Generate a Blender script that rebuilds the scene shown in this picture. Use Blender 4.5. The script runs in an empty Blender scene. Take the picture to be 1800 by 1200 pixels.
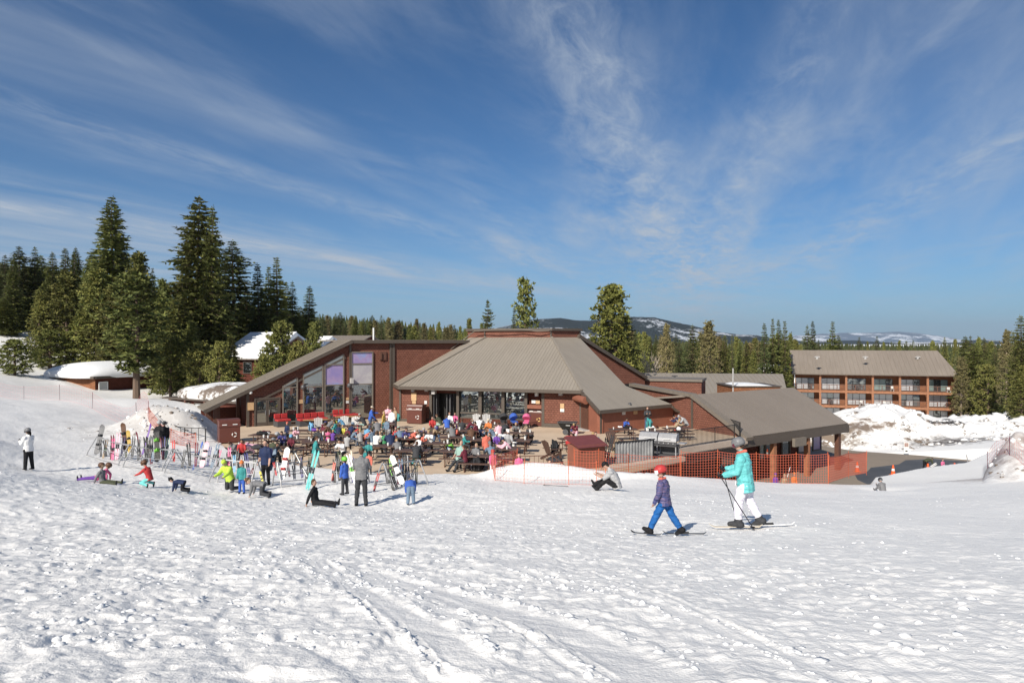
import bpy, math, random
import numpy as np
from mathutils import Vector, Matrix
random.seed(7); R = math.radians
SC = bpy.context.scene; COL = SC.collection
# ---------------------------------------------------------------- camera, sky, sun, exposure
CZ = 6.5; F = 1200.0
cam = bpy.data.objects.new('camera', bpy.data.cameras.new('camera')); COL.objects.link(cam); SC.camera = cam
cam.location = (0, 0, CZ); cam.rotation_euler = (R(90), 0, 0)
cam.data.lens = 24; cam.data.sensor_width = 36; cam.data.clip_start = .1; cam.data.clip_end = 60000
SUN_H = Vector((-.50, -.866)).normalized(); SUN_EL = R(35)
world = bpy.data.worlds.new('World'); SC.world = world; world.use_nodes = True
def make_world():
    nt = world.node_tree; N = nt.nodes; L = nt.links; N.clear()
    out = N.new('ShaderNodeOutputWorld'); bg = N.new('ShaderNodeBackground'); bg.inputs[1].default_value = .066
    sky = N.new('ShaderNodeTexSky'); sky.sky_type = 'NISHITA'; sky.sun_disc = False
    sky.sun_elevation = SUN_EL; sky.sun_rotation = math.atan2(SUN_H.x, SUN_H.y)
    sky.altitude = 1900; sky.air_density = 1.0; sky.dust_density = .35; sky.ozone_density = 2.2
    tc = N.new('ShaderNodeTexCoord'); sp = N.new('ShaderNodeSeparateXYZ'); L.new(tc.outputs['Generated'], sp.inputs[0])
    def M(op, a, b=None, c=None, clamp=False):
        n = N.new('ShaderNodeMath'); n.operation = op; n.use_clamp = clamp
        for i, v in enumerate((a, b, c)):
            if v is None: continue
            if isinstance(v, (int, float)): n.inputs[i].default_value = v
            else: L.new(v, n.inputs[i])
        return n.outputs[0]
    z = M('MAXIMUM', sp.outputs[2], .02); px = M('DIVIDE', sp.outputs[0], z); py = M('DIVIDE', sp.outputs[1], z)
    def layer(rot, sx, sy, off, scale, detail, rough, dist, lo, hi):
        c, s = math.cos(rot), math.sin(rot)
        u = M('MULTIPLY', M('SUBTRACT', M('MULTIPLY', px, c), M('MULTIPLY', py, s)), sx)
        v = M('MULTIPLY', M('ADD', M('MULTIPLY', px, s), M('MULTIPLY', py, c)), sy)
        cb = N.new('ShaderNodeCombineXYZ'); L.new(u, cb.inputs[0]); L.new(v, cb.inputs[1]); cb.inputs[2].default_value = off
        n = N.new('ShaderNodeTexNoise'); n.inputs['Scale'].default_value = scale; n.inputs['Detail'].default_value = detail
        n.inputs['Roughness'].default_value = rough; n.inputs['Distortion'].default_value = dist
        L.new(cb.outputs[0], n.inputs['Vector'])
        r = N.new('ShaderNodeMapRange'); r.interpolation_type = 'SMOOTHSTEP'; r.inputs[1].default_value = lo; r.inputs[2].default_value = hi
        L.new(n.outputs[0], r.inputs[0]); return r.outputs[0]
    streak = layer(.2, 1.0, .16, 3.1, 1.5, 9, .60, .35, .42, .80)
    fine = layer(.42, 1.0, .30, 8.7, 3.2, 10, .66, .45, .40, .75)
    big = layer(.1, 1.0, .35, 1.9, .42, 4, .55, .6, .34, .60)
    lowb = layer(.55, 1.0, .10, 5.3, .55, 6, .6, .5, .42, .72)
    cloud = M('MULTIPLY', M('ADD', M('MULTIPLY', streak, .9), M('MULTIPLY', fine, .38)), big)
    cloud = M('ADD', M('MULTIPLY', cloud, .62), M('MULTIPLY', lowb, .46))
    def band(x0, y0, x1, y1, w, k):
        dx, dy = x1-x0, y1-y0; l = math.hypot(dx, dy)
        d = M('ADD', M('MULTIPLY', px, dy/l), M('ADD', M('MULTIPLY', py, -dx/l), (y0*dx-x0*dy)/l))
        q = M('DIVIDE', d, M('MULTIPLY', py, w)); return M('MULTIPLY', M('EXPONENT', M('MULTIPLY', M('MULTIPLY', q, q), -1.0)), k)
    puff = layer(.25, 1.0, .35, 12.3, 6.0, 12, .70, .6, .36, .72); puff2 = layer(.3, 1.0, .22, 2.2, 1.8, 9, .64, .5, .36, .74)
    bands = M('ADD', M('ADD', band(.14, 2.0, 2.4, 10, .075, 1.0), band(.92, 2.0, 1.75, 5.6, .05, .6)), M('ADD', band(-2.2, 2.6, .3, 8.5, .05, .6), M('ADD', band(-4.2, 4.2, .4, 13, .07, .75), band(2.4, 3.0, 3.2, 6.5, .07, .8))))
    cloud = M('ADD', cloud, M('MULTIPLY', bands, M('ADD', M('MULTIPLY', puff, .50), M('MULTIPLY', puff2, .40))))
    cloud = M('MULTIPLY', cloud, M('SMOOTH_MIN', M('MULTIPLY', z, 9.0), 1.0, .1), clamp=True)
    hz = N.new('ShaderNodeMixRGB'); hz.blend_type = 'MULTIPLY'; hz.inputs[0].default_value = 1; hz.inputs[2].default_value = (.45, .79, 1.05, 1)
    L.new(sky.outputs[0], hz.inputs[1])
    mx = N.new('ShaderNodeMixRGB'); mx.inputs[2].default_value = (5.3, 6.1, 7.2, 1)
    hf = M('POWER', M('SUBTRACT', 1.0, M('MAXIMUM', sp.outputs[2], 0.0)), 9.0); h2 = N.new('ShaderNodeMixRGB'); h2.inputs[2].default_value = (3.3, 4.9, 6.5, 1)
    L.new(M('MULTIPLY', hf, .80), h2.inputs[0]); L.new(hz.outputs[0], h2.inputs[1])
    L.new(cloud, mx.inputs[0]); L.new(h2.outputs[0], mx.inputs[1])
    L.new(mx.outputs[0], bg.inputs[0]); L.new(bg.outputs[0], out.inputs[0])
make_world()
sun = bpy.data.objects.new('sun', bpy.data.lights.new('sun', 'SUN')); COL.objects.link(sun)
sun.data.energy = 4.8; sun.data.angle = R(.5); sun.data.color = (1, .935, .825)
_s = Vector((SUN_H.x*math.cos(SUN_EL), SUN_H.y*math.cos(SUN_EL), math.sin(SUN_EL)))
sun.rotation_euler = _s.to_track_quat('Z', 'Y').to_euler(); sun.location = _s*60
SC.view_settings.view_transform = 'Standard'; SC.view_settings.look = 'None'; SC.view_settings.gamma = 1
SC.view_settings.exposure = .35
SC.cycles.max_bounces = 6; SC.cycles.diffuse_bounces = 3; SC.cycles.glossy_bounces = 3; SC.cycles.transparent_max_bounces = 8

# ---------------------------------------------------------------- helpers
def P(px, py, d): return Vector(((px-900)/F*d, d, CZ-(py-600)/F*d))
def G(px, py, z=0.0):
    d = (CZ-z)*F/(py-600); return P(px, py, d)
def tag(o, label=None, cat=None, group=None, kind=None):
    if label: o['label'] = label
    if cat: o['category'] = cat
    if group: o['group'] = group
    if kind: o['kind'] = kind
    return o
def empty(name, loc=(0, 0, 0), rz=0, label=None, cat=None, group=None):
    o = bpy.data.objects.new(name, None); COL.objects.link(o); o.location = loc; o.rotation_euler = (0, 0, rz)
    o.empty_display_size = .2
    return tag(o, label, cat, group)
def smooth_noise(x, y, seed):
    xi = np.floor(x).astype(np.int64); yi = np.floor(y).astype(np.int64); xf = x-xi; yf = y-yi
    def h(a, b):
        n = (a*374761393 + b*668265263 + seed*1442695041) & 0xffffffff
        n = ((n ^ (n >> 13))*1274126177) & 0xffffffff
        return ((n ^ (n >> 16)) & 0xffff)/65535.0
    u = xf*xf*xf*(xf*(xf*6-15)+10); v = yf*yf*yf*(yf*(yf*6-15)+10)
    return (h(xi, yi)*(1-u)+h(xi+1, yi)*u)*(1-v)+(h(xi, yi+1)*(1-u)+h(xi+1, yi+1)*u)*v - .5
class MB:
    """mesh collector: build() links everything gathered as ONE mesh object"""
    def __init__(s): s.v = []; s.f = []; s.m = []; s.cm = 0
    def add(s, vs, fs):
        b = len(s.v); s.v += [tuple(v) for v in vs]
        for f in fs: s.f.append(tuple(b+i for i in f)); s.m.append(s.cm)
        return s
    def box(s, c, d, rz=0, M=None):
        x, y, z = d[0]/2, d[1]/2, d[2]/2
        vs = [Vector((a*x, b*y, e*z)) for e in (-1, 1) for b in (-1, 1) for a in (-1, 1)]
        m = (M or Matrix.Rotation(rz, 3, 'Z')); c = Vector(c)
        return s.add([m @ v + c for v in vs], [(0, 2, 3, 1), (4, 5, 7, 6), (0, 1, 5, 4), (2, 6, 7, 3), (0, 4, 6, 2), (1, 3, 7, 5)])
    def b8(s, p):   # 8 corners: bottom 4 ccw, top 4 ccw
        return s.add(p, [(3, 2, 1, 0), (4, 5, 6, 7), (0, 1, 5, 4), (1, 2, 6, 5), (2, 3, 7, 6), (3, 0, 4, 7)])
    def bar(s, a, b, w, h=None, up=Vector((0, 0, 1))):
        a = Vector(a); b = Vector(b); h = h or w; t = (b-a)
        if t.length < 1e-6: return s
        t.normalize(); sd = t.cross(up)
        if sd.length < 1e-3: sd = t.cross(Vector((0, 1, 0)))
        sd.normalize(); u = sd.cross(t); sd *= w/2; u *= h/2
        return s.b8([a-sd-u, a+sd-u, a+sd+u, a-sd+u, b-sd-u, b+sd-u, b+sd+u, b-sd+u])
    def tube(s, pts, rad, n=8, caps=True):
        pts = [Vector(p) for p in pts]; rr = rad if isinstance(rad, (list, tuple)) else [rad]*len(pts)
        vs = []; fs = []; pr = None
        for i, p in enumerate(pts):
            t = (pts[min(i+1, len(pts)-1)]-pts[max(i-1, 0)]).normalized()
            if pr is None:
                pr = t.cross(Vector((0, 0, 1)))
                if pr.length < .1: pr = t.cross(Vector((1, 0, 0)))
            pr = (pr-t*pr.dot(t)).normalized(); q = t.cross(pr)
            for k in range(n):
                a = 2*math.pi*k/n; vs.append(p+(pr*math.cos(a)+q*math.sin(a))*rr[i])
        for i in range(len(pts)-1):
            for k in range(n):
                fs.append((i*n+k, i*n+(k+1) % n, (i+1)*n+(k+1) % n, (i+1)*n+k))
        if caps: fs.append(tuple(range(n-1, -1, -1))); fs.append(tuple((len(pts)-1)*n+k for k in range(n)))
        return s.add(vs, fs)
    def lathe(s, prof, c=(0, 0, 0), n=14, sx=1, sy=1, M=None):
        c = Vector(c); vs = []; fs = []
        for r, z in prof:
            for k in range(n):
                a = 2*math.pi*k/n; v = Vector((r*math.cos(a)*sx, r*math.sin(a)*sy, z)); vs.append((M @ v if M else v)+c)
        for i in range(len(prof)-1):
            for k in range(n): fs.append((i*n+k, i*n+(k+1) % n, (i+1)*n+(k+1) % n, (i+1)*n+k))
        fs.append(tuple(range(n-1, -1, -1))); fs.append(tuple((len(prof)-1)*n+k for k in range(n)))
        return s.add(vs, fs)
    def prism(s, poly, off):   # planar polygon extruded by vector
        n = len(poly); off = Vector(off); vs = [Vector(p) for p in poly]; vs += [v+off for v in vs]
        return s.add(vs, [tuple(range(n)), tuple(range(2*n-1, n-1, -1))]+[(i, i+n, (i+1) % n+n, (i+1) % n) for i in range(n)])
    def build(s, name, mats, parent=None, smooth=False, uv=True):
        me = bpy.data.meshes.new(name); me.from_pydata(s.v, [], s.f)
        if not isinstance(mats, (list, tuple)): mats = [mats]
        for m in mats: me.materials.append(m)
        if len(mats) > 1: me.polygons.foreach_set('material_index', s.m)
        me.validate(); me.update()
        import bmesh
        bm = bmesh.new(); bm.from_mesh(me)
        if len(s.f) < 4000: bmesh.ops.recalc_face_normals(bm, faces=bm.faces)
        bm.to_mesh(me); bm.free()
        if uv: auto_uv(me)
        if smooth: me.polygons.foreach_set('use_smooth', [True]*len(me.polygons))
        o = bpy.data.objects.new(name, me); COL.objects.link(o); o.parent = parent
        return o
def auto_uv(me):
    ul = me.uv_layers.new(name='uv')
    Z = Vector((0, 0, 1))
    for p in me.polygons:
        n = p.normal
        t = Z.cross(n)
        if t.length < .05: t = Vector((1, 0, 0))
        t.normalize(); b = n.cross(t)
        for li in p.loop_indices:
            co = me.vertices[me.loops[li].vertex_index].co
            ul.data[li].uv = (co.dot(t), co.dot(b))
def copy_thing(src, loc, rz, scale=1.0, label=None, group=None, mats=None, cat=None):
    """copy of a thing with its parts and sub-parts; mats = {part name: material or list}"""
    def cp(o, par):
        c = o.copy(); COL.objects.link(c); c.parent = par
        nm = o.name.split('.')[0]
        if mats and nm in mats:
            mm = mats[nm]; mm = mm if isinstance(mm, (list, tuple)) else [mm]
            for i, m in enumerate(mm):
                if i < len(c.material_slots): c.material_slots[i].link = 'OBJECT'; c.material_slots[i].material = m
        for ch in [x for x in o.children]: cp(ch, c)
        return c
    r = cp(src, None); r.location = loc
    r.rotation_euler = rz if isinstance(rz, (tuple, list)) or hasattr(rz, 'x') else (0, 0, rz)
    r.scale = scale if isinstance(scale, (tuple, list)) else (scale,)*3
    if label: r['label'] = label
    if group: r['group'] = group
    if cat: r['category'] = cat
    return r

# ---------------------------------------------------------------- materials
def newmat(name):
    m = bpy.data.materials.new(name); m.use_nodes = True; nt = m.node_tree; b = nt.nodes['Principled BSDF']
    return m, nt, nt.nodes, nt.links, b
def noise(N, L, vec, scale, detail=4, rough=.55, dist=0):
    n = N.new('ShaderNodeTexNoise'); n.inputs['Scale'].default_value = scale; n.inputs['Detail'].default_value = detail
    n.inputs['Roughness'].default_value = rough; n.inputs['Distortion'].default_value = dist
    if vec is not None: L.new(vec, n.inputs['Vector'])
    return n.outputs[0]
def ramp(N, L, fac, stops):
    r = N.new('ShaderNodeValToRGB'); L.new(fac, r.inputs[0]); e = r.color_ramp.elements
    while len(e) < len(stops): e.new(.5)
    for i, (p, c) in enumerate(stops): e[i].position = p; e[i].color = (*c, 1) if len(c) == 3 else c
    return r.outputs[0]
def bump(N, L, h, b, strength=.5, dist=.02):
    n = N.new('ShaderNodeBump'); n.inputs['Strength'].default_value = strength; n.inputs['Distance'].default_value = dist
    L.new(h, n.inputs['Height']); L.new(n.outputs[0], b.inputs['Normal']); return n
def simple(name, col, rough=.6, metal=0, var=.12, vs=6, bs=0, spec=.4, randv=0):
    m, nt, N, L, b = newmat(name)
    tc = N.new('ShaderNodeTexCoord'); n = noise(N, L, tc.outputs['Object'], vs, 5, .6)
    lo = tuple(max(0, c*(1-var)) for c in col); hi = tuple(min(1, c*(1+var)) for c in col)
    c = ramp(N, L, n, [(.3, lo), (.7, hi)])
    if randv:
        oi = N.new('ShaderNodeObjectInfo'); hs = N.new('ShaderNodeHueSaturation')
        mr = N.new('ShaderNodeMapRange'); mr.inputs[3].default_value = 1-randv; mr.inputs[4].default_value = 1+randv
        L.new(oi.outputs['Random'], mr.inputs[0]); L.new(mr.outputs[0], hs.inputs['Value']); L.new(c, hs.inputs['Color']); c = hs.outputs[0]
    L.new(c, b.inputs['Base Color']); b.inputs['Roughness'].default_value = rough; b.inputs['Metallic'].default_value = metal
    b.inputs['Specular IOR Level'].default_value = spec
    if bs: bump(N, L, noise(N, L, tc.outputs['Object'], vs*3, 3), b, .6, bs)
    return m
def mat_snow(name, dirt=None, albedo=.80, fine=1.0):
    m, nt, N, L, b = newmat(name)
    tc = N.new('ShaderNodeTexCoord'); O = tc.outputs['Object']
    c = ramp(N, L, noise(N, L, O, .35, 6, .6), [(.3, (albedo*.95, albedo*.965, albedo*.99)), (.7, (albedo, albedo*.995, albedo*.985))])
    if dirt:
        n1 = noise(N, L, O, dirt[0], 8, .68, .4); n2 = noise(N, L, O, dirt[0]*5, 6, .7)
        mm = N.new('ShaderNodeMath'); mm.operation = 'MULTIPLY_ADD'; L.new(n2, mm.inputs[0]); mm.inputs[1].default_value = .35; L.new(n1, mm.inputs[2])
        f = ramp(N, L, mm.outputs[0], [(dirt[1], (0, 0, 0)), (dirt[1]+.09, (1, 1, 1))])
        mx = N.new('ShaderNodeMixRGB'); L.new(f, mx.inputs[0]); L.new(c, mx.inputs[1]); mx.inputs[2].default_value = (*dirt[2], 1); c = mx.outputs[0]
    L.new(c, b.inputs['Base Color']); b.inputs['Roughness'].default_value = .55; b.inputs['Specular IOR Level'].default_value = .25
    g1 = noise(N, L, O, 9, 6, .7); g2 = noise(N, L, O, 34, 4, .7)
    ad = N.new('ShaderNodeMath'); ad.operation = 'MULTIPLY_ADD'; L.new(g2, ad.inputs[0]); ad.inputs[1].default_value = .35; L.new(g1, ad.inputs[2])
    bump(N, L, ad.outputs[0], b, .9*fine, .05)
    return m
def mat_shingle(name, c1, c2, course=.17, w=.32, mortar=(.02, .008, .006)):
    m, nt, N, L, b = newmat(name)
    tc = N.new('ShaderNodeTexCoord'); U = tc.outputs['UV']
    br = N.new('ShaderNodeTexBrick'); L.new(U, br.inputs['Vector']); br.inputs['Scale'].default_value = 1
    br.inputs['Brick Width'].default_value = w; br.inputs['Row Height'].default_value = course; br.inputs['Mortar Size'].default_value = .009
    br.inputs['Mortar Smooth'].default_value = .2; br.inputs['Bias'].default_value = 0
    br.inputs['Color1'].default_value = (*c1, 1); br.inputs['Color2'].default_value = (*c2, 1); br.inputs['Mortar'].default_value = (*mortar, 1)
    n = noise(N, L, U, .5, 8, .7); mx = N.new('ShaderNodeMixRGB'); mx.blend_type = 'MULTIPLY'; mx.inputs[0].default_value = .75
    L.new(br.outputs[0], mx.inputs[1]); L.new(ramp(N, L, n, [(.3, (.62, .60, .58)), (.7, (1.0, 1.0, 1.0))]), mx.inputs[2])
    L.new(mx.outputs[0], b.inputs['Base Color']); b.inputs['Roughness'].default_value = .8; b.inputs['Specular IOR Level'].default_value = .2
    sp = N.new('ShaderNodeSeparateXYZ'); L.new(U, sp.inputs[0])
    md = N.new('ShaderNodeMath'); md.operation = 'MODULO'; L.new(sp.outputs[1], md.inputs[0]); md.inputs[1].default_value = course
    iv = N.new('ShaderNodeMath'); iv.operation = 'MULTIPLY'; L.new(md.outputs[0], iv.inputs[0]); iv.inputs[1].default_value = -4
    bump(N, L, iv.outputs[0], b, .8, .05)
    return m
def mat_metalroof(name, col):
    m, nt, N, L, b = newmat(name)
    tc = N.new('ShaderNodeTexCoord'); U = tc.outputs['UV']
    mp = N.new('ShaderNodeMapping'); mp.inputs['Scale'].default_value = (3.2, .35, 1); L.new(U, mp.inputs[0])
    n = noise(N, L, mp.outputs[0], 1, 6, .6); n2 = noise(N, L, U, .12, 5, .6)
    c = ramp(N, L, n, [(.3, tuple(v*.9 for v in col)), (.7, tuple(v*1.06 for v in col))])
    mx = N.new('ShaderNodeMixRGB'); mx.blend_type = 'MULTIPLY'; mx.inputs[0].default_value = .8
    L.new(c, mx.inputs[1]); L.new(ramp(N, L, n2, [(.35, (.86, .85, .84)), (.65, (1, 1, 1))]), mx.inputs[2])
    L.new(mx.outputs[0], b.inputs['Base Color']); b.inputs['Roughness'].default_value = .5; b.inputs['Metallic'].default_value = .0
    b.inputs['Specular IOR Level'].default_value = .3
    return m
def mat_glass(name, tint=(.012, .015, .016), refl=.35, rough=.02):
    m, nt, N, L, b = newmat(name)
    b.inputs['Base Color'].default_value = (*tint, 1); b.inputs['Roughness'].default_value = .3
    g = N.new('ShaderNodeBsdfGlossy'); g.inputs['Roughness'].default_value = rough; g.inputs['Color'].default_value = (.85, .92, .9, 1)
    mx = N.new('ShaderNodeMixShader'); mx.inputs[0].default_value = refl
    L.new(b.outputs[0], mx.inputs[1]); L.new(g.outputs[0], mx.inputs[2]); L.new(mx.outputs[0], N['Material Output'].inputs[0])
    tc = N.new('ShaderNodeTexCoord'); bp = N.new('ShaderNodeBump'); bp.inputs['Strength'].default_value = .06; bp.inputs['Distance'].default_value = .01
    L.new(noise(N, L, tc.outputs['Object'], 1.2, 2), bp.inputs['Height']); L.new(bp.outputs[0], g.inputs['Normal'])
    return m
M = {}
M['snow'] = mat_snow('snow')
M['snow_roof'] = mat_snow('snow_on_roof', fine=.4)
M['snow_dirty'] = mat_snow('snow_dirty', (.5, .66, (.16, .125, .10)), .78)
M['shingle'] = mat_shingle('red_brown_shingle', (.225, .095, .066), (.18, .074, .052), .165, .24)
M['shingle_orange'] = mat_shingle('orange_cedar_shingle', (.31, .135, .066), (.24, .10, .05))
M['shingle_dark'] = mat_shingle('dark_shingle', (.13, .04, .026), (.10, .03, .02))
M['panel_red'] = simple('painted_red_brown_panel', (.235, .088, .055), .7, var=.1, vs=2)
M['roof'] = mat_metalroof('tan_metal_roof', (.275, .242, .202))
M['roof_rib'] = simple('roof_seam', (.24, .21, .175), .5)
M['roof_brown'] = mat_metalroof('brown_metal_roof', (.235, .20, .168))
M['roof_brown_rib'] = simple('brown_roof_seam', (.20, .17, .14), .5)
M['trim'] = simple('dark_brown_trim', (.085, .068, .055), .6)
M['trim_light'] = simple('taupe_trim', (.17, .145, .12), .6)
M['wood'] = simple('cedar_wood', (.27, .12, .062), .7, var=.25, vs=3)
M['wood_dark'] = simple('dark_stained_wood', (.11, .05, .033), .65, var=.2)
M['glass'] = mat_glass('window_glass', refl=.34)
M['glass_dim'] = mat_glass('dim_window_glass', (.02, .025, .028), refl=.2)
M['glass_curtain'] = mat_glass('curtained_window', (.42, .43, .45), refl=.12, rough=.1)
M['glass_teal'] = mat_glass('teal_curtained_window', (.17, .25, .24), refl=.15, rough=.1)
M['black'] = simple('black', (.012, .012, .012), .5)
M['white'] = simple('white_paint', (.75, .75, .73), .5)
M['steel'] = simple('galvanised_steel', (.34, .34, .35), .5, .3)
M['grey'] = simple('grey_plastic', (.42, .41, .40), .5)
M['darkgrey'] = simple('dark_grey', (.07, .07, .075), .5)
# ---------------------------------------------------------------- terrain
CTRL = []   # (x, y, z)
def cp(px, py, d): v = P(px, py, d); CTRL.append((v.x, v.y, v.z)); return v
for a in (-50, -25, 0, 25, 50):
    for d in (3, 7, 11):
        x = d*math.tan(R(a)); CTRL.append((x, d, 5.48-.2*d + (.012*abs(x) if x < 0 else 0)))
for x in (-60, -25, 0, 25, 60):
    CTRL += [(x, -12, 8.2), (x, -60, 20.), (x, -150, 48.)]
for t in [(1310, 926, 13.4), (1170, 940, 12.6), (635, 888, 22), (1078, 862, 23.5), (50, 826, 28.7), (185, 850, 25), (260, 858, 24), (322, 865, 24),
          (405, 868, 25), (425, 866, 25), (468, 852, 29), (465, 873, 24.5), (572, 890, 21), (607, 870, 23.5), (722, 886, 22), (170, 800, 35), (232, 818, 32),
          (307, 828, 30), (390, 845, 27.5), (530, 852, 26.5), (672, 862, 25), (740, 850, 27), (20, 780, 36), (100, 722, 50), (0, 702, 60), (250, 705, 60),
          (0, 640, 95), (-250, 640, 60), (-250, 700, 30), (-200, 800, 18), (180, 690, 84), (60, 665, 84), (1560, 852, 40), (1600, 850, 38), (1650, 847, 38), (1690, 844, 41), (1630, 842, 44), (1740, 838, 36), (1800, 832, 37), (1900, 822, 37),
          (1800, 900, 18), (1800, 862, 26), (2050, 860, 18), (1300, 852, 31), (1520, 858, 31), (1200, 839, 32), (1060, 851, 29), (920, 849, 29.5), (1550, 890, 20), (1450, 875, 26),
          (1500, 792, 64), (1620, 770, 68), (1800, 760, 66), (1800, 742, 90), (1740, 736, 108), (1690, 742, 112), (1420, 742, 112), (1950, 720, 110), (2100, 740, 60)]: cp(*t)
for p in [(-17, 41, .08), (-14.4, 38.4, .05), (-10.8, 35.5, .05), (-7.1, 33.9, .05), (-2, 33.6, .05), (1, 33, .25), (-22, 44, .2), (-24, 50, .0), (-28, 56, -.2), (-45, 90, 0), (-20, 90, -.5),
          (10, 90, -3), (35, 85, -4), (-30, 130, 1), (20, 140, -6), (60, 140, -8), (110, 140, -8), (110, 60, -2), (-70, 110, 5), (-110, 150, 14), (-110, 60, 12), (-90, 20, 14),
          (-160, 200, 28), (-60, 220, 4), (60, 220, -9), (180, 200, -10), (-300, 330, 46), (-100, 340, 3), (100, 340, -9), (300, 330, -10), (-200, 60, 35), (200, 30, -2), (200, -60, 14), (-200, -60, 45)]:
    CTRL.append(p)
_C = np.array(CTRL)
def _phi(r2): return np.where(r2 > 1e-9, .5*r2*np.log(np.maximum(r2, 1e-9)), 0)
_S = 50.
_X = _C[:, :2]/_S
_K = _phi(((_X[:, None]-_X[None])**2).sum(2)) + np.eye(len(_C))*2e-5
_Q = np.hstack([np.ones((len(_C), 1)), _X])
_A = np.block([[_K, _Q], [_Q.T, np.zeros((3, 3))]])
_W = np.linalg.solve(_A, np.concatenate([_C[:, 2], np.zeros(3)]))
def tps(x, y):
    out = np.empty(len(x)); q = np.stack([x, y], 1)/_S
    for i in range(0, len(x), 20000):
        s = q[i:i+20000]
        out[i:i+20000] = _phi(((s[:, None]-_X[None])**2).sum(2)) @ _W[:-3] + _W[-3] + s @ _W[-2:]
    return out
def poly_sd(x, y, poly):   # signed distance: positive outside
    d = np.full(len(x), 1e9); ins = np.zeros(len(x), bool); n = len(poly)
    for i in range(n):
        ax, ay = poly[i]; bx, by = poly[(i+1) % n]
        ex, ey = bx-ax, by-ay; t = np.clip(((x-ax)*ex+(y-ay)*ey)/(ex*ex+ey*ey), 0, 1)
        d = np.minimum(d, np.hypot(x-ax-t*ex, y-ay-t*ey))
        c = ((ay > y) != (by > y)) & (x < (bx-ax)*(y-ay)/((by-ay) if by != ay else 1e-9)+ax); ins ^= c
    return np.where(ins, -d, d)
PATIO = [(-21.2, 50.5), (-19.3, 44.6), (-17.0, 41.0), (-14.4, 38.4), (-12.6, 36.6), (-10.8, 35.4), (-7.1, 33.9), (-4.5, 33.4), (-1.6, 33.4), (-.9, 33.9), (5.1, 34.3), (9.45, 38), (9.74, 41.3), (15.57, 45.9),
         (15.4, 47), (13, 70), (-12, 72), (-23, 58)]
COURT = [(5.4, 34.0), (9.6, 35.4), (17.5, 36.6), (24.8, 47.4), (27.6, 49.4), (30.9, 51.5), (33.9, 51.9), (38, 55.8), (39.6, 57), (35.9, 60.0), (31.3, 62.5), (29.6, 66), (24, 75), (10, 75), (9, 40)]
def _tk(*pp):
    q = []
    for px, py in pp: d = 1.02/((py-600)/1200-.2); q.append(((px-900)/1200*d, d))
    out = []
    for i in range(len(q)-1):
        p0 = q[max(i-1, 0)]; p1 = q[i]; p2 = q[i+1]; p3 = q[min(i+2, len(q)-1)]
        for k in range(5):
            t = k/5; out.append(tuple(.5*(2*p1[c]+(p2[c]-p0[c])*t+(2*p0[c]-5*p1[c]+4*p2[c]-p3[c])*t*t+(3*p1[c]-p0[c]-3*p2[c]+p3[c])*t**3) for c in (0, 1)))
    return out+[q[-1]]
_T0 = [_tk((555, 985), (600, 1030), (660, 1090), (740, 1190)), _tk((570, 985), (625, 1032), (690, 1090), (785, 1190)), _tk((640, 1010), (720, 1045), (850, 1090), (1040, 1200)), _tk((655, 1003), (745, 1040), (880, 1085), (1090, 1200)),
          _tk((1080, 960), (1250, 985), (1480, 1040), (1800, 1130)), _tk((1085, 954), (1260, 978), (1500, 1030), (1800, 1110)), _tk((880, 950), (1000, 990), (1180, 1060), (1500, 1200)), _tk((1300, 950), (1500, 965), (1800, 1000))]
TRACKS = [(.16, .035, _tk((548, 985), (590, 1012), (680, 1070), (760, 1120), (830, 1170))), (.24, .04, _tk((640, 1008), (720, 1030), (860, 1075), (1000, 1120), (1150, 1190))), (.09, .02, _tk((900, 1000), (1050, 1040), (1300, 1120), (1500, 1200)))]+[(.035, .018, q) for q in _T0]
ANCH = []
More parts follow.
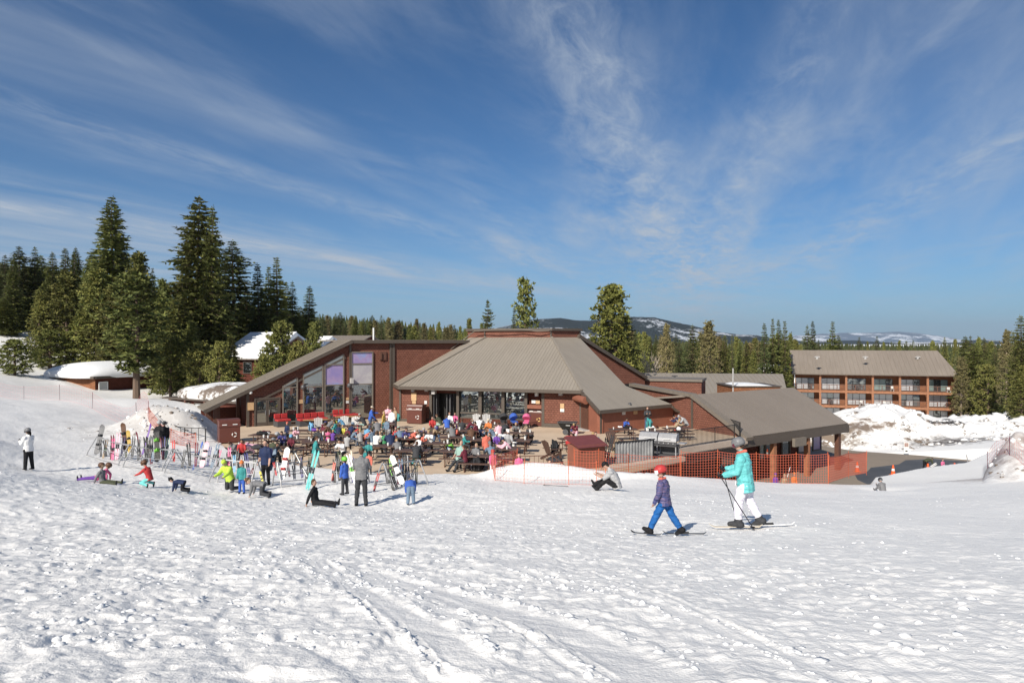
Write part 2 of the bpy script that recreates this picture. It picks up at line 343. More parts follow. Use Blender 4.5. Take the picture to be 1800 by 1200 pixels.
def terrain(x, y, detail=True):
    x = np.atleast_1d(np.asarray(x, float)); y = np.atleast_1d(np.asarray(y, float))
    r = np.hypot(x, y)
    k = np.minimum(1, 420/np.maximum(r, 1e-6)); z = tps(x*k, y*k)
    far = np.clip((r-420)/1500, 0, 1); z = z*(1-far)+(-12)*far
    def g(cx, cy, sx, sy, h, rot=0):
        c, s = math.cos(rot), math.sin(rot); u = (x-cx)*c+(y-cy)*s; v = -(x-cx)*s+(y-cy)*c
        q = (u/sx)**2+(v/sy)**2
        return h*np.exp(-q**1.4)
    z = z + g(-23.0, 46.8, 3.4, 3.2, 1.75)*(1+.35*smooth_noise(x/1.3, y/1.3, 17))            # ploughed pile by the canopy
    z = z + g(.9, 31.6, 2.2, .9, .55) + g(4.6, 31.6, 2.6, .9, .25)                   # mound behind the net
    z = z + 1.9*np.clip((x-.69*y)/1.6, 0, 1)**.7*np.clip((y-30.5)/4, 0, 1)*np.clip((50-y)/8, 0, 1)*(1+.5*smooth_noise(x/1.5, y/1.5, 15))                                        # bank on the right
    mx = smooth_noise(x/5, y/5, 3)*1.6+smooth_noise(x/2.1, y/2.1, 5)*.8
    w = g(44.0, 80, 13, 10, 1.0)+g(36.5, 72, 8, 7, .8)+g(62, 74, 20, 10, .8)
    z = z + g(42.0, 78, 8.0, 8.0, 1.9) + g(43.5, 81, 3.6, 3.2, 1.3) + g(35.5, 71.5, 6, 5, 1.9) + mx*np.minimum(w*1.3, 1)*.75 + (smooth_noise(x/.9, y/.9, 6)*.55+(.25-np.abs(smooth_noise(x/2.4, y/2.4, 7)))*1.5)*np.minimum(w*1.3, 1)*np.clip(.4+2*smooth_noise(x/6, y/6, 8), .15, 1)*1.6 + g(58, 69, 14, 5, .5)
    # ridges and lumps at several scales
    left = np.clip(.62-(x-2)/20, .25, 1)
    damp = np.clip(1-(r-30)/120, 0, 1)
    z = z + damp*(smooth_noise(x/2.6, y/2.6, 11)*.07+smooth_noise(x/1.1, y/1.1, 12)*.045*(.6+left))
    base_ = z.copy()
    if detail:
        nd = np.clip(1-(r-22)/50, 0, 1)
        a = smooth_noise(x/.52+.4*smooth_noise(x, y, 31), y/.52, 21); b_ = smooth_noise(x/.26, y/.26, 22); c_ = smooth_noise(x/.12, y/.12, 23)
        hol = -np.clip(smooth_noise(x/.34, y/.34, 25)-.12, 0, .22)      # trodden hollows
        rg = .5-np.abs(smooth_noise(x/.6, y/.6, 26))*2
        e_ = smooth_noise(x/.062, y/.062, 24)*np.clip(1-(r-7)/14, 0, 1); cl_ = np.clip(smooth_noise(x/.17, y/.17, 27)-.14, 0, .2)
        z = z + nd*(left*(a*.015+b_*.017+c_*.019+hol*.10+rg*.010)+ (.35+left)*(e_*.013+cl_*.075))
        det = z-base_
        nm = (r < 16) & (y > 0)
        if nm.any():
            xn, yn = x[nm], y[nm]; dn = det[nm]; clod = smooth_noise(xn/.09, yn/.09, 63)+smooth_noise(xn/.2, yn/.2, 64); wob = .06*smooth_noise(xn/.5, yn/.5, 61)
            for w_, dep, tr in TRACKS:
                dd = np.full(len(xn), 9.)
                for (ax, ay), (bx, by) in zip(tr, tr[1:]):
                    ex, ey = bx-ax, by-ay; t = np.clip(((xn-ax)*ex+(yn-ay)*ey)/(ex*ex+ey*ey), 0, 1); dd = np.minimum(dd, np.hypot(xn-ax-t*ex, yn-ay-t*ey))
                dd = np.maximum(0, dd+wob*min(1, w_*5)); k = np.clip((1-dd/w_)*2.2, 0, 1); k = k*k*(3-2*k)
                dn = dn*(1-.7*k)-dep*.32*k+dep*.2*np.exp(-((dd-w_*1.12)/(.03+w_*.2))**2)*(1+1.0*clod)
            det[nm] = dn
        z = base_+det
        for (dx, dy, per, amp, sd) in ((.45, -.9, .55, .006, 41), (.9, .42, .5, .005, 43)):   # faint ski grooves in patches
            u = (x*dy-y*dx)/per+smooth_noise(x/3., y/3., sd)*3.5; gq = np.abs(u-np.floor(u)-.5)
            mk = np.clip(smooth_noise(x/2.0, y/3.5, sd+1)*4-.6, 0, 1)
            z = z - nd*mk*amp*np.exp(-(gq/.12)**2)*2
    for ax, ay, dl in ANCH: z = z + dl*np.exp(-((x-ax)**2+(y-ay)**2)/1.2)
    d1 = poly_sd(x, y, PATIO); z = np.minimum(z, -.06+np.where(d1 > 0, .04+d1*1.0+.05*smooth_noise(x/.3, y/.3, 9), np.maximum(d1*.3, -.25)))
    d2 = poly_sd(x, y, COURT); z = np.minimum(z, -3.56+np.where(d2 > 0, .06+d2*1.5+.08*smooth_noise(x/.3, y/.3, 9), np.maximum(d2*.3, -.25)))
    return z
for t in ((1310, 928, 13.4), (1345, 922, 13.9), (1168, 941, 12.5), (635, 889, 22), (1084, 862, 23.4), (50, 826, 28.7), (555, 889, 21), (722, 886, 22.4), (606, 869, 23.6), (1553, 867, 31), (180, 850, 25), (263, 858, 24.2), (467, 853, 28)):
    v = P(*t); _z = float(terrain(v.x, v.y)[0]); ANCH.append((v.x, v.y, v.z-_z))
def H(x, y): return float(terrain(x, y)[0])
def on_snow(px, py, d, dz=0):
    v = P(px, py, d); return Vector((v.x, v.y, H(v.x, v.y)+dz))
def build_snow():
    # one sheet: fine where it is near, coarse towards the horizon
    fa = np.linspace(-45, 45, 1300); rest = np.concatenate([np.linspace(-180, -48, 60, endpoint=True), fa, np.linspace(48, 180, 60)[:-1]])
    rad = [.6]
    while rad[-1] < 19000:
        r = rad[-1]
        if r < 2.5: st = .05
        elif r < 25: st = r*.0043
        elif r < 100: st = r*.006
        elif r < 150: st = r*.014
        else: st = r*.05
        rad.append(r+st)
    rad = np.array(rad); na = len(rest); nr = len(rad)
    A, Rr = np.meshgrid(np.radians(rest), rad); X = (Rr*np.sin(A)).ravel(); Y = (Rr*np.cos(A)).ravel()
    Z = terrain(X, Y)
    co = np.stack([X, Y, Z], 1)
    i = np.arange(nr-1)[:, None]; j = np.arange(na)[None]; j2 = (j+1) % na
    f = np.stack([i*na+j, (i+1)*na+j, (i+1)*na+j2, i*na+j2], 2).reshape(-1, 4)
    co = np.vstack([co, [[0, 0, H(0, 0)]]])
    me = bpy.data.meshes.new('snow_ground'); nf = len(f)
    tri = np.stack([np.full(na, len(co)-1), np.arange(na), (np.arange(na)+1) % na], 1)
    me.vertices.add(len(co)); me.vertices.foreach_set('co', co.ravel())
    loops = np.concatenate([f.ravel(), tri.ravel()]); me.loops.add(len(loops)); me.loops.foreach_set('vertex_index', loops.astype(np.int32))
    me.polygons.add(nf+na); st = np.concatenate([np.arange(nf)*4, nf*4+np.arange(na)*3])
    me.polygons.foreach_set('loop_start', st.astype(np.int32)); me.polygons.foreach_set('loop_total', np.concatenate([np.full(nf, 4), np.full(na, 3)]).astype(np.int32))
    me.update(calc_edges=True); me.polygons.foreach_set('use_smooth', np.ones(nf+na, bool))
    if me.polygons[nf//2].normal.z < 0: me.flip_normals()
    me.materials.append(mat_ground()); 
    o = bpy.data.objects.new('snow_ground', me); COL.objects.link(o); return tag(o, 'trampled white snow slope falling away to the lodge', kind='structure')
def mat_ground():
    """snow with dirt on the ploughed banks (patches by world position)"""
    m, nt, N, L, b = newmat('ground_snow')
    tc = N.new('ShaderNodeTexCoord'); O = tc.outputs['Object']
    c = ramp(N, L, noise(N, L, O, .3, 7, .62), [(.3, (.77, .757, .738)), (.7, (.815, .80, .778))])
    def blob(cx, cy, cz, rx, ry, rz, sc, lo, hi, col, c):
        v = N.new('ShaderNodeVectorMath'); v.operation = 'SUBTRACT'; L.new(O, v.inputs[0]); v.inputs[1].default_value = (cx, cy, cz)
        w = N.new('ShaderNodeVectorMath'); w.operation = 'DIVIDE'; L.new(v.outputs[0], w.inputs[0]); w.inputs[1].default_value = (rx, ry, rz)
        l = N.new('ShaderNodeVectorMath'); l.operation = 'LENGTH'; L.new(w.outputs[0], l.inputs[0])
        n = noise(N, L, O, sc, 8, .72, .3)
        a = N.new('ShaderNodeMath'); a.operation = 'SUBTRACT'; L.new(n, a.inputs[0])
        k = N.new('ShaderNodeMath'); k.operation = 'MULTIPLY_ADD'; L.new(l.outputs['Value'], k.inputs[0]); k.inputs[1].default_value = .30; k.inputs[2].default_value = -.30; L.new(k.outputs[0], a.inputs[1])
        f = ramp(N, L, a.outputs[0], [(lo, (0, 0, 0)), (hi, (1, 1, 1))])
        mx = N.new('ShaderNodeMixRGB'); L.new(f, mx.inputs[0]); L.new(c, mx.inputs[1]); mx.inputs[2].default_value = (*col, 1); return mx.outputs[0]
    c = blob(36, 69.5, -2.5, 7, 4.0, 2.0, .55, .60, .72, (.20, .15, .115), c)
    c = blob(41.8, 64.0, -3.3, 4.2, 2.2, 1.2, 1.6, .40, .66, (.085, .065, .05), c)
    c = blob(44.6, 79.4, 0.2, 2.6, 2.5, .9, .8, .50, .60, (.16, .12, .095), c)
    c = blob(44.4, 70.5, -2.0, 1.8, 1.8, 1.3, 1.3, .48, .56, (.06, .05, .04), c)
    c = blob(47, 62.0, -3.2, 3.5, 1.5, 1.2, 1.2, .52, .70, (.15, .115, .09), c)
    c = blob(56, 66, -3, 9, 5, 2.5, .9, .60, .74, (.24, .19, .15), c)
    c = blob(31.5, 68, -3, 4, 4, 1.5, .9, .50, .66, (.22, .17, .13), c)
    c = blob(25.6, 36.0, .3, 3.4, 5.0, 2.4, 1.2, .36, .70, (.30, .25, .23), c)
    c = blob(-23.0, 45.5, 1.2, 5.0, 3.6, 2.2, 1.3, .36, .70, (.50, .48, .46), c)
    L.new(c, b.inputs['Base Color']); b.inputs['Roughness'].default_value = .5; b.inputs['Specular IOR Level'].default_value = .3
    g1 = noise(N, L, O, 11, 5, .65); g2 = noise(N, L, O, 45, 3, .6)
    ad = N.new('ShaderNodeMath'); ad.operation = 'MULTIPLY_ADD'; L.new(g2, ad.inputs[0]); ad.inputs[1].default_value = .4; L.new(g1, ad.inputs[2])
    bump(N, L, ad.outputs[0], b, .55, .035)
    return m
build_snow()
# patio slab and lower court
def mat_concrete(name, c1, c2, sc=.5):
    m, nt, N, L, b = newmat(name)
    tc = N.new('ShaderNodeTexCoord'); O = tc.outputs['Object']
    c = ramp(N, L, noise(N, L, O, sc, 9, .65, .5), [(.32, c1), (.68, c2)])
    st = ramp(N, L, noise(N, L, O, 1.7, 8, .7, 1.0), [(.60, (1, 1, 1)), (.70, (.72, .70, .68))])
    mx = N.new('ShaderNodeMixRGB'); mx.blend_type = 'MULTIPLY'; mx.inputs[0].default_value = .7; L.new(c, mx.inputs[1]); L.new(st, mx.inputs[2])
    L.new(mx.outputs[0], b.inputs['Base Color']); b.inputs['Roughness'].default_value = .8
    bump(N, L, noise(N, L, O, 25, 4), b, .4, .01); return m
M['concrete'] = mat_concrete('tan_concrete', (.47, .355, .25), (.60, .47, .345))
M['concrete_cap'] = mat_concrete('concrete_cap', (.42, .33, .26), (.52, .43, .35))
M['asphalt'] = mat_concrete('dry_asphalt', (.19, .155, .12), (.25, .205, .16), .15)
M['asphalt_dark'] = mat_concrete('asphalt_shade', (.045, .05, .06), (.075, .08, .09), .3)  # bluish dark tone that paints shade on the lot
def slab(name, poly, z, th, mat, label):
    mb = MB(); mb.prism([(x, y, z) for x, y in poly], (0, 0, -th)); o = mb.build(name, mat); return tag(o, label, kind='structure')
slab('patio', PATIO[:10]+[(.3, 33.95), (.3, 35.6), (3.6, 35.6), (3.6, 34.2)]+PATIO[10:], 0, .25, M['concrete'], 'tan concrete patio in front of the lodge')
slab('stairwell_floor', [(.2, 33.2), (3.7, 33.2), (3.7, 35.7), (.2, 35.7)], -1.25, .1, M['concrete'], 'sunken concrete landing below the patio edge')
slab('asphalt_lot', COURT, -3.5, .1, M['asphalt'], 'brown asphalt lot beside the lower wing')
slab('asphalt_shade', [(24.9, 47.8), (27.6, 49.7), (30.9, 51.8), (33.9, 52.2), (37.8, 55.9), (38.6, 56.6), (36, 58.2), (33.2, 57.6), (31.5, 55.6), (28.5, 54.2), (27.4, 52.6), (25.8, 51.4), (25.0, 49.4)], -3.496, .05, M['asphalt_dark'], 'painted dark shade patch on the asphalt by the snow edge')  # thin dark sheet: a shadow painted onto the lot
# mountains
def ridge(name, label, ctrl, d0, depth, base_z, cols, sc, amp, snowline, n=260, rows=34):
    pxs = np.array([c[0] for c in ctrl], float); pys = np.array([c[1] for c in ctrl], float)
    xs = np.linspace(pxs[0], pxs[-1], n); vs = []; fs = []
    top = np.interp(xs, pxs, pys)
    for r in range(rows+1):
        t = r/rows; d = d0+depth*t
        for i, px in enumerate(xs):
            zt = CZ-(top[i]-600)/F*(d0+depth*.6)
            prof = math.sin(min(t/.6, 1)*math.pi/2)**1.1 if t < .6 else math.cos((t-.6)/.4*math.pi/2)
            X = (px-900)/F*d0; 
            nz = float(smooth_noise(np.array([px/13.]), np.array([t*5.]), 77)[0])*amp*2*(1-abs(prof)) + float(smooth_noise(np.array([px/5.]), np.array([t*9.]), 78)[0])*amp*.4
            if t > .52: nz *= .3
            vs.append((X*(1+.0*t)*(d/d0), d, base_z+(zt-base_z)*prof+nz*(.35 if t < .6 else .2)))
    for r in range(rows):
        for i in range(n-1): a = r*n+i; fs.append((a, a+1, a+n+1, a+n))
    mb = MB(); mb.add(vs, fs)
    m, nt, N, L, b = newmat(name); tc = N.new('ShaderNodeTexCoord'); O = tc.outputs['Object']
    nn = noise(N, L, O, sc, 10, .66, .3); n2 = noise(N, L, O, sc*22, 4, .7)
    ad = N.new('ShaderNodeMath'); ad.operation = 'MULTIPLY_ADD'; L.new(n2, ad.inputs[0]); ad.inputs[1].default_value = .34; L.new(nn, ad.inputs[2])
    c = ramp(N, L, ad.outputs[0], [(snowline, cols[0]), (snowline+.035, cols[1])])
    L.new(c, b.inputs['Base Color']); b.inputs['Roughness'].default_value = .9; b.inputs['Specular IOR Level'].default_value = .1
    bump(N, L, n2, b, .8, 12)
    o = mb.build(name, m, smooth=True, uv=False); return tag(o, label, kind='structure')
ridge('hills', 'dark forested hills with snow patches behind the lodge', [(560, 566), (720, 572), (830, 585), (900, 571), (930, 562), (985, 559), (1010, 563), (1040, 564), (1080, 559), (1110, 557), (1150, 558), (1185, 566), (1220, 573), (1260, 583), (1300, 588), (1330, 589), (1370, 597), (1420, 600)],
      3000, 1300, -10, ((.022, .03, .032), (.50, .53, .58)), .0026, 26, .70)
ridge('middle_hills', 'low dark wooded hills in the distance', [(1150, 600), (1240, 590), (1290, 588), (1330, 592), (1400, 600), (1500, 598), (1600, 604), (1690, 601), (1720, 595), (1800, 604), (2000, 606), (2300, 602)],
      4200, 1200, -20, ((.025, .035, .04), (.5, .52, .56)), .0020, 20, .74)
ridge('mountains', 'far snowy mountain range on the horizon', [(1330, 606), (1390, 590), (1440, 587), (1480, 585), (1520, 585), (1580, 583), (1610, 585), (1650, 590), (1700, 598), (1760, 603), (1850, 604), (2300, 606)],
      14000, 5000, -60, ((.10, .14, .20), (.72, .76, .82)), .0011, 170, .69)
# ---------------------------------------------------------------- architecture helpers
class WF:
    """wall frame through two plan points; t along, z up, o outwards (towards the viewer's side)"""
    def __init__(s, A, B):
        s.A = Vector(A[:2]); s.B = Vector(B[:2]); s.u = (s.B-s.A); s.len = s.u.length; s.u.normalize()
        s.n = Vector((s.u.y, -s.u.x))
    def pt(s, t, z, o=0): q = s.A+s.u*t+s.n*o; return Vector((q.x, q.y, z))
    def T(s, px):
        k = (px-900)/F; return (k*s.A.y-s.A.x)/(s.u.x-k*s.u.y)
    def Z(s, px, py): t = s.T(px); return CZ-(py-600)/F*(s.A.y+s.u.y*t)
    def box(s, mb, t0, t1, z0, z1, o0, o1):
        return mb.b8([s.pt(t0, z0, o1), s.pt(t1, z0, o1), s.pt(t1, z0, o0), s.pt(t0, z0, o0), s.pt(t0, z1, o1), s.pt(t1, z1, o1), s.pt(t1, z1, o0), s.pt(t0, z1, o0)])
    def poly(s, mb, pts, o0, o1):
        a = [s.pt(t, z, o1) for t, z in pts]; v = s.pt(0, 0, o0)-s.pt(0, 0, o1); return mb.prism(a, v)
    def strip(s, mb, p, q, w, o0, o1):   # inclined board between (t,z) points
        a = Vector(p); b = Vector(q); n = Vector((-(b-a).y, (b-a).x)).normalized()*w/2
        return s.poly(mb, [a-n, b-n, b+n, a+n], o0, o1)
def roof_facet(name, pts, parent, th=.12, mat=None, ribmat=None, sp=.42, rib=.05, along=None, ribs=True):
    """planar roof polygon with thickness and standing seams running up the slope"""
    pts = [Vector(p) for p in pts]; n = Vector((0, 0, 0))
    for i in range(1, len(pts)-1): n += (pts[i]-pts[0]).cross(pts[i+1]-pts[0])
    n.normalize()
    if n.z < 0: n = -n
    mb = MB(); mb.prism(pts, -n*th)
    mb.cm = 1
    if ribs:
        t = Vector((0, 0, 1)).cross(n)
        if along is not None: t = Vector(along)
        t.normalize(); b = n.cross(t)
        uv = [(p.dot(t), p.dot(b)) for p in pts]; h = pts[0].dot(n)
        u = math.floor(min(a for a, _ in uv)/sp)*sp
        while u < max(a for a, _ in uv):
            xs = []
            for i in range(len(uv)):
                (a0, b0), (a1, b1) = uv[i], uv[(i+1) % len(uv)]
                if (a0 <= u) != (a1 <= u): xs.append(b0+(b1-b0)*(u-a0)/(a1-a0))
            xs.sort()
            for k in range(0, len(xs)-1, 2):
                if xs[k+1]-xs[k] > .1:
                    mb.bar(t*u+b*(xs[k]+.01)+n*(h+rib*.4), t*u+b*(xs[k+1]-.01)+n*(h+rib*.4), .035, rib, n)
            u += sp
    return mb.build(name, [mat or M['roof'], ribmat or M['roof_rib']], parent)
def window(parent, wf, t0, t1, rows, z0, z1, glass, fw=.09, o=.02, top=None, framemat=None, cols=1, name='window'):
    """frame standing proud of the wall with one pane per opening; top = z at the two top corners for raked heads"""
    ta, tb = (z1, z1) if top is None else top
    mb = MB(); wf.box(mb, t0-fw, t0, z0-fw, ta+fw*.8, o, o+.10); wf.box(mb, t1, t1+fw, z0-fw, tb+fw*.8, o, o+.10)
    wf.box(mb, t0, t1, z0-fw, z0, o, o+.11)
    wf.poly(mb, [(t0, ta), (t1, tb), (t1, tb+fw), (t0, ta+fw)], o, o+.11)
    for r in rows: wf.box(mb, t0, t1, r-fw/2, r+fw/2, o+.004, o+.095)
    w = (t1-t0)/cols
    for c in range(1, cols): wf.box(mb, t0+w*c-.03, t0+w*c+.03, z0, min(ta, tb), o+.003, o+.09)
    f = mb.build(name, framemat or M['trim_light'], parent)
    zz = [z0]+list(rows)+[None]
    for i in range(len(zz)-1):
        a = zz[i]; b_ = zz[i+1]; mbp = MB()
        if b_ is None: wf.poly(mbp, [(t0, a), (t1, a), (t1, tb), (t0, ta)], o+.01, o+.03)
        else: wf.box(mbp, t0, t1, a, b_, o+.01, o+.03)
        g = glass[i] if isinstance(glass, (list, tuple)) else glass
        mbp.build('pane', g, f)
    return f
def small(parent, name, mat, fn):
    mb = MB(); fn(mb); return mb.build(name, mat, parent)
def poster(name, stops, sc):
    m, nt, N, L, b = newmat(name); tc = N.new('ShaderNodeTexCoord')
    L.new(ramp(N, L, noise(N, L, tc.outputs['UV'], sc, 5, .6, .6), stops), b.inputs['Base Color']); b.inputs['Roughness'].default_value = .25; return m
M['film'] = poster('lavender_window_film', [(.35, (.24, .20, .42)), (.5, (.33, .25, .42)), (.65, (.22, .30, .55))], .6)
M['film_grey'] = poster('grey_window_film', [(.35, (.36, .34, .38)), (.65, (.46, .45, .45))], .8)
M['sign_tan'] = simple('tan_notice', (.50, .33, .18), .6, var=.25, vs=12)
M['sign_white'] = simple('white_notice', (.62, .62, .60), .6, var=.25, vs=14)

# ---------------------------------------------------------------- the lodge
lodge = empty('ski_lodge', (0, 0, 0), 0, 'red brown shingled ski lodge with tan hipped metal roofs and wide terrace', 'lodge')
A = (-20.15, 52); B = (-10.2, 58.4); C = (-9.06, 55.7); D = (5.1, 51.0); E = (6.2, 48.1); FF = (12.5, 52.9)
wl = WF(A, B); BX = wl.pt(wl.T(822), 0); wl2 = WF(A, BX)
def rake(t): return 2.9+.464*t
T0 = wl.T(357); T1 = wl.T(615); TX = wl2.len
# left hall: gable wall
mb = MB(); wl.poly(mb, [(0, -.1), (TX, -.1), (TX, 6.55), (T1, 6.55), (T1-.02, rake(T1)-.12), (0, 2.78)], -.3, 0)
wl.box(mb, TX-.01, TX+.3, -.1, 6.4, -.3, -.01)
mb.build('wall', M['shingle'], lodge)
DEP = 3.0
bk = wl.pt(0, 0, -DEP)
small(lodge, 'wall', M['shingle_dark'], lambda mb: mb.prism([wl.pt(0, -.1, -.31), wl.pt(0, 2.75, -.31), wl.pt(0, 2.75, -DEP), wl.pt(0, -.1, -DEP)], wl.pt(.25, 0)-wl.pt(0, 0)))
roof_facet('roof', [wl.pt(T0, rake(T0), .35), wl.pt(T1+.05, rake(T1)+.02, .35), wl.pt(T1+.05, rake(T1)+.02, -DEP), wl.pt(T0, rake(T0), -DEP)], lodge, .14)
roof_facet('roof', [wl.pt(T1+.05, 6.62, .3), wl.pt(TX, 6.62, .3), wl.pt(TX, 6.62, -9), wl.pt(T1+.05, 6.62, -9)], lodge, .10, ribs=False)
mb = MB(); wl.strip(mb, (T0, rake(T0)-.12), (T1+.1, rake(T1)-.12), .26, .33, .43); wl.box(mb, T1+.1, TX, 6.34, 6.60, .27, .36); mb.build('fascia', M['trim'], lodge)
for px0, px1, zt in ((433, 437.5, 2.6), (613.5, 617, 6.35), (684.5, 687.5, 6.35), (689, 693, 6.35)):
    small(lodge, 'trim', M['trim'], lambda mb: wl.box(mb, wl.T(px0), wl.T(px1), 0, zt, .004, .12))
mb = MB()
ra, rb = wl.T(447), wl.T(606); off = -1.62
wl.strip(mb, (wl.T(437), rake(wl.T(437))-1.35), (wl.T(607), rake(wl.T(607))-1.28), .14, .005, .10)
mb.build('trim', M['trim'], lodge)
zb = .12
def rk(px, py): return wl.Z(px, py)
window(lodge, wl, wl.T(498), wl.T(521), [wl.Z(510, 680.5)], .25, 3, [M['glass'], M['glass']], top=(rk(498, 679), rk(521, 665)))
window(lodge, wl, wl.T(534), wl.T(566), [wl.Z(550, 679.5)], .25, 3, [M['glass'], M['glass']], top=(rk(534, 658), rk(566, 643)))
window(lodge, wl, wl.T(571.5), wl.T(602.5), [wl.Z(586, 676.5), wl.Z(586, 640.5)], .25, 3, [M['glass'], M['film'], M['glass']], top=(rk(571.5, 640.2), rk(602.5, 624)))
window(lodge, wl, wl.T(618), wl.T(653.5), [wl.Z(635, 675), wl.Z(635, 639)], .25, wl.Z(635, 619.5), [M['glass'], M['film_grey'], M['film']])
def door(parent, wf, t0, t1, z0, z1, leaves=2, glass=None, name='door'):
    mb = MB(); wf.box(mb, t0-.1, t0, z0, z1+.12, .02, .14); wf.box(mb, t1, t1+.1, z0, z1+.12, .02, .14); wf.box(mb, t0, t1, z1, z1+.12, .02, .13)
    d = mb.build(name+'_frame', M['trim'], parent); w = (t1-t0)/leaves
    for k in range(leaves):
        a = t0+w*k; b_ = a+w; mb = MB()
        wf.box(mb, a+.01, a+.11, z0+.03, z1-.01, .03, .09); wf.box(mb, b_-.11, b_-.01, z0+.03, z1-.01, .03, .09)
        wf.box(mb, a+.11, b_-.11, z0+.03, z0+.28, .03, .09); wf.box(mb, a+.11, b_-.11, z1-.12, z1-.01, .03, .09); wf.box(mb, a+.11, b_-.11, z0+.98, z0+1.06, .03, .088)
        l = mb.build('door', M['trim'], parent)
        small(l, 'pane', glass or M['glass'], lambda mb: wf.box(mb, a+.11, b_-.11, z0+.28, z1-.12, .045, .06))
        small(l, 'handle', M['steel'], lambda mb: wf.box(mb, (b_-.16 if k == 0 else a+.12), (b_-.13 if k == 0 else a+.15), z0+.85, z0+1.2, .092, .13))
    return d
door(lodge, wl, wl.T(449), wl.T(490), 0, 2.05)
# notices, lamps, speakers, duct of the left hall
small(lodge, 'notice', M['sign_tan'], lambda mb: wl.box(mb, wl.T(434.5), wl.T(445.5), wl.Z(440, 720.5), wl.Z(440, 707), .125, .15))
small(lodge, 'notice', M['sign_tan'], lambda mb: wl.box(mb, wl.T(524.5), wl.T(532), wl.Z(528, 709), wl.Z(528, 702), .02, .05))
small(lodge, 'notice', M['sign_tan'], lambda mb: wl.box(mb, wl.T(608), wl.T(613), wl.Z(610, 703), wl.Z(610, 698.5), .02, .05))
small(lodge, 'notice', M['sign_white'], lambda mb: wl.box(mb, wl.T(608), wl.T(613), wl.Z(610, 708.5), wl.Z(610, 704), .02, .05))
small(lodge, 'lamp', M['white'], lambda mb: mb.lathe([(.02, 0), (.12, .03), (.14, .12), (.1, .2), (.02, .23)], wl.pt(wl.T(439), wl.Z(439, 692), .3)))
small(lodge, 'speaker', M['grey'], lambda mb: wl.box(mb, wl.T(614), wl.T(618.5), wl.Z(616, 673.5), wl.Z(616, 664), .13, .42))
small(lodge, 'vent', M['wood_dark'], lambda mb: (wl.box(mb, wl.T(667), wl.T(678.5), wl.Z(672, 632.5), wl.Z(672, 618), .01, .1), wl.box(mb, wl.T(668), wl.T(670), wl.Z(672, 631), wl.Z(672, 620), .1, .2)))
for px, py in ((531, 682), (612, 679)): small(lodge, 'lamp', M['darkgrey'], lambda mb: mb.lathe([(.02, -.1), (.16, -.05), (.2, .1), (.14, .25), (.02, .3)], wl.pt(wl.T(px), wl.Z(px, py), .3)))
# canopy posts, left end
for px, o in ((364, 0.1), (371, -.6), (378, .1), (386, -.5), (430, -2.4)):
    small(lodge, 'post', M['wood_dark'], lambda mb: wl.box(mb, wl.T(px)-.12, wl.T(px)+.12, -.1, rake(wl.T(px))-.2, o-.24, o))
small(lodge, 'wall', M['shingle_dark'], lambda mb: wl.box(mb, T0+.3, 0, -.1, 1.3, -DEP-.2, -DEP))
# central hall
wc = WF(C, D); wd = WF(D, E); we = WF(E, FF); wb = WF(B, C)
EV = 2.9
uL = Vector((wc.u.x, wc.u.y)); n1 = wc.n
eC = P(700, 679, 55.15); eD = P(1022, 684, 50.25); eC.z = eD.z = EV
eB = P(691, 672.5, 58.4); eB.z = EV
t1 = Vector((-2.4, 62.0, 6.86)); t2 = Vector((3.5, 60.0, 6.86)); t3 = Vector((6.1, 61.95, 6.88)); t0 = Vector((-3.9, 63.0, 6.86))
eE = Vector((6.07, 47.6, 1.7)); eM = Vector((8.9, 53.4, 3.03)); eF = Vector((12.2, 52.2, 1.72))
def wall(wf, z1, mat, t0_=0, t1_=None, z0=-.1, th=.3): return small(lodge, 'wall', mat, lambda mb: wf.box(mb, t0_, wf.len if t1_ is None else t1_, z0, z1, -th, 0))
wall(wb, 2.85, M['shingle'], 0, wb.len-.31)
tw0, tw1 = wc.T(758), wc.T(953)
wall(wc, 2.8, M['shingle'], 0, tw0)
wall(wc, 2.8, M['shingle'], tw1, wc.len)
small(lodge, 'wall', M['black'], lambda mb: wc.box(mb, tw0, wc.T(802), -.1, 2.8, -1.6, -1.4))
small(lodge, 'wall', M['shingle_dark'], lambda mb: (wc.box(mb, wc.T(802), tw1, -.1, 2.8, -.55, -.3), wc.box(mb, wc.T(803), wc.T(925), 0, .42, -.29, -.1), wc.box(mb, tw0, wc.T(802), 2.35, 2.8, -.5, -.3)))
wc2 = WF(wc.pt(0, 0, -.28)[:2], wc.pt(wc.len, 0, -.28)[:2])
for a, b_ in ((807.5, 841.5), (847, 882), (886.5, 922.5)):
    window(lodge, wc2, wc2.T(a), wc2.T(b_), [.85], .5, 2.55, [M['glass_dim'], M['glass']], fw=.11, framemat=M['trim'])
for px in (757, 804.5, 844.3, 884.3, 924.5, 954.5):
    small(lodge, 'post', M['trim'], lambda mb: wc.box(mb, wc.T(px)-.11, wc.T(px)+.11, 0, 2.78, -.16, .03))
for k, (a, b_) in enumerate(((760, 764), (783, 787), (789, 800))):    # open door leaves
    small(lodge, 'door', M['darkgrey'], lambda mb: (wc.box(mb, wc.T(a), wc.T(a)+.06, 0, 2.25, -.9+.1*k, -.2), wc.box(mb, wc.T(b_)-.05, wc.T(b_), 0, 2.25, -.9, -.4)))
small(lodge, 'sill', M['trim'], lambda mb: wc.box(mb, tw1+.1, wc.len, 0, .3, .002, .05))
small(lodge, 'sill', M['trim'], lambda mb: wc.box(mb, 0, tw0-.12, 0, .22, .002, .05))
for px in (704, 1021): small(lodge, 'trim', M['trim'], lambda mb: wc.box(mb, wc.T(px)-.08, wc.T(px)+.08, 0, 2.75, .005, .09))
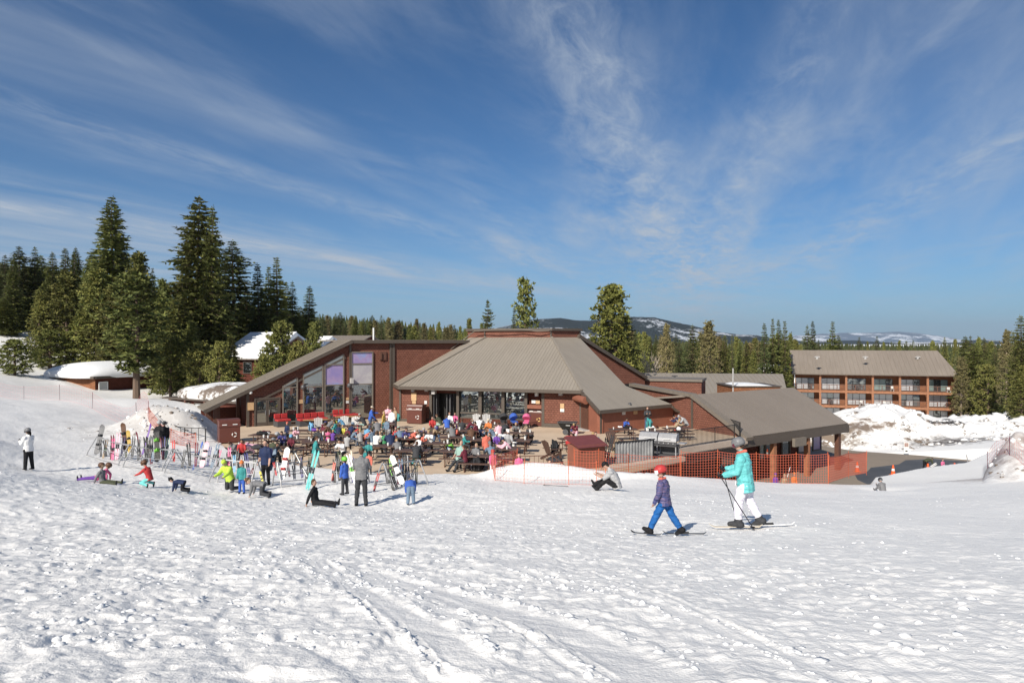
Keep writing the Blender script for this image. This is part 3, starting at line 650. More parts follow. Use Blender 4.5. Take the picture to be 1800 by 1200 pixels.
def onwall(wf, name, mat, x0, y0, x1, y1, o0=.02, o1=.06):
    xm = (x0+x1)/2; return small(lodge, name, mat, lambda mb: wf.box(mb, wf.T(x0), wf.T(x1), wf.Z(xm, y1), wf.Z(xm, y0), o0, o1))
onwall(wc, 'notice', M['sign_tan'], 723.5, 690, 732.5, 704); onwall(wc, 'notice', M['sign_tan'], 725, 704.5, 731.5, 711)
onwall(wc, 'notice', M['sign_white'], 746.5, 704, 751, 710)
onwall(wc, 'lamp', M['grey'], 725.5, 682.5, 730, 688, .02, .3); onwall(wc, 'lamp', M['grey'], 749, 683, 754, 687.5, .02, .3)
onwall(wc, 'speaker', M['grey'], 762, 683, 767.5, 692, .05, .4)
onwall(wc, 'speaker', M['sign_white'], 941, 686, 946, 696, -.2, .15)
onwall(wc, 'notice', M['sign_white'], 933, 703, 940, 709, -.28, -.2); onwall(wc, 'notice', M['sign_tan'], 940.5, 703, 947.5, 710, -.28, -.2)
onwall(wc, 'shelf', M['panel_red'], 927, 711.5, 952, 718, -.28, .05)
onwall(wc, 'lamp', M['grey'], 983.5, 687.5, 990, 694.5, .02, .3)
onwall(wc, 'notice', M['sign_tan'], 985, 709, 992, 717.5); onwall(wc, 'notice', M['sign_white'], 985, 718, 992, 723.5)
# service door with rolled awning
small(lodge, 'wall', M['panel_red'], lambda mb: wd.poly(mb, [(0, -.1), (wd.len, -.1), (wd.len, 1.62), (0, 2.9)], -.25, 0))
small(lodge, 'door', M['wood_dark'], lambda mb: [wd.box(mb, .25, 1.35, .08+i*.13, .19+i*.13, .02, .06) for i in range(15)])
small(lodge, 'awning', M['panel_red'], lambda mb: mb.tube([wd.pt(-.15, 2.32, .35), wd.pt(1.6, 2.22, .35)], .27, 12))
small(lodge, 'sill', M['grey'], lambda mb: wd.box(mb, .1, 1.5, 0, .08, .0, .5))
# south-east wall
wall(we, 1.62, M['panel_red'], 0, we.len)
small(lodge, 'trim', M['trim'], lambda mb: we.box(mb, -.02, .14, 0, 1.6, .003, .05))
onwall(we, 'notice', M['sign_white'], 1093, 722, 1098.5, 728.5); onwall(we, 'notice', M['sign_tan'], 1113, 720.5, 1119.5, 727.5)
small(lodge, 'lamp', M['darkgrey'], lambda mb: mb.lathe([(.02, 0), (.14, .05), (.1, .22), (.02, .25)], P(1107, 713, 50)))
small(lodge, 'downspout', M['trim'], lambda mb: mb.tube([eF+Vector((.02, -.1, -.2)), eF+Vector((.35, .05, -.5)), eF+Vector((.75, .2, -.68))], .11, 8))
small(lodge, 'wall', M['shingle'], lambda mb: mb.prism([(-3.9, 63.1, 2), (-2.4, 62.15, 2), (3.5, 60.15, 2), (6.1, 62.1, 2), (7, 68, 2), (-3, 70, 2)], (0, 0, 5.0)))
# hip roof
roof_facet('roof', [eB, eC, t1, t0], lodge, sp=.27, rib=.02)
roof_facet('roof', [eC, eD, t2, t1], lodge, sp=.27, rib=.022)
roof_facet('roof', [eD, eE, eF, eM, t3, t2], lodge, sp=.27, rib=.012)
mb = MB()
for a, b_ in ((eB, eC), (eC, eD), (eD, eE), (eE, eF)): mb.bar(a+Vector((0, 0, -.13)), b_+Vector((0, 0, -.13)), .14, .24)
mb.build('gutter', M['trim'], lodge)
for a, b_ in ((eC, t1), (eD, t2)): small(lodge, 'ridge_cap', M['roof_rib'], lambda mb: mb.bar(a+Vector((0, 0, .05)), b_+Vector((0, 0, .05)), .2, .06))
mb = MB()
for px, py, d in ((940, 676, 51), ): pass
# clerestory cap
cw = [t0+Vector((-.2, .1, 0)), t1+Vector((0, .12, 0)), t2+Vector((0, .12, 0)), t3+Vector((.1, .1, 0))]
for i in range(3):
    w = WF(cw[i], cw[i+1]); small(lodge, 'wall', M['shingle'], lambda mb: w.box(mb, 0, w.len, 6.6, 7.45, -.3, 0))
    small(lodge, 'fascia', M['trim'], lambda mb: w.box(mb, -.1, w.len+.1, 7.45, 7.66, -.5, .18))
    small(lodge, 'trim', M['trim'], lambda mb: w.box(mb, w.len-.12, w.len, 6.7, 7.44, .004, .08))
small(lodge, 'roof', M['roof'], lambda mb: mb.prism([cw[0]+Vector((0, 0, .7)), cw[1]+Vector((0, 0, .7)), cw[2]+Vector((0, 0, .7)), cw[3]+Vector((0, 0, .7)), Vector((7, 68, 7.55)), Vector((-3, 70, 7.55))], (0, 0, .08)))
# white cable looping along the cap and down to the left
cab = [P(792, 614, 61.2), P(812, 599, 62.0), P(826, 588, 62.2), P(834, 582, 62.0), P(848, 581, 61.6), P(870, 579, 61.0), P(915, 578.5, 60.4), P(945, 582, 59.9), P(965, 581, 59.8), P(982, 577, 60.6)]
tag(MB().tube(cab, .04, 6).build('cable', M['trim_light']), 'white cable looping along the top of the hipped roof', 'cable')
# right rear gable wall
wr = WF(t3[:2], (13.1, 67.3))
small(lodge, 'wall', M['shingle'], lambda mb: wr.poly(mb, [(0, 2), (wr.len, 2), (wr.len, 2.8), (0, 6.9)], -.3, 0))
small(lodge, 'fascia', M['trim'], lambda mb: wr.strip(mb, (-.2, 7.0), (wr.len+.1, 2.9), .32, -.4, .25))
small(lodge, 'vent', M['black'], lambda mb: wr.box(mb, wr.T(1098), wr.T(1116), wr.Z(1107, 680), wr.Z(1107, 674), .01, .06))
roof_facet('roof', [wr.pt(0, 7.1, .2), wr.pt(wr.len, 2.98, .2), wr.pt(wr.len, 2.98, -9), wr.pt(0, 7.1, -9)], lodge)
# lower wing: gable wall, roof, ground floor
wg = WF((10.2, 58.1), (15.75, 45.9))
gs = wg.T(1217); zr = 2.42
tpv = [(0, -.1), (wg.len, -.1), (wg.len, .05), (gs, zr), (0, 2.75)]
small(lodge, 'wall', M['shingle'], lambda mb: wg.poly(mb, tpv, -.3, 0))
small(lodge, 'fascia', M['trim_light'], lambda mb: (wg.strip(mb, (-.1, 2.82), (gs+.05, zr+.07), .26, -.35, .22), wg.strip(mb, (gs, zr+.06), (wg.len+.25, -.02), .26, -.35, .22)))
small(lodge, 'trim', M['trim'], lambda mb: wg.box(mb, wg.T(1217)-.1, wg.T(1217)+.1, 0, 2.2, .004, .06))
lw = [Vector((13.45, 50.9, zr+.12)), Vector((24.2, 58.7, zr+.12)), Vector((26.45, 53.7, .08)), Vector((15.7, 45.9, .08))]
roof_facet('roof', [lw[3], lw[2], lw[1], lw[0]], lodge, .14, M['roof_brown'], M['roof_brown_rib'], .3, .012)
bkr = Vector((-2.9, 4.0, 0))
roof_facet('roof', [lw[0], lw[1], lw[1]+bkr+Vector((0, 0, -.6)), lw[0]+bkr+Vector((0, 0, -.6))], lodge, .14, M['roof_brown'], M['roof_brown_rib'], .3, .012)
wv = WF(lw[3][:2], lw[2][:2])      # eave line of the lower wing
small(lodge, 'fascia', M['trim'], lambda mb: wv.box(mb, -.3, wv.len+.05, -.62, -.02, -.12, .06))
small(lodge, 'fascia', M['trim'], lambda mb: mb.prism([lw[1]+Vector((0, 0, -.15)), lw[2]+Vector((0, 0, -.15)), lw[2]+Vector((0, 0, -.75)), lw[1]+Vector((0, 0, -2.8))], (-.12, .08, 0)))
TY = -3.5
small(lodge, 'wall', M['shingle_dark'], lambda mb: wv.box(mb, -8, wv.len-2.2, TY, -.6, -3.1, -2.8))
wv2 = WF(wv.pt(0, 0, -2.8)[:2], wv.pt(wv.len, 0, -2.8)[:2])
for a, b_, g in ((1238, 1262, 'glass'), (1266, 1290, 'glass'), (1334, 1342, 'glass_teal'), (1345, 1356, 'glass'), (1373, 1386, 'glass'), (1402, 1415, 'film_grey'), (1428, 1441, 'film')):
    window(lodge, wv2, wv2.T(a), wv2.T(b_), [], -2.35, -.9, M[g], framemat=M['trim'])
for px, w_ in ((1365, .32), (1424, .3), (1478, .36)):
    t = wv.T(px); small(lodge, 'post', M['wood'] if px < 1470 else M['wood_dark'], lambda mb: wv.box(mb, t-w_/2, t+w_/2, TY, -.6, -.42, -.08))
small(lodge, 'sign_box', M['trim_light'], lambda mb: wv.box(mb, wv.T(1391), wv.T(1411), -1.05, -.45, .07, .3))
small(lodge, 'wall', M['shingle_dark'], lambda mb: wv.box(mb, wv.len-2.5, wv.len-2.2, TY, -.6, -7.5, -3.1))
# terrace edge, its slab face and the retaining walls
ter = WF(G(1183, 789)[:2], G(1307, 770)[:2])
tag(small(None, 'terrace_edge', M['concrete_cap'], lambda mb: (ter.box(mb, -.1, ter.len+.1, -.34, .02, -.5, .25), ter.box(mb, -.1, ter.len, -.44, -.34, -.5, .16))), 'pale concrete edge beam of the raised terrace', 'beam')
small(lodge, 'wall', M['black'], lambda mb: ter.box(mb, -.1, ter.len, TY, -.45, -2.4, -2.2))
small(lodge, 'fascia', M['trim'], lambda mb: ter.box(mb, -.1, ter.len+.2, -1.05, -.45, -.4, -.1))
cap = WF(G(1085, 824)[:2], G(1199, 805)[:2])
rw = tag(empty('retaining_wall', (0, 0, 0)), 'brown shingled retaining wall with pale concrete cap behind the orange net', 'wall')
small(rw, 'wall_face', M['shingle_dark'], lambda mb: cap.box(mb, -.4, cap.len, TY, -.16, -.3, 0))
small(rw, 'coping', M['concrete_cap'], lambda mb: cap.box(mb, -.5, cap.len+.1, -.16, .1, -.45, .15))
small(rw, 'wall_face', M['shingle_dark'], lambda mb: mb.prism([cap.pt(cap.len-.3, TY, -.3), cap.pt(cap.len, TY, -.3), ter.pt(0, TY, 0), ter.pt(-.3, TY, 0)], (0, 0, 3.3)))
rp = tag(small(None, 'ramp', M['concrete'], lambda mb: mb.b8([cap.pt(-.5, -2.5, 2.0), cap.pt(4.9, -4, 2.4), cap.pt(4.4, -4, .01), cap.pt(-.5, -2.5, .01), cap.pt(-.5, -.25, 2.0), cap.pt(4.9, -1.2, 2.4), cap.pt(4.4, -.95, .01), cap.pt(-.5, -.25, .01)])), 'tan concrete ramp below the retaining wall', kind='structure')
# annex behind: flat wing and long metal roofed hall
an = empty('annex_building', (0, 0, 0), 0, 'long low annex with tan metal roof behind the lodge', 'building')
w1 = WF(P(1132, 690, 68)[:2], P(1233, 690, 66)[:2])
small(an, 'wall', M['shingle'], lambda mb: w1.box(mb, 0, w1.len, -1, w1.Z(1180, 670), -4, 0))
small(an, 'fascia', M['trim_light'], lambda mb: w1.box(mb, -.1, w1.len+.1, w1.Z(1180, 670), w1.Z(1180, 666), -4.1, .15))
e0 = P(1120, 690, 74); e1 = P(1385, 693, 72); r0 = P(1120, 655, 82); r1 = P(1376, 657, 80)
roof_facet('roof', [e0, e1, r1, r0], an, .15, M['roof'], M['roof_rib'], .5)
small(an, 'wall', M['shingle_dark'], lambda mb: mb.prism([e0-Vector((0, -.4, .2)), e1-Vector((0, -.4, .2)), r1-Vector((0, 0, .2)), r0-Vector((0, 0, .2))], (0, 0, -6)))
w2 = WF(P(1287, 690, 68)[:2], P(1372, 690, 68)[:2])
small(an, 'wall', M['shingle_orange'], lambda mb: w2.box(mb, 0, w2.len, -2, w2.Z(1330, 680), -5, 0))
small(an, 'fascia', M['trim'], lambda mb: w2.box(mb, -.1, w2.len+.1, w2.Z(1330, 680), w2.Z(1330, 678), -5, .1))
small(an, 'snow_cover', M['snow_roof'], lambda mb: mb.b8([w2.pt(.5, w2.Z(1330, 678), 0), w2.pt(w2.len-.8, w2.Z(1330, 678), 0), w2.pt(w2.len-.8, w2.Z(1330, 678), -4), w2.pt(.5, w2.Z(1330, 678), -4),
      w2.pt(1.2, w2.Z(1330, 675.5), -.2), w2.pt(w2.len-2, w2.Z(1330, 676.5), -.2), w2.pt(w2.len-2, w2.Z(1330, 676), -4), w2.pt(1.2, w2.Z(1330, 675.5), -4)]))
small(an, 'vent', M['darkgrey'], lambda mb: (mb.tube([P(1186, 668, 75), P(1186, 661, 75)], .12, 8), mb.box(P(1186, 660.5, 75), (.6, .3, .1))))
tag(MB().tube([P(1288.5, 700, 68), P(1288.5, 647, 68)], .07, 6).build('antenna_mast', M['grey']), 'thin pale antenna mast behind the lower roof', 'mast')
# ---------------------------------------------------------------- hotel with balconies
ho = empty('balcony_hotel', (0, 0, 0), 0, 'three storey cedar hotel block with balconies behind the dirty snow pile', 'hotel')
wh = WF(P(1397, 684, 125)[:2], P(1681, 690, 117)[:2])
BZ = -8.4; fl = [wh.Z(1397, 684)-2.72*2, wh.Z(1397, 684)-2.72, wh.Z(1397, 684)-.05]; eave = .72; nb = 6; bw = wh.len/nb
small(ho, 'wall', M['shingle_orange'], lambda mb: (wh.box(mb, 0, wh.len, BZ-1, eave, -10, -1.9), wh.box(mb, -.15, .1, BZ-1, eave, -9, 0), wh.box(mb, wh.len-.1, wh.len+.15, BZ-1, eave, -9, 0)))
rt = 4.85
roof_facet('roof', [wh.pt(-.5, eave-.05, .7), wh.pt(wh.len+.3, eave-.05, .7), wh.pt(wh.len-1.3, rt, -6.2), wh.pt(-.5, rt, -6.2)], ho, .2, M['roof_brown'], M['roof_brown_rib'], .75, .05)
roof_facet('roof', [wh.pt(-.5, rt, -6.2), wh.pt(wh.len-1.3, rt, -6.2), wh.pt(wh.len+.3, eave, -12.5), wh.pt(-.5, eave, -12.5)], ho, .2, M['roof_brown'], M['roof_brown_rib'], .75, .05)
small(ho, 'wall', M['shingle_orange'], lambda mb: mb.prism([wh.pt(-.2, eave, .2), wh.pt(-.2, rt-.2, -6.2), wh.pt(-.2, eave, -12)], wh.pt(.2, 0)-wh.pt(0, 0)))
small(ho, 'wall', M['shingle_orange'], lambda mb: wh.box(mb, -5.6, -.3, BZ-1, wh.Z(1380, 655), -8, -1.0))
small(ho, 'snow_cover', M['snow_roof'], lambda mb: mb.lathe([(3.3, 0), (3.2, .5), (2.6, 1.1), (1.6, 1.5), (.1, 1.6)], wh.pt(-3.0, wh.Z(1380, 655), -4.3), 20, 1, 1.1))
small(ho, 'downspout', M['white'], lambda mb: wh.box(mb, -.1, .05, -2.7, eave, .05, .15))
for px in (1436, 1521, 1613):
    small(ho, 'vent', M['grey'], lambda mb: (mb.tube([P(px, 631, 122), P(px, 626, 122)], .22, 6), mb.box(P(px, 627, 121.9), (.9, .3, .12))))
rnd = random.Random(5)
for s in range(nb+1):
    small(ho, 'post', M['wood'], lambda mb: wh.box(mb, s*bw-.17, s*bw+.17, BZ-1, eave-.1, -.35, 0))
for k in range(3):
    z = fl[k]
    for s in range(nb):
        a, b_ = s*bw+.17, (s+1)*bw-.17
        small(ho, 'balcony', M['wood'], lambda mb: wh.box(mb, a, b_, z-.42, z, -1.9, -.05))
        def rail(mb):
            wh.box(mb, a, b_, z+.93, z+1.04, -.14, -.06)
            for q in range(4): wh.box(mb, a+(b_-a)*q/3-.06, a+(b_-a)*q/3+.06, z, z+.95, -.13, -.07)
            for q in range(1, 4): wh.box(mb, a, b_, z+.22*q, z+.22*q+.05, -.115, -.085)
        small(ho, 'railing', M['wood_dark'], rail)
        kind = rnd.choice(['glass_curtain', 'glass_curtain', 'glass_curtain', 'glass_dim', 'glass_teal', 'glass_curtain'])
        if k == 2: kind = ['glass_curtain', 'glass_curtain', 'glass_dim', 'glass_teal', 'glass_curtain', 'glass_teal'][s]
        wp = 3.0; x0 = a+.15
        wq = WF(wh.pt(0, 0, -1.9)[:2], wh.pt(wh.len, 0, -1.9)[:2])
        for q in range(3):
            g = M[kind] if rnd.random() < .72 else M['glass_dim']
            window(ho, wq, x0+q*1.05, x0+q*1.05+.98, [], z+.1, z+2.05, g, fw=.05, framemat=M['darkgrey'])
        if rnd.random() < .6:
            cx = a+rnd.uniform(.6, 3.2)
            small(ho, 'balcony_chair', M['white'] if rnd.random() < .6 else M['darkgrey'], lambda mb: (mb.box(wh.pt(cx, z+.42, -.7), (.5, .5, .06)), mb.box(wh.pt(cx, z+.68, -.95), (.5, .06, .5)), [mb.box(wh.pt(cx+i*.22, z+.2, -.7+j*.22), (.05, .05, .42)) for i in (-1, 1) for j in (-1, 1)]))
# ---------------------------------------------------------------- cabins on the left
def snow_dome(parent, cx, cy, z, rx, ry, h, rot, seed=1):
    mb = MB(); n = 36; m = 12; vs = []; fs = []; c, s_ = math.cos(rot), math.sin(rot)
    for j in range(m+1):
        t = j/m; r = math.sin(t*math.pi/2); zz = h*(math.cos(t*math.pi/2)**.8)
        for i in range(n):
            a = 2*math.pi*i/n; q = (abs(math.cos(a))**5+abs(math.sin(a))**5)**(-1/5)
            rr = r*q*(1+.04*math.sin(a*5+seed)); x, y = rr*math.cos(a)*rx, rr*math.sin(a)*ry
            vs.append((cx+x*c-y*s_, cy+x*s_+y*c, z+zz+.05*math.sin(a*3+seed+t*5)))
    for i in range(n): vs.append((vs[m*n+i][0]*.985+cx*.015, vs[m*n+i][1]*.985+cy*.015, z-.28))
    for j in range(m+1):
        for i in range(n): fs.append((j*n+i, (j+1)*n+i, (j+1)*n+(i+1) % n, j*n+(i+1) % n))
    mb.add(vs, fs); return mb.build('snow_cover', M['snow_roof'], parent, smooth=True)
cb = empty('snowy_cabin', (0, 0, 0), 0, 'low cedar cabin under a thick rounded cap of snow at the left', 'cabin')
c0 = Vector((-51.9, 85)); cl = Vector((-60.5, 88.8)); cr = Vector((-47.3, 94.5))
ca = WF(cl, c0); cbw = WF(c0, cr)
small(cb, 'wall', M['shingle_orange'], lambda mb: ca.box(mb, 0, ca.len, -.8, 1.85, -.3, 0))
small(cb, 'wall', M['shingle_dark'], lambda mb: cbw.box(mb, .01, cbw.len, -.8, 1.85, -.3, 0))  # side turned from the sun, its shade put in as darker shingle
for k in range(3): small(cb, 'window', M['glass'], lambda mb: ca.box(mb, ca.len-2.3-k*2.6, ca.len-.7-k*2.6, -.3, .4, .01, .06))
window(cb, cbw, .5, 1.5, [], .5, 1.35, M['glass_curtain'], framemat=M['white'])
small(cb, 'fascia', M['trim'], lambda mb: (ca.box(mb, -.6, ca.len+.4, 1.85, 2.15, -.3, .5), cbw.box(mb, -.2, cbw.len+.5, 1.85, 2.15, -.3, .5)))
cc = (c0+cl+cr+(cl+cr-c0))/4
snow_dome(cb, cc.x, cc.y, 2.2, 5.4, 6.3, 1.65, math.atan2(ca.u.y, ca.u.x))
def chalet(label, px0, px1, ye, yr, yb, d, snow=True, mat='shingle_orange', roofm='roof_brown', depth=8):
    t = empty('chalet', (0, 0, 0), 0, label, 'chalet')
    w = WF(P(px0, yb, d)[:2], P(px1, yb, d*.98)[:2]); ze = w.Z((px0+px1)/2, ye); zr_ = w.Z((px0+px1)/2, yr); zb_ = w.Z((px0+px1)/2, yb)
    small(t, 'wall', M[mat], lambda mb: w.box(mb, 0, w.len, zb_-3, ze, -depth, 0))
    small(t, 'gable', M[mat], lambda mb: mb.prism([w.pt(.1, ze, -.1), w.pt(.1, zr_-.15, -depth/2), w.pt(.1, ze, -depth+.1)], w.pt(w.len-.2, 0)-w.pt(0, 0)))
    for k in range(max(1, int(w.len/3))):
        window(t, w, .8+k*3, 2.0+k*3, [], max(zb_, ze-2.2), ze-.7, M['glass'], framemat=M['trim'])
    for sgn in (0, 1):
        q = [w.pt(-.5, ze-.2, .6), w.pt(w.len+.5, ze-.2, .6), w.pt(w.len+.5, zr_, -depth/2), w.pt(-.5, zr_, -depth/2)] if sgn == 0 else [w.pt(-.5, zr_, -depth/2), w.pt(w.len+.5, zr_, -depth/2), w.pt(w.len+.5, ze-.2, -depth-.6), w.pt(-.5, ze-.2, -depth-.6)]
        r_ = roof_facet('roof', q, t, .15, M[roofm], M['roof_brown_rib'], .8)
        if snow: small(r_, 'snow_cover', M['snow_roof'], lambda mb: mb.b8([q[0]+Vector((0, .1, .02)), q[1]+Vector((0, .1, .02)), q[2]+Vector((0, 0, .02)), q[3]+Vector((0, 0, .02)), q[0]+Vector((.3, .4, .55)), q[1]+Vector((-.3, .4, .5)), q[2]+Vector((-.2, 0, .65)), q[3]+Vector((.2, 0, .6))]))
    return t
chalet('cedar chalet with grey roof half hidden by pines at the far left', 40, 68, 622, 603, 640, 120, True, depth=7)
chalet('small cedar building glimpsed between the pines behind the cabin', 120, 165, 612, 598, 640, 125, True)
chalet('chalet with a deep snowy roof beside the short bushy pines', 388, 468, 628, 590, 655, 96, True, 'shingle_dark', depth=14)
chalet('snow roofed building beyond the left hall, left of the green roof', 505, 560, 612, 596, 640, 130, True, 'shingle_dark')
chalet('long green roofed building behind the left hall', 562, 625, 604, 589, 630, 150, False, 'shingle_dark', 'roof_brown', 12)
t = empty('snowy_shed', (0, 0, 0), 0, 'long low shed with thick dirty snow on its roof left of the canopy', 'shed')
ws = WF(P(296, 712, 66)[:2], P(440, 712, 60)[:2])
small(t, 'wall', M['shingle_dark'], lambda mb: ws.box(mb, 0, ws.len, -1, 1.0, -6, 0))
for k in range(4): window(t, ws, .6+k*1.8, 1.6+k*1.8, [], .1, .7, M['glass_curtain'], framemat=M['trim'])
small(t, 'roof', M['trim'], lambda mb: ws.box(mb, -.4, ws.len+.2, 1.0, 1.15, -6.3, .4))
for px in (305, 331, 365): small(t, 'post', M['wood_dark'], lambda mb: ws.box(mb, ws.T(px)-.1, ws.T(px)+.1, -1, 1.0, .2, .38))
_c = ws.pt(ws.len/2, 0, -3); o = snow_dome(t, _c.x, _c.y, 1.3, ws.len/2+.2, 3.2, 1.25, math.atan2(ws.u.y, ws.u.x), 4); o.data.materials[0] = M['snow_dirty']
# utility pole
up = tag(MB().tube([P(656.5, 640, 140), P(656.5, 576, 140)], .16, 8).build('utility_pole', M['white']), 'pale utility pole rising behind the flat roof of the left hall', 'pole')
# ---------------------------------------------------------------- trees
def mat_foliage(name, c1, c2, c3):
    m, nt, N, L, b = newmat(name)
    tc = N.new('ShaderNodeTexCoord'); oi = N.new('ShaderNodeObjectInfo')
    n = noise(N, L, tc.outputs['Object'], 26, 4, .7); n2 = noise(N, L, tc.outputs['Object'], 5, 3, .6)
    c = ramp(N, L, n, [(.34, c1), (.55, c2), (.70, c3)])
    hs = N.new('ShaderNodeHueSaturation'); mr = N.new('ShaderNodeMapRange'); mr.inputs[3].default_value = .72; mr.inputs[4].default_value = 1.28
    L.new(oi.outputs['Random'], mr.inputs[0]); L.new(mr.outputs[0], hs.inputs['Value'])
    m2 = N.new('ShaderNodeMapRange'); m2.inputs[3].default_value = .485; m2.inputs[4].default_value = .515
    mm = N.new('ShaderNodeMath'); mm.operation = 'FRACT'; k = N.new('ShaderNodeMath'); k.operation = 'MULTIPLY'; L.new(oi.outputs['Random'], k.inputs[0]); k.inputs[1].default_value = 7.3; L.new(k.outputs[0], mm.inputs[0])
    L.new(mm.outputs[0], m2.inputs[0]); L.new(m2.outputs[0], hs.inputs['Hue'])
    L.new(c, hs.inputs['Color']); mx = N.new('ShaderNodeMixRGB'); mx.blend_type = 'MULTIPLY'; mx.inputs[0].default_value = 1
    L.new(hs.outputs[0], mx.inputs[1]); L.new(ramp(N, L, n2, [(.35, (.75, .75, .75)), (.65, (1.2, 1.2, 1.1))]), mx.inputs[2])
    L.new(mx.outputs[0], b.inputs['Base Color']); b.inputs['Roughness'].default_value = .7; b.inputs['Specular IOR Level'].default_value = .15
    return m
M['fir'] = mat_foliage('fir_needles', (.065, .082, .028), (.14, .155, .048), (.25, .23, .075))
M['fir_dark'] = mat_foliage('dark_fir_needles', (.050, .066, .030), (.10, .118, .045), (.17, .17, .06))
M['pine'] = mat_foliage('pine_needles', (.085, .105, .035), (.18, .18, .055), (.32, .285, .085))
M['pine_dry'] = mat_foliage('olive_pine_needles', (.11, .10, .045), (.18, .155, .075), (.26, .21, .11))
M['lush'] = mat_foliage('lush_fir_needles', (.07, .08, .025), (.16, .165, .045), (.30, .26, .07))
M['bark'] = simple('bark', (.13, .09, .065), .9, var=.3, vs=8)
M['bark_pale'] = simple('pale_bark', (.33, .26, .20), .9, var=.3, vs=8)
def spray(mb, p, dr, ln, w, droop, rnd, n=3):
    """flat ragged spray of needles: a few thin kites along a twig"""
    side = dr.cross(Vector((0, 0, 1)))
    if side.length < .1: side = Vector((1, 0, 0))
    side.normalize()
    for k in range(n):
        t = (k+.3)/n; q = p+dr*ln*t+Vector((0, 0, -droop*ln*t*t))
        for s in (-1, 1):
            a = dr*(.55+.3*rnd.random())+side*s*(.55+.5*rnd.random())+Vector((0, 0, rnd.uniform(-.75, .2)))
            l = w*(1.15-.6*t)*rnd.uniform(.7, 1.25); a.normalize(); a *= l
            b = Vector((rnd.uniform(-.25, .25), rnd.uniform(-.25, .25), rnd.uniform(.2, .7)))*l*.6+dr*l*.22
            mb.add([q, q+a*.5-b*.6, q+a, q+a*.5+b*.6], [(0, 1, 2, 3)])
    q = p+dr*ln+Vector((0, 0, -droop*ln)); e = dr*w*.6; b = side*w*.25
    mb.add([q-e*.5, q-b, q+e, q+b], [(0, 1, 2, 3)])
def tree_proto(kind, seed, prof, levels, per, name, label, foliage='fir', bark='bark', droop=.35, up=.1, gap=.0, n=5, w=.30, base=.06, tr=.013, irr=.25):
    rnd = random.Random(seed); root = empty(name, (0, -400, -50), 0, label, 'tree')
    mb = MB(); lean = rnd.uniform(-.01, .01)
    mb.tube([(lean*z*3, 0, z) for z in (0, .2, .45, .7, .9, .99)], [tr, tr*.85, tr*.62, tr*.38, tr*.16, tr*.04], 7)
    cr = MB()
    for i in range(levels):
        t = (i+rnd.uniform(-.3, .3))/levels; t = max(0, min(.985, t)); z = base+(1-base)*t
        R0 = prof(t)
        m = max(3, int(per*(.55+.45*R0/.16)))
        a0 = rnd.uniform(0, 6.28)
        lvl = 1+rnd.uniform(-irr, irr)*.6
        for k in range(m):
            if rnd.random() < gap: continue
            a = a0+6.283*k/m+rnd.uniform(-.35, .35); r = R0*lvl*rnd.uniform(1-irr, 1+irr*.5)
            if r < .006: continue
            elev = up*(t*1.6) - droop*(1-t)*.5+rnd.uniform(-.1, .1)
            d = Vector((math.cos(a), math.sin(a), elev)).normalized(); p0 = Vector((lean*z*3, 0, z))
            if r > .04: mb.tube([p0, p0+d*r*.5, p0+d*r*.85+Vector((0, 0, -droop*r*.15))], [tr*.22, tr*.14, tr*.05], 3, False)
            spray(cr, p0+d*r*.12, d, r*.88, w*r*.9+.008, droop*.3, rnd, n if r > .05 else max(2, n-2))
    for k in range(6): spray(cr, Vector((lean*2.8, 0, .93+.01*k)), Vector((rnd.uniform(-.5, .5), rnd.uniform(-.5, .5), 1)).normalized(), .02, .012, 0, rnd, 2)
    mb.build('trunk', M[bark], root, uv=False); c = cr.build('crown', M[foliage], root, uv=False)
    return root
def pine_proto(seed, name, label, prof, nb=70, foliage='pine', bark='bark', base=.12, tr=.016, cl=.05, tufts=13, q=9):
    """bushy pine: tufts of upturned needles at the ends of many limbs"""
    rnd = random.Random(seed); root = empty(name, (0, -400, -50), 0, label, 'tree')
    mb = MB(); cr = MB()
    mb.tube([(0, 0, 0), (.004, 0, .25), (-.004, .003, .5), (0, 0, .75), (0, 0, .97)], [tr, tr*.8, tr*.6, tr*.35, tr*.06], 7)
    for i in range(nb):
        t = ((i+rnd.random())/nb); z = base+(1-base)*t*.97; a = i*2.39996+rnd.uniform(-.3, .3)
        r = prof(t)*rnd.uniform(.72, 1.12); d = Vector((math.cos(a), math.sin(a), rnd.uniform(-.05, .25)+.5*t)).normalized()
        p0 = Vector((0, 0, z-.02)); e = p0+d*r+Vector((0, 0, .12*r))
        mb.tube([p0, p0+d*r*.5-Vector((0, 0, .04*r)), e], [tr*.25, tr*.15, tr*.05], 3, False)
        for j in range(tufts):
            s = rnd.uniform(.25, 1.0)**.7; c = p0+d*r*s+Vector((rnd.gauss(0, 1), rnd.gauss(0, 1), rnd.gauss(0, .7)))*cl*.55*(.4+s*.7)
            sz = cl*rnd.uniform(.45, .95)
            for k in range(q):
                v = Vector((rnd.gauss(0, 1), rnd.gauss(0, 1), rnd.gauss(.6, .8))).normalized()*sz*rnd.uniform(.5, 1)
                sd = v.cross(Vector((rnd.random()-.5, rnd.random()-.5, rnd.random()-.5))).normalized()*sz*.17
                cr.add([c-v*.15, c+v*.45-sd, c+v, c+v*.45+sd], [(0, 1, 2, 3)])
    mb.build('trunk', M[bark], root, uv=False); cr.build('crown', M[foliage], root, uv=False)
    return root
cone = lambda R_, e=.85: (lambda t: R_*(1-t)**e*(1 if t > .06 else .75))
TP = {}
TP['fir'] = [tree_proto('fir', 1, cone(.165, .62), 54, 16, 'fir_tree', 'x', 'fir', n=6), tree_proto('fir', 2, cone(.175, .55), 50, 16, 'fir_tree', 'x', 'fir', n=6, irr=.4), tree_proto('fir', 3, cone(.145, .6), 50, 15, 'fir_tree', 'x', 'fir', n=6, irr=.35)]
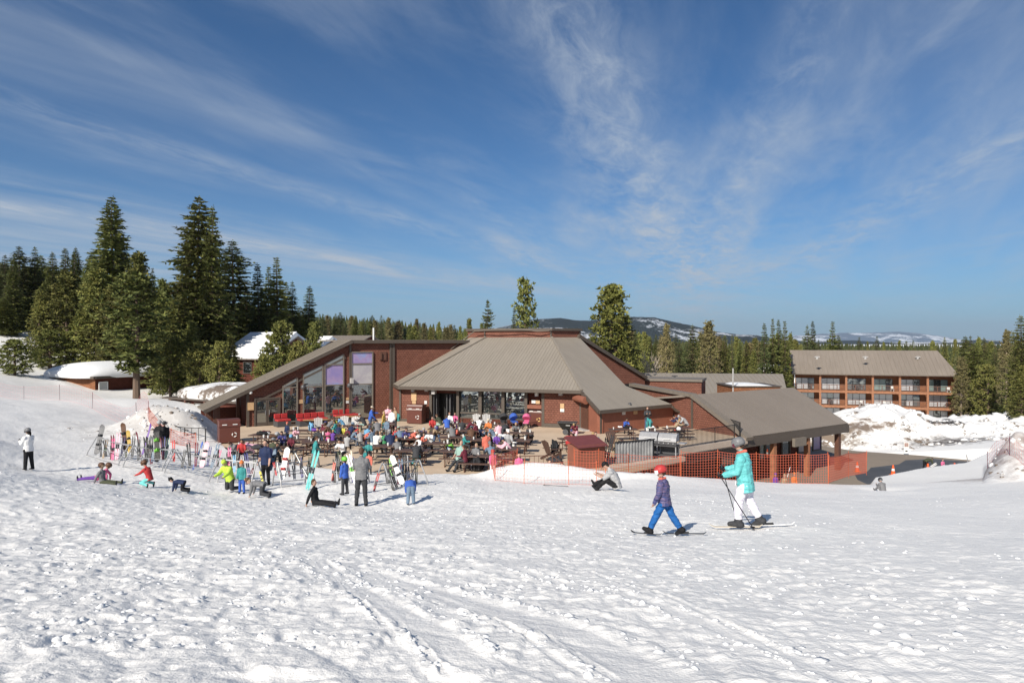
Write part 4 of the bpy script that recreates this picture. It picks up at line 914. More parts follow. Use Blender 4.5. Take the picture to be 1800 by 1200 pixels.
TP['dark'] = [tree_proto('fir', 4, cone(.15, .5), 46, 14, 'fir_tree', 'x', 'fir_dark', irr=.4, gap=.05), tree_proto('fir', 5, cone(.13, .6), 48, 12, 'fir_tree', 'x', 'fir_dark', irr=.3)]
TP['spire'] = [tree_proto('fir', 6, lambda t: .10*(1-t)**.65+.006, 52, 13, 'fir_tree', 'x', 'fir_dark', gap=.04, irr=.4, w=.42, n=6), tree_proto('fir', 7, lambda t: .11*(1-t)**.75+.008, 52, 13, 'fir_tree', 'x', 'fir', gap=.04, irr=.45, w=.42, n=6)]
TP['lush'] = [pine_proto(17, 'fir_tree', 'x', lambda t: .24*(1-t)**.5*(.75+.25*min(1, t*3)), 130, 'lush', base=.05, cl=.038, tufts=15)]
TP['open'] = [tree_proto('fir', 8, lambda t: .15*(1-t)**.7*(.4+.6*min(1, t*3)), 40, 11, 'fir_tree', 'x', 'fir_dark', gap=.1, irr=.5, droop=.1, up=.35, base=.18, n=5)]
TP['pine'] = [pine_proto(11, 'pine_tree', 'x', lambda t: .23*(1-t)**.85*(.7+.3*min(1, t*4)), 125, base=.05, cl=.036, tufts=15),
              pine_proto(12, 'pine_tree', 'x', lambda t: .27*(1-t)**.72*(.6+.4*min(1, t*4)), 110, base=.12, cl=.042, tufts=14),
              pine_proto(13, 'pine_tree', 'x', lambda t: .18*(1-t)**.85*(.7+.3*min(1, t*4)), 115, base=.05, cl=.034, tufts=13)]
TP['dry'] = [pine_proto(14, 'pine_tree', 'x', lambda t: .17*(1-t)**.7*(.7+.3*min(1, t*3)), 90, 'pine_dry', 'bark_pale', base=.18, cl=.036, q=8)]
TP['bushy'] = [pine_proto(15, 'pine_tree', 'x', lambda t: .42*(1-t)**.5*(.5+.5*min(1, t*3)), 70, base=.10, tr=.025, cl=.062, tufts=17, q=10)]
TP['tuft'] = [pine_proto(16, 'pine_tree', 'x', lambda t: .20*(1-t)**.5*(.35+.65*min(1, t*2)), 46, 'fir', 'bark', base=.25, cl=.05, tufts=12)]
_used = set()
def plant(kind, px, py, d, wpx=None, zb=None, v=None, label=None, group=None, cat='tree', yb=None):
    """tree whose tip is seen at (px,py) standing d metres away; wpx = crown width in photo pixels"""
    top = P(px, py, d); g = H(top.x, top.y) if zb is None else zb
    if yb is not None: g = min(g, CZ-(yb-600)/F*d) if g < CZ-(yb-600)/F*d else g
    h = max(2.5, top.z-g)
    lst = TP[kind]; src = lst[(v if v is not None else random.randrange(len(lst))) % len(lst)]
    R0 = {'fir': .132, 'dark': .118, 'spire': .088, 'open': .115, 'pine': .19, 'dry': .13, 'bushy': .33, 'tuft': .145, 'lush': .155}[kind]
    s = 1.0 if wpx is None else (wpx/F*d/2)/(R0*h); s = max(.45, min(2.6, s))
    rz = random.uniform(0, 6.28)
    if id(src) not in _used:
        _used.add(id(src)); o = src; o.location = (top.x, top.y, g-.2); o.rotation_euler = (0, 0, rz); o.scale = (h*s, h*s, h+.2); o['label'] = label; 
        if group: o['group'] = group
        return o
    return copy_thing(src, (top.x, top.y, g-.2), rz, (h*s, h*s, h+.2), label, group)
GL = 'conifers on the left hillside'
big = [('fir', 197, 345, 112, 92, 0, 'tallest broad fir with open tiers standing out above the left wood'),
 ('fir', 340, 342, 98, 108, 1, 'tallest pointed fir of the tight pair left of the lodge'),
 ('fir', 370, 360, 97, 70, 2, 'slightly shorter fir pressed against the tallest pointed fir'),
 ('dark', 414, 422, 126, 92, 0, 'dark rounded-top fir right of the tall pair'),
 ('spire', 457, 462, 108, 44, 0, 'thin dark spire fir next to the rounded-top fir'),
 ('spire', 471, 468, 112, 40, 1, 'thin fir between two narrow spires, left of the tallest spire'),
 ('spire', 489, 451, 110, 50, 1, 'tallest narrow spire fir of the thin row left of the lodge'),
 ('dark', 515, 494, 114, 50, 1, 'short dark fir between the tallest spire and the last spire'),
 ('spire', 540, 502, 118, 42, 0, 'last thin spire fir at the right end of the left wood'),
 ('dark', 503, 500, 120, 40, 0, 'dark fir tucked behind the tallest narrow spire'),
 ('dark', 37, 432, 132, 52, 0, 'dark fir, first tall one from the left edge'),
 ('dark', 60, 433, 134, 46, 1, 'dark fir, second tall one from the left edge'),
 ('fir', 91, 442, 128, 46, 2, 'dark fir, third tall one from the left edge'),
 ('spire', 115, 436, 136, 36, 0, 'slim fir left of the two leaning tops near the broad fir'),
 ('fir', 137, 435, 132, 42, 0, 'pointed fir just left of the tall broad fir'),
 ('dark', 130, 441, 130, 34, 1, 'narrow dark fir beside the pointed fir left of the broad fir'),
 ('dark', 10, 448, 140, 46, 1, 'dark fir cut by the left edge of the view'),
 ('fir', 24, 455, 120, 40, 2, 'lower fir in front of the dark firs at the left edge'),
 ('fir', 77, 448, 138, 40, 1, 'fir filling the gap between the second and third tall dark firs'),
 ('fir', 160, 441, 120, 58, 0, 'mid green fir directly left of the broad open fir'),
 ('fir', 219, 450, 116, 46, 1, 'fir whose tip shows right behind the broad open fir'),
 ('pine', 243, 438, 99, 96, 0, 'tall yellow green pine in front of the broad fir'),
 ('dark', 268, 470, 112, 36, 1, 'dark narrow fir right of the tall yellow green pine'),
 ('pine', 285, 485, 96, 74, 2, 'golden pine at the foot of the tall fir pair'),
 ('pine', 118, 475, 101, 90, 1, 'wide yellow green pine above the snowy cabin'),
 ('pine', 170, 468, 99, 100, 0, 'large bushy pine behind the snowy cabin roof'),
 ('pine', 70, 505, 100, 64, 2, 'bushy pine above the cedar chalet at the far left'),
 ('pine', 207, 500, 98, 92, 1, 'pine with golden needles right of the snowy cabin roof'),
 ('pine', 300, 540, 88, 86, 0, 'rounded golden pine under the tall fir pair'),
 ('fir', 322, 520, 92, 80, 1, 'lower green fir in front of the tall fir pair'),
 ('pine', 336, 560, 84, 74, 2, 'short pine in the shade under the tall fir pair'),
 ('dark', 432, 520, 124, 66, 0, 'dark fir standing under the rounded-top fir'),
 ('fir', 465, 540, 122, 64, 1, 'green fir behind the deep snowy chalet roof'),
 ('dark', 500, 550, 122, 60, 0, 'dark green fir behind the small pine by the hall roof'),
 ('fir', 530, 552, 112, 48, 2, 'fir at the right end behind the small bushy pine'),
 ('bushy', 386, 600, 74, 52, 0, 'small bushy pine in front of the chalet with deep snow'),
 ('fir', 409, 586, 78, 34, 1, 'small young fir behind the bushy pine by the snowy chalet'),
 ('bushy', 492, 565, 76, 74, 0, 'bushy golden pine behind the sloping roof of the left hall'),
 ('bushy', 524, 600, 73, 54, 0, 'low bushy pine nearest the sloping hall roof'),
 ('bushy', 552, 566, 88, 40, 0, 'small bushy pine by the green roofed building'),
 ('bushy', 462, 622, 72, 44, 0, 'lowest bushy pine beside the canopy roof'),
 ('bushy', 26, 596, 84, 70, 0, 'low bushy pine at the left edge beside the grey roofed chalet'),
 ('tuft', 240, 480, 76, 116, 0, 'pine with a bare lower trunk standing in front of the snowy cabin'),
  ('pine', 150, 545, 100, 110, 0, 'broad golden pine hanging over the back of the cabin roof'),
 ('bushy', 88, 580, 96, 80, 0, 'bushy pine between the chalet and the snowy cabin'),
 ('bushy', 300, 590, 82, 76, 0, 'low golden pine right of the cabin under the firs'),
 ('bushy', 350, 600, 80, 70, 0, 'low shaded pine behind the dirty snow roof of the shed'),
 ('tuft', 923, 488, 88, 46, 0, 'tall irregular pine rising behind the hipped roof'),
 ('open', 857, 526, 96, 44, 0, 'small open fir rising behind the left end of the roof cap'),
 ('spire', 905, 536, 92, 22, 0, 'thin fir beside the tall irregular pine behind the roof'),
 ('pine', 825, 556, 110, 36, 2, 'small pine left of the open fir behind the lodge'),
 ('lush', 1075, 494, 78, 84, 0, 'large dense yellow green fir behind the right end of the lodge'),
 ('dark', 1090, 540, 84, 70, 0, 'darker fir tight behind the large dense fir'),
 ('dry', 1171, 566, 105, 30, 0, 'olive pine with a bare pale trunk behind the annex roof'),
 ('dark', 1218, 570, 112, 34, 0, 'dark fir left of the golden fir behind the annex'),
 ('dry', 1246, 561, 108, 46, 0, 'golden fir with a spiky top behind the annex roof'),
 ('fir', 1276, 588, 112, 40, 2, 'green fir right of the golden spiky fir'),
 ('spire', 1344, 567, 118, 26, 0, 'dark spire, leftmost of four behind the hotel corner'),
 ('spire', 1359, 559, 122, 24, 1, 'dark layered spire, second of four by the hotel corner'),
 ('spire', 1370, 560, 124, 22, 0, 'thin pointed spire, third of four by the hotel corner'),
 ('spire', 1381, 563, 122, 26, 1, 'dark spire nearest the hotel, last of the four'),
 ('dry', 1366, 590, 134, 52, 0, 'wide grey olive pine at the left corner of the hotel'),
 ('pine', 1325, 612, 108, 40, 2, 'low green pine between the annex roof and the four spires'),
 ('dark', 1418, 571, 150, 26, 0, 'dark rounded tree rising over the left part of the hotel roof'),
 ('spire', 1430, 563, 152, 22, 0, 'thin topped pine beside the rounded tree over the hotel roof'),
 ('spire', 1462, 564, 150, 28, 1, 'tall pine over the hotel roof, right of the thin topped one'),
 ('dark', 1475, 588, 155, 30, 0, 'shorter dark pine over the hotel roof'),
 ('fir', 1706, 603, 118, 60, 1, 'broad green fir just right of the hotel'),
 ('dry', 1690, 625, 112, 34, 0, 'thin dry tree against the right end wall of the hotel'),
 ('bushy', 1737, 640, 108, 62, 0, 'small round pine with visible trunk on the snow right of the hotel'),
 ('bushy', 1752, 660, 112, 36, 0, 'small pine tight behind the round pine on the snow'),
 ('dry', 1769, 577, 96, 32, 0, 'tall sparse pine with a pale trunk near the right edge'),
 ('spire', 1781, 583, 100, 30, 1, 'slim pine between the sparse pine and the right edge'),
 ('fir', 1798, 553, 82, 60, 2, 'tall green fir cut by the right edge of the view'),
 ('pine', 1796, 640, 74, 52, 0, 'low bushy pine at the right edge above the snow bank')]
for k, px, py, d, w, v, lab in big: plant(k, px, py, d, w, v=v, label=lab)
def row(n, px0, px1, py0, py1, d0, d1, kinds, wr, label, group, seed):
    rs = random.Random(seed)
    for i in range(n):
        px = px0+(px1-px0)*(i+rs.uniform(.1, .9))/n; py = py0+(py1-py0)*(i/n)+rs.uniform(-11, 11); d = rs.uniform(d0, d1)
        od = '%d%s' % (i+1, 'th' if 10 < i+1 < 14 else {1: 'st', 2: 'nd', 3: 'rd'}.get((i+1) % 10, 'th'))
        plant(rs.choice(kinds), px, py, d, rs.uniform(*wr), label=label % od, group=group)
row(26, -40, 560, 462, 545, 135, 165, ['dark', 'fir', 'fir', 'pine'], (34, 56), 'dark green conifer, %s from the left in the dense wood on the left hillside', 'dense wood on the left hillside', 3)
row(14, -60, 330, 520, 575, 112, 130, ['fir', 'pine', 'pine'], (44, 70), 'mid height conifer, %s from the left among those above the chalets', 'mid height conifers above the chalets', 4)
row(34, 545, 860, 556, 578, 170, 230, ['fir', 'dark', 'pine', 'dry'], (18, 30), 'small distant conifer, %s from the left behind the flat left hall roof', 'distant conifers behind the left hall roof', 5)
row(44, 1085, 1400, 588, 594, 130, 200, ['fir', 'pine', 'dry', 'dark'], (20, 38), 'green conifer, %s from the left in the belt behind the annex roof', 'conifer belt behind the annex', 6)
row(24, 1690, 1830, 598, 604, 130, 190, ['fir', 'pine', 'dry', 'dark'], (22, 42), 'green conifer, %s from the left in the belt right of the hotel', 'conifer belt right of the hotel', 7)
row(22, 1390, 1700, 596, 602, 190, 240, ['fir', 'pine', 'dark'], (14, 24), 'small conifer, %s from the left peeping over the hotel ridge', 'small conifers over the hotel ridge', 8)
# bare pale shrub behind the annex
sh = MB(); rs = random.Random(2); b0 = P(1145, 658, 86)
for i in range(26):
    a = rs.uniform(0, 6.28); e = b0+Vector((math.cos(a)*rs.uniform(.3, 1.5), math.sin(a)*.8, rs.uniform(1.2, 2.6))); m_ = (b0+e)/2+Vector((rs.uniform(-.2, .2), 0, -.2))
    sh.tube([b0-Vector((0, 0, 2)), m_, e], [.05, .035, .012], 4, False)
    for j in range(3): sh.tube([m_+(e-m_)*rs.random(), m_+(e-m_)*.8+Vector((rs.uniform(-.5, .5), 0, rs.uniform(.2, .9)))], [.02, .008], 3, False)
tag(sh.build('bare_shrub', simple('pale_twigs', (.45, .38, .30), .8), uv=False), 'leafless pale shrub behind the annex roof', 'shrub')
# far wood: one mass
def far_wood(name, label, n, pxr, dr, hr, seed, mat, gap=0):
    rs = np.random.RandomState(seed)
    px = rs.uniform(*pxr, n); d = dr[0]+(dr[1]-dr[0])*rs.uniform(0, 1, n)**.8; x = (px-900)/F*d; z = terrain(x, d, False)
    if gap:
        keep = smooth_noise(x/gap, d/gap, 5) > -.12; px, d, x, z = px[keep], d[keep], x[keep], z[keep]; n = len(px)
    h = rs.uniform(*hr, n)
    tp_ = CZ-(np.interp(px, [-250, 0, 300, 420, 560, 700, 830, 900, 1100, 1400, 1600, 1900], [455, 462, 500, 535, 552, 562, 580, 594, 599, 602, 606, 604])+rs.uniform(-3, 12, n)-600)/F*d
    h = np.minimum(h, tp_-z); keep = h > 3; px, d, x, z, h = px[keep], d[keep], x[keep], z[keep], h[keep]; n = len(px); mbv = []; fcs = []; K = 7; Lr = 4; off = 0
    V = []; Fq = []
    for i in range(n):
        w = max(1.4, h[i]*rs.uniform(.13, .2)); rot = rs.uniform(0, 6.28)
        for l in range(Lr):
            zb_ = z[i]+h[i]*(.1+l*.21); zt = z[i]+h[i]*min(1, .42+l*.21); r = w*(1-l/Lr*.8)
            a = rot+l*.5+np.arange(K)*6.2832/K; rr = r*rs.uniform(.65, 1.2, K)
            ring = np.stack([x[i]+rr*np.cos(a), d[i]+rr*np.sin(a), zb_-rs.uniform(0, .09, K)*h[i]], 1)
            V.append(ring); V.append([[x[i]+rs.uniform(-.1, .1), d[i], zt]])
            b = off; off += K+1
            for k in range(K): Fq.append((b+k, b+(k+1) % K, b+K))
    V = np.vstack(V); me = bpy.data.meshes.new(name); nf = len(Fq); Fq = np.array(Fq, np.int32)
    me.vertices.add(len(V)); me.vertices.foreach_set('co', V.ravel()); me.loops.add(nf*3); me.loops.foreach_set('vertex_index', Fq.ravel())
    me.polygons.add(nf); me.polygons.foreach_set('loop_start', np.arange(nf, dtype=np.int32)*3); me.polygons.foreach_set('loop_total', np.full(nf, 3, np.int32)); me.update(calc_edges=True)
    me.materials.append(mat); o = bpy.data.objects.new(name, me); COL.objects.link(o); return tag(o, label, kind='stuff')
def mat_wood(name, a, b_, c_):
    m, nt, N, L, b = newmat(name); tc = N.new('ShaderNodeTexCoord')
    L.new(ramp(N, L, noise(N, L, tc.outputs['Object'], .12, 5, .8), [(.35, a), (.5, b_), (.65, c_)]), b.inputs['Base Color']); b.inputs['Roughness'].default_value = .9; b.inputs['Specular IOR Level'].default_value = .1; return m
mw = mat_wood('distant_wood', (.03, .042, .022), (.06, .07, .03), (.105, .10, .042))
mw2 = mat_wood('distant_dark_wood', (.028, .038, .028), (.045, .055, .035), (.07, .075, .045))
far_wood('forest', 'far conifer wood running behind the lodge', 3600, (420, 1900), (230, 420), (13, 21), 1, mw)
far_wood('forest', 'dense wood climbing the far left hillside', 900, (-250, 560), (170, 330), (14, 22), 2, mw2, 30)
far_wood('forest', 'distant scattered wood towards the hills', 4200, (560, 2300), (420, 1400), (13, 22), 3, mw2, 90)
# ---------------------------------------------------------------- props
CM = {}
def cm(r, g=None, b_=None, rough=.7):
    k = (r, g, b_, rough)
    if k not in CM: CM[k] = simple('cloth_%d' % len(CM), (r, g, b_), rough, var=.16, vs=9, bs=.012, spec=.2)
    return CM[k]
C_ = dict(red=(.55, .03, .03), coral=(.75, .16, .10), orange=(.75, .20, .03), yellow=(.70, .62, .05), neon=(.55, .80, .04), green=(.05, .30, .12), lime=(.20, .60, .05), teal=(.03, .30, .30), aqua=(.13, .62, .60), sky=(.15, .42, .68),
          blue=(.03, .12, .55), navy=(.02, .035, .10), indigo=(.06, .06, .22), purple=(.16, .05, .38), pink=(.75, .12, .30), ltpink=(.78, .42, .50), maroon=(.16, .02, .04), brown=(.14, .07, .04), tan=(.42, .30, .18), black=(.015, .015, .018), char=(.05, .052, .058),
          grey=(.20, .20, .21), ltgrey=(.42, .42, .43), white=(.78, .77, .76), seafoam=(.30, .48, .42), olive=(.07, .08, .045), denim=(.07, .12, .22), blond=(.45, .30, .12), hbrown=(.09, .045, .025), hblack=(.02, .015, .012), skin=(.55, .32, .23), skin2=(.36, .19, .12), steelblue=(.16, .24, .34), cream=(.60, .52, .40), gold=(.55, .36, .06))
def c(n, rough=.7):
    r, g, b_ = C_[n]; m_ = (r+g+b_)/3; k = 1.0 if m_ > .5 else .84
    return cm(*[round((v*.87+m_*.13)*k, 4) for v in (r, g, b_)], rough)
# picnic table
M['mesh_brown'] = simple('brown_coated_metal', (.095, .055, .042), .55, var=.15, vs=10)
def make_table():
    t = empty('picnic_table', (0, 0, 0), 0, 'x', 'picnic table')
    def top(mb):
        for k in range(6): mb.box((0, -.325+k*.13, .745), (1.83, .118, .03))
        mb.box((0, -.395, .735), (1.85, .02, .05)); mb.box((0, .395, .735), (1.85, .02, .05)); mb.box((-.92, 0, .737), (.02, .77, .046)); mb.box((.92, 0, .737), (.02, .77, .046))
    small(t, 'table_top', M['mesh_brown'], top)
    for s in (-1, 1): small(t, 'bench', M['mesh_brown'], lambda mb: (mb.box((0, s*.68-.068, .445), (1.83, .125, .03)), mb.box((0, s*.68+.068, .445), (1.83, .125, .03)), mb.box((0, s*.68, .428), (1.84, .28, .018))))
    for s in (-1, 1):
        small(t, 'leg', M['wood_dark'], lambda mb: (mb.tube([(s*.62, -.28, .72), (s*.62, -.28, .04), (s*.62, -.36, .02), (s*.62, -.72, .02)], .024, 6), mb.tube([(s*.62, .28, .72), (s*.62, .28, .04), (s*.62, .36, .02), (s*.62, .72, .02)], .024, 6),
              mb.tube([(s*.62, -.7, .42), (s*.62, -.28, .40), (s*.62, .28, .40), (s*.62, .7, .42)], .022, 6), mb.tube([(s*.62, -.7, .02), (s*.62, -.7, .42)], .022, 6), mb.tube([(s*.62, .7, .02), (s*.62, .7, .42)], .022, 6), mb.tube([(s*.62, 0, .4), (s*.12, 0, .72)], .018, 6)))
    return t
TB = make_table(); _first = {}
def place(proto, loc, rz, label, group=None, scale=1, mats=None):
    if id(proto) not in _first and mats is None:
        _first[id(proto)] = 1; proto.location = loc; proto.rotation_euler = (0, 0, rz); proto.scale = (scale,)*3; proto['label'] = label
        if group: proto['group'] = group
        return proto
    if id(proto) not in _first and mats is not None: _first[id(proto)] = 1; first = True
    else: first = False
    o = copy_thing(proto, loc, rz, scale, label, group, mats)
    if first:
        for ch in list(proto.children): 
            for g2 in list(ch.children): bpy.data.objects.remove(g2)
        # the prototype itself is dropped at the end
    return o
PROTOS = []
TABLES = [  # photo pixel of the table top centre, angle
 (466, 764, -8, 'picnic table heaped with a red jacket, at the left end of the patio'), (486, 769, -6, 'picnic table with a pale helmet lying on it, left part of the patio'),
 (534, 756, -4, 'picnic table carrying a blue bag in front of the red sofas'), (524, 772, -5, 'bare picnic table behind the person in the teal jacket'), (590, 764, -6, 'picnic table crowded by children in pink and navy'),
 (560, 776, -5, 'picnic table right beside the person in the teal jacket'), (440, 782, -10, 'picnic table behind the ski racks at the patio corner'), (612, 748, 6, 'picnic table between the grey patio chairs and the crowd'),
 (671, 745, 4, 'picnic table standing free in front of the wall beside the brown bin'), (670, 783, -4, 'picnic table behind the man in the grey shirt'), (738, 760, 0, 'long bare picnic table in the middle of the patio'),
 (712, 770, -3, 'picnic table of the man in the grey green cap'), (724, 791, -5, 'picnic table with the grey hooded person on its near bench'), (764, 778, -3, 'bare picnic table behind the reclining man'),
 (778, 753, -8, 'picnic table of the people in blue and red near the open door'), (812, 744, -4, 'picnic table closest to the open door'), (822, 756, -6, 'picnic table in front of the windows, near side'), (800, 768, -4, 'picnic table with the dark bags on its right end'),
 (868, 745, -5, 'picnic table by the pink blanket in front of the windows'), (912, 760, -6, 'picnic table at the right end of the crowd with a red basket'), (905, 773, -7, 'picnic table with white cloths at the right of the crowd'), (884, 788, -6, 'picnic table whose bench has a white backpack under it'),
 (845, 772, -5, 'picnic table in front of the person in the red coat'), (806, 792, -5, 'picnic table supporting the reclining man in seafoam'), (842, 800, -8, 'picnic table at the near patio edge beside the net'),
 (1009, 770, 20, 'picnic table beside the dark lounge chair'), (1095, 754, 5, 'picnic table against the red brown wall'), (1190, 752, 8, 'picnic table in the corner of the terrace'), (1150, 757, 8, 'picnic table behind the gas grill')]
TPOS = []
for i, (px, py, a, lab) in enumerate(TABLES):
    d = (CZ-.75)*F/(py-600); v = P(px, py, d); v.z = 0; TPOS.append(v)
    place(TB, v, R(a), lab, 'brown picnic tables on the patio')
# adirondack chair
def make_adirondack(mat):
    t = empty('patio_chair', (0, 0, 0), 0, 'x', 'chair')
    small(t, 'backrest', mat, lambda mb: [mb.b8([Vector((x-.045, -.18, .3)), Vector((x+.045, -.18, .3)), Vector((x+.045, -.2, .32)), Vector((x-.045, -.2, .32)), Vector((x*1.25-.05, -.42, 1.0-abs(x)*.35)), Vector((x*1.25+.05, -.42, 1.0-abs(x)*.35)), Vector((x*1.25+.05, -.45, 1.0-abs(x)*.35)), Vector((x*1.25-.05, -.45, 1.0-abs(x)*.35))]) for x in (-.2, -.1, 0, .1, .2)])
    small(t, 'seat', mat, lambda mb: [mb.box((0, -.15+k*.12, .3+k*.02), (.52, .1, .025)) for k in range(5)])
    for s in (-1, 1): small(t, 'armrest', mat, lambda mb: mb.box((s*.33, .05, .55), (.13, .7, .03)))
    for s in (-1, 1): small(t, 'leg', mat, lambda mb: (mb.box((s*.29, .33, .27), (.05, .1, .54)), mb.bar((s*.27, .38, .33), (s*.27, -.5, .04), .04, .12)))
    return t
AD = make_adirondack(M['grey']); GC = 'grey slatted patio chairs'
for px, py, a, lab in ((560, 741, 200, 'grey patio chair in front of the red sofas, leftmost of its kind'), (604, 738, 185, 'grey patio chair between the two oval wooden tables'), (622, 739, 175, 'grey patio chair right behind the person in the red shirt'), (837, 734, 180, 'grey patio chair below the windows, left one of the pair'), (855, 734, 185, 'grey patio chair below the windows, right one of the pair')):
    v = P(px, py, (CZ-.6)*F/(py+3-600)); v.z = 0; place(AD, v, R(a), lab, GC)
for px, py, a, lab in ((970, 789, -60, 'dark brown patio chair with a black bag on it facing the picnic table'), (1079, 772, 200, 'dark brown patio chair with its back towards the slope near the grill')):
    v = P(px, py, CZ*F/(py+18-600)); v.z = 0; copy_thing(AD, v, R(a), 1.1, lab, mats={k: M['mesh_brown'] for k in ('backrest', 'seat', 'armrest', 'leg')})
# red sofas
def sofa(px0, py0, px1, py1, n, lab):
    a = G(px0, py0); b_ = G(px1, py1); w = WF(a[:2], b_[:2]); t = empty('sofa', (0, 0, 0), 0, lab, 'sofa', 'red outdoor sofas')
    small(t, 'base', M['darkgrey'], lambda mb: (w.box(mb, 0, w.len, .02, .42, -.85, 0), w.box(mb, 0, w.len, .42, .62, -.86, -.68)))
    for k in range(n):
        x0 = w.len*k/n+.02; x1 = w.len*(k+1)/n-.02
        o = small(t, 'seat_cushion', c('red', .5), lambda mb: w.box(mb, x0, x1, .425, .57, -.65, .02)); bv(o, .03)
        o = small(t, 'back_cushion', c('red', .5), lambda mb: w.box(mb, x0, x1, .58, .95, -.84, -.66)); bv(o, .04)
    return t
def bv(o, w, seg=2):
    m = o.modifiers.new('bevel', 'BEVEL'); m.width = w; m.segments = seg; return o
sofa(488, 751, 512, 749, 2, 'small red cushioned sofa in front of the glass doors')
sofa(527, 750, 577, 746, 4, 'long red cushioned sofa left of the gap, below the tall windows')
sofa(590, 742, 632, 739, 4, 'red cushioned sofa right of the gap, below the lavender window')
for px, py, lab in ((556, 737, 'oval wooden table in front of the long red sofa'), (612, 731.5, 'oval wooden table in front of the right red sofa')):
    d = (CZ-.5)*F/(py-600); v = P(px, py, d); v.z = 0; t = empty('oval_table', v, R(20), lab, 'table', 'oval wooden tables by the sofas')
    small(t, 'table_top', simple('varnished_wood', (.38, .21, .10), .45, var=.3, vs=5), lambda mb: mb.lathe([(1.0, .46), (1.05, .49), (1.0, .52)], (0, 0, 0), 24, 1, .36))
    small(t, 'pedestal', M['darkgrey'], lambda mb: mb.lathe([(.35, .01), (.3, .3), (.35, .46)], (0, 0, 0), 14, 1.4, .6))
# recycling bins
def bin_(px, py, w, h, dp, rz, lab, tall=True):
    v = G(px, py); t = empty('recycling_bin', v, rz, lab, 'bin', 'brown recycling bins'); m = simple('brown_bin_enamel', (.115, .038, .028), .4, var=.08)
    bv(small(t, 'body', m, lambda mb: mb.box((0, dp/2, h*.45+.05), (w, dp, h*.9))), .02)
    bv(small(t, 'lid', m, lambda mb: mb.prism([(-w/2-.03, -.05, h*.72), (-w/2-.03, .12, h), (-w/2-.03, dp+.03, h), (-w/2-.03, dp+.03, h*.92), (-w/2-.03, .0, h*.68)], (w+.06, 0, 0))), .01)
    for s in (-1, 1): small(t, 'handle', M['white'], lambda mb: mb.box((s*w*.25, -.03, h*.80), (w*.22, .05, .05)))
    mb = MB()
    for k in range(3):
        a0 = k*2.094+.3; pts = [Vector((w*.22+.13*math.cos(a0+q*.28), -.012, h*.36+.13*math.sin(a0+q*.28))) for q in range(6)]; mb.tube(pts, [.03, .035, .035, .03, .022, .01], 5)
    mb.build('emblem', M['white'] if px < 900 else simple('gold_mark', (.8, .55, .2), .4), t)
    return t
bin_(728, 745, 1.25, 1.5, 1.0, R(-14), 'brown recycling bin with a white round emblem left of the open door')
bin_(941, 749, 1.2, 1.45, .9, R(-18), 'brown recycling bin with a golden round emblem right of the windows')
bin_(404, 779, 1.25, 1.5, 1.0, R(30), 'brown recycling bin at the left patio corner by the canopy posts')
t = empty('towel_station', G(1040, 823) + Vector((0, 0, 0)), R(28), 'red brown slope-topped cabinet behind the orange net', 'cabinet')
small(t, 'body', M['panel_red'], lambda mb: mb.box((0, .5, .6), (1.65, 1.0, 1.2)))
small(t, 'hood', simple('maroon_hood', (.15, .042, .038), .45), lambda mb: mb.prism([(-.95, -.2, 1.12), (-.95, .1, 1.22), (-.95, 1.15, 1.55), (-.95, 1.15, 1.45)], (1.9, 0, 0)))
# strollers, wagon, cooler
def stroller(px, py, rz, col, lab):
    v = G(px, py); t = empty('stroller', v, rz, lab, 'stroller', 'strollers parked below the windows')
    small(t, 'canopy', col, lambda mb: mb.lathe([(.36, .0), (.37, .12), (.30, .28), (.16, .38), (.02, .41)], (0, -.12, .72), 14, .85, 1.0, Matrix.Rotation(R(35), 3, 'X')))
    small(t, 'seat', col, lambda mb: (mb.b8([Vector(q) for q in ((-.2, -.25, .45), (.2, -.25, .45), (.2, .25, .4), (-.2, .25, .4), (-.2, -.3, .55), (.2, -.3, .55), (.2, .25, .5), (-.2, .25, .5))]), mb.box((0, -.28, .75), (.38, .06, .5))))
    small(t, 'frame', M['darkgrey'], lambda mb: [mb.tube([(s*.26, -.55, 1.0), (s*.24, -.2, .6), (s*.24, .45, .12)], .018, 5) for s in (-1, 1)]+[mb.tube([(s*.24, .1, .45), (s*.25, -.45, .14)], .016, 5) for s in (-1, 1)]+[mb.tube([(-.26, -.55, 1.0), (.26, -.55, 1.0)], .02, 5)])
    for x, y in ((-.26, -.45), (.26, -.45), (-.2, .45), (.2, .45)): small(t, 'wheel', M['black'], lambda mb: mb.tube([(x-.02, y, .13), (x+.02, y, .13)], .13, 12))
stroller(886, 752, R(190), c('char'), 'dark stroller with a pale rimmed canopy below the windows'); stroller(904, 752, R(205), c('blue'), 'blue canopied stroller below the windows'); stroller(925, 753, R(170), c('pink'), 'pink canopied stroller beside the golden marked bin')
v = G(998, 763); t = empty('garden_cart', v, R(-15), 'black tub cart with one big wheel against the shingled wall', 'cart')
small(t, 'tub', M['black'], lambda mb: mb.b8([Vector(q) for q in ((-.35, -.25, .35), (.4, -.25, .35), (.4, .25, .35), (-.35, .25, .35), (-.65, -.4, .85), (.62, -.4, .85), (.62, .4, .85), (-.65, .4, .85))]))
small(t, 'rim', M['darkgrey'], lambda mb: (mb.box((0, -.42, .86), (1.35, .05, .05)), mb.box((0, .42, .86), (1.35, .05, .05)), mb.box((-.67, 0, .862), (.05, .8, .05)), mb.box((.64, 0, .862), (.05, .8, .05))))
for s in (-1, 1): small(t, 'wheel', M['darkgrey'], lambda mb: mb.tube([(-.1, s*.34-.04, .2), (-.1, s*.34+.04, .2)], .2, 16))
small(t, 'lettering', M['white'], lambda mb: [mb.box((-.05+i*.06, -.345, .66), (.035, .01, .05)) for i in range(5)])
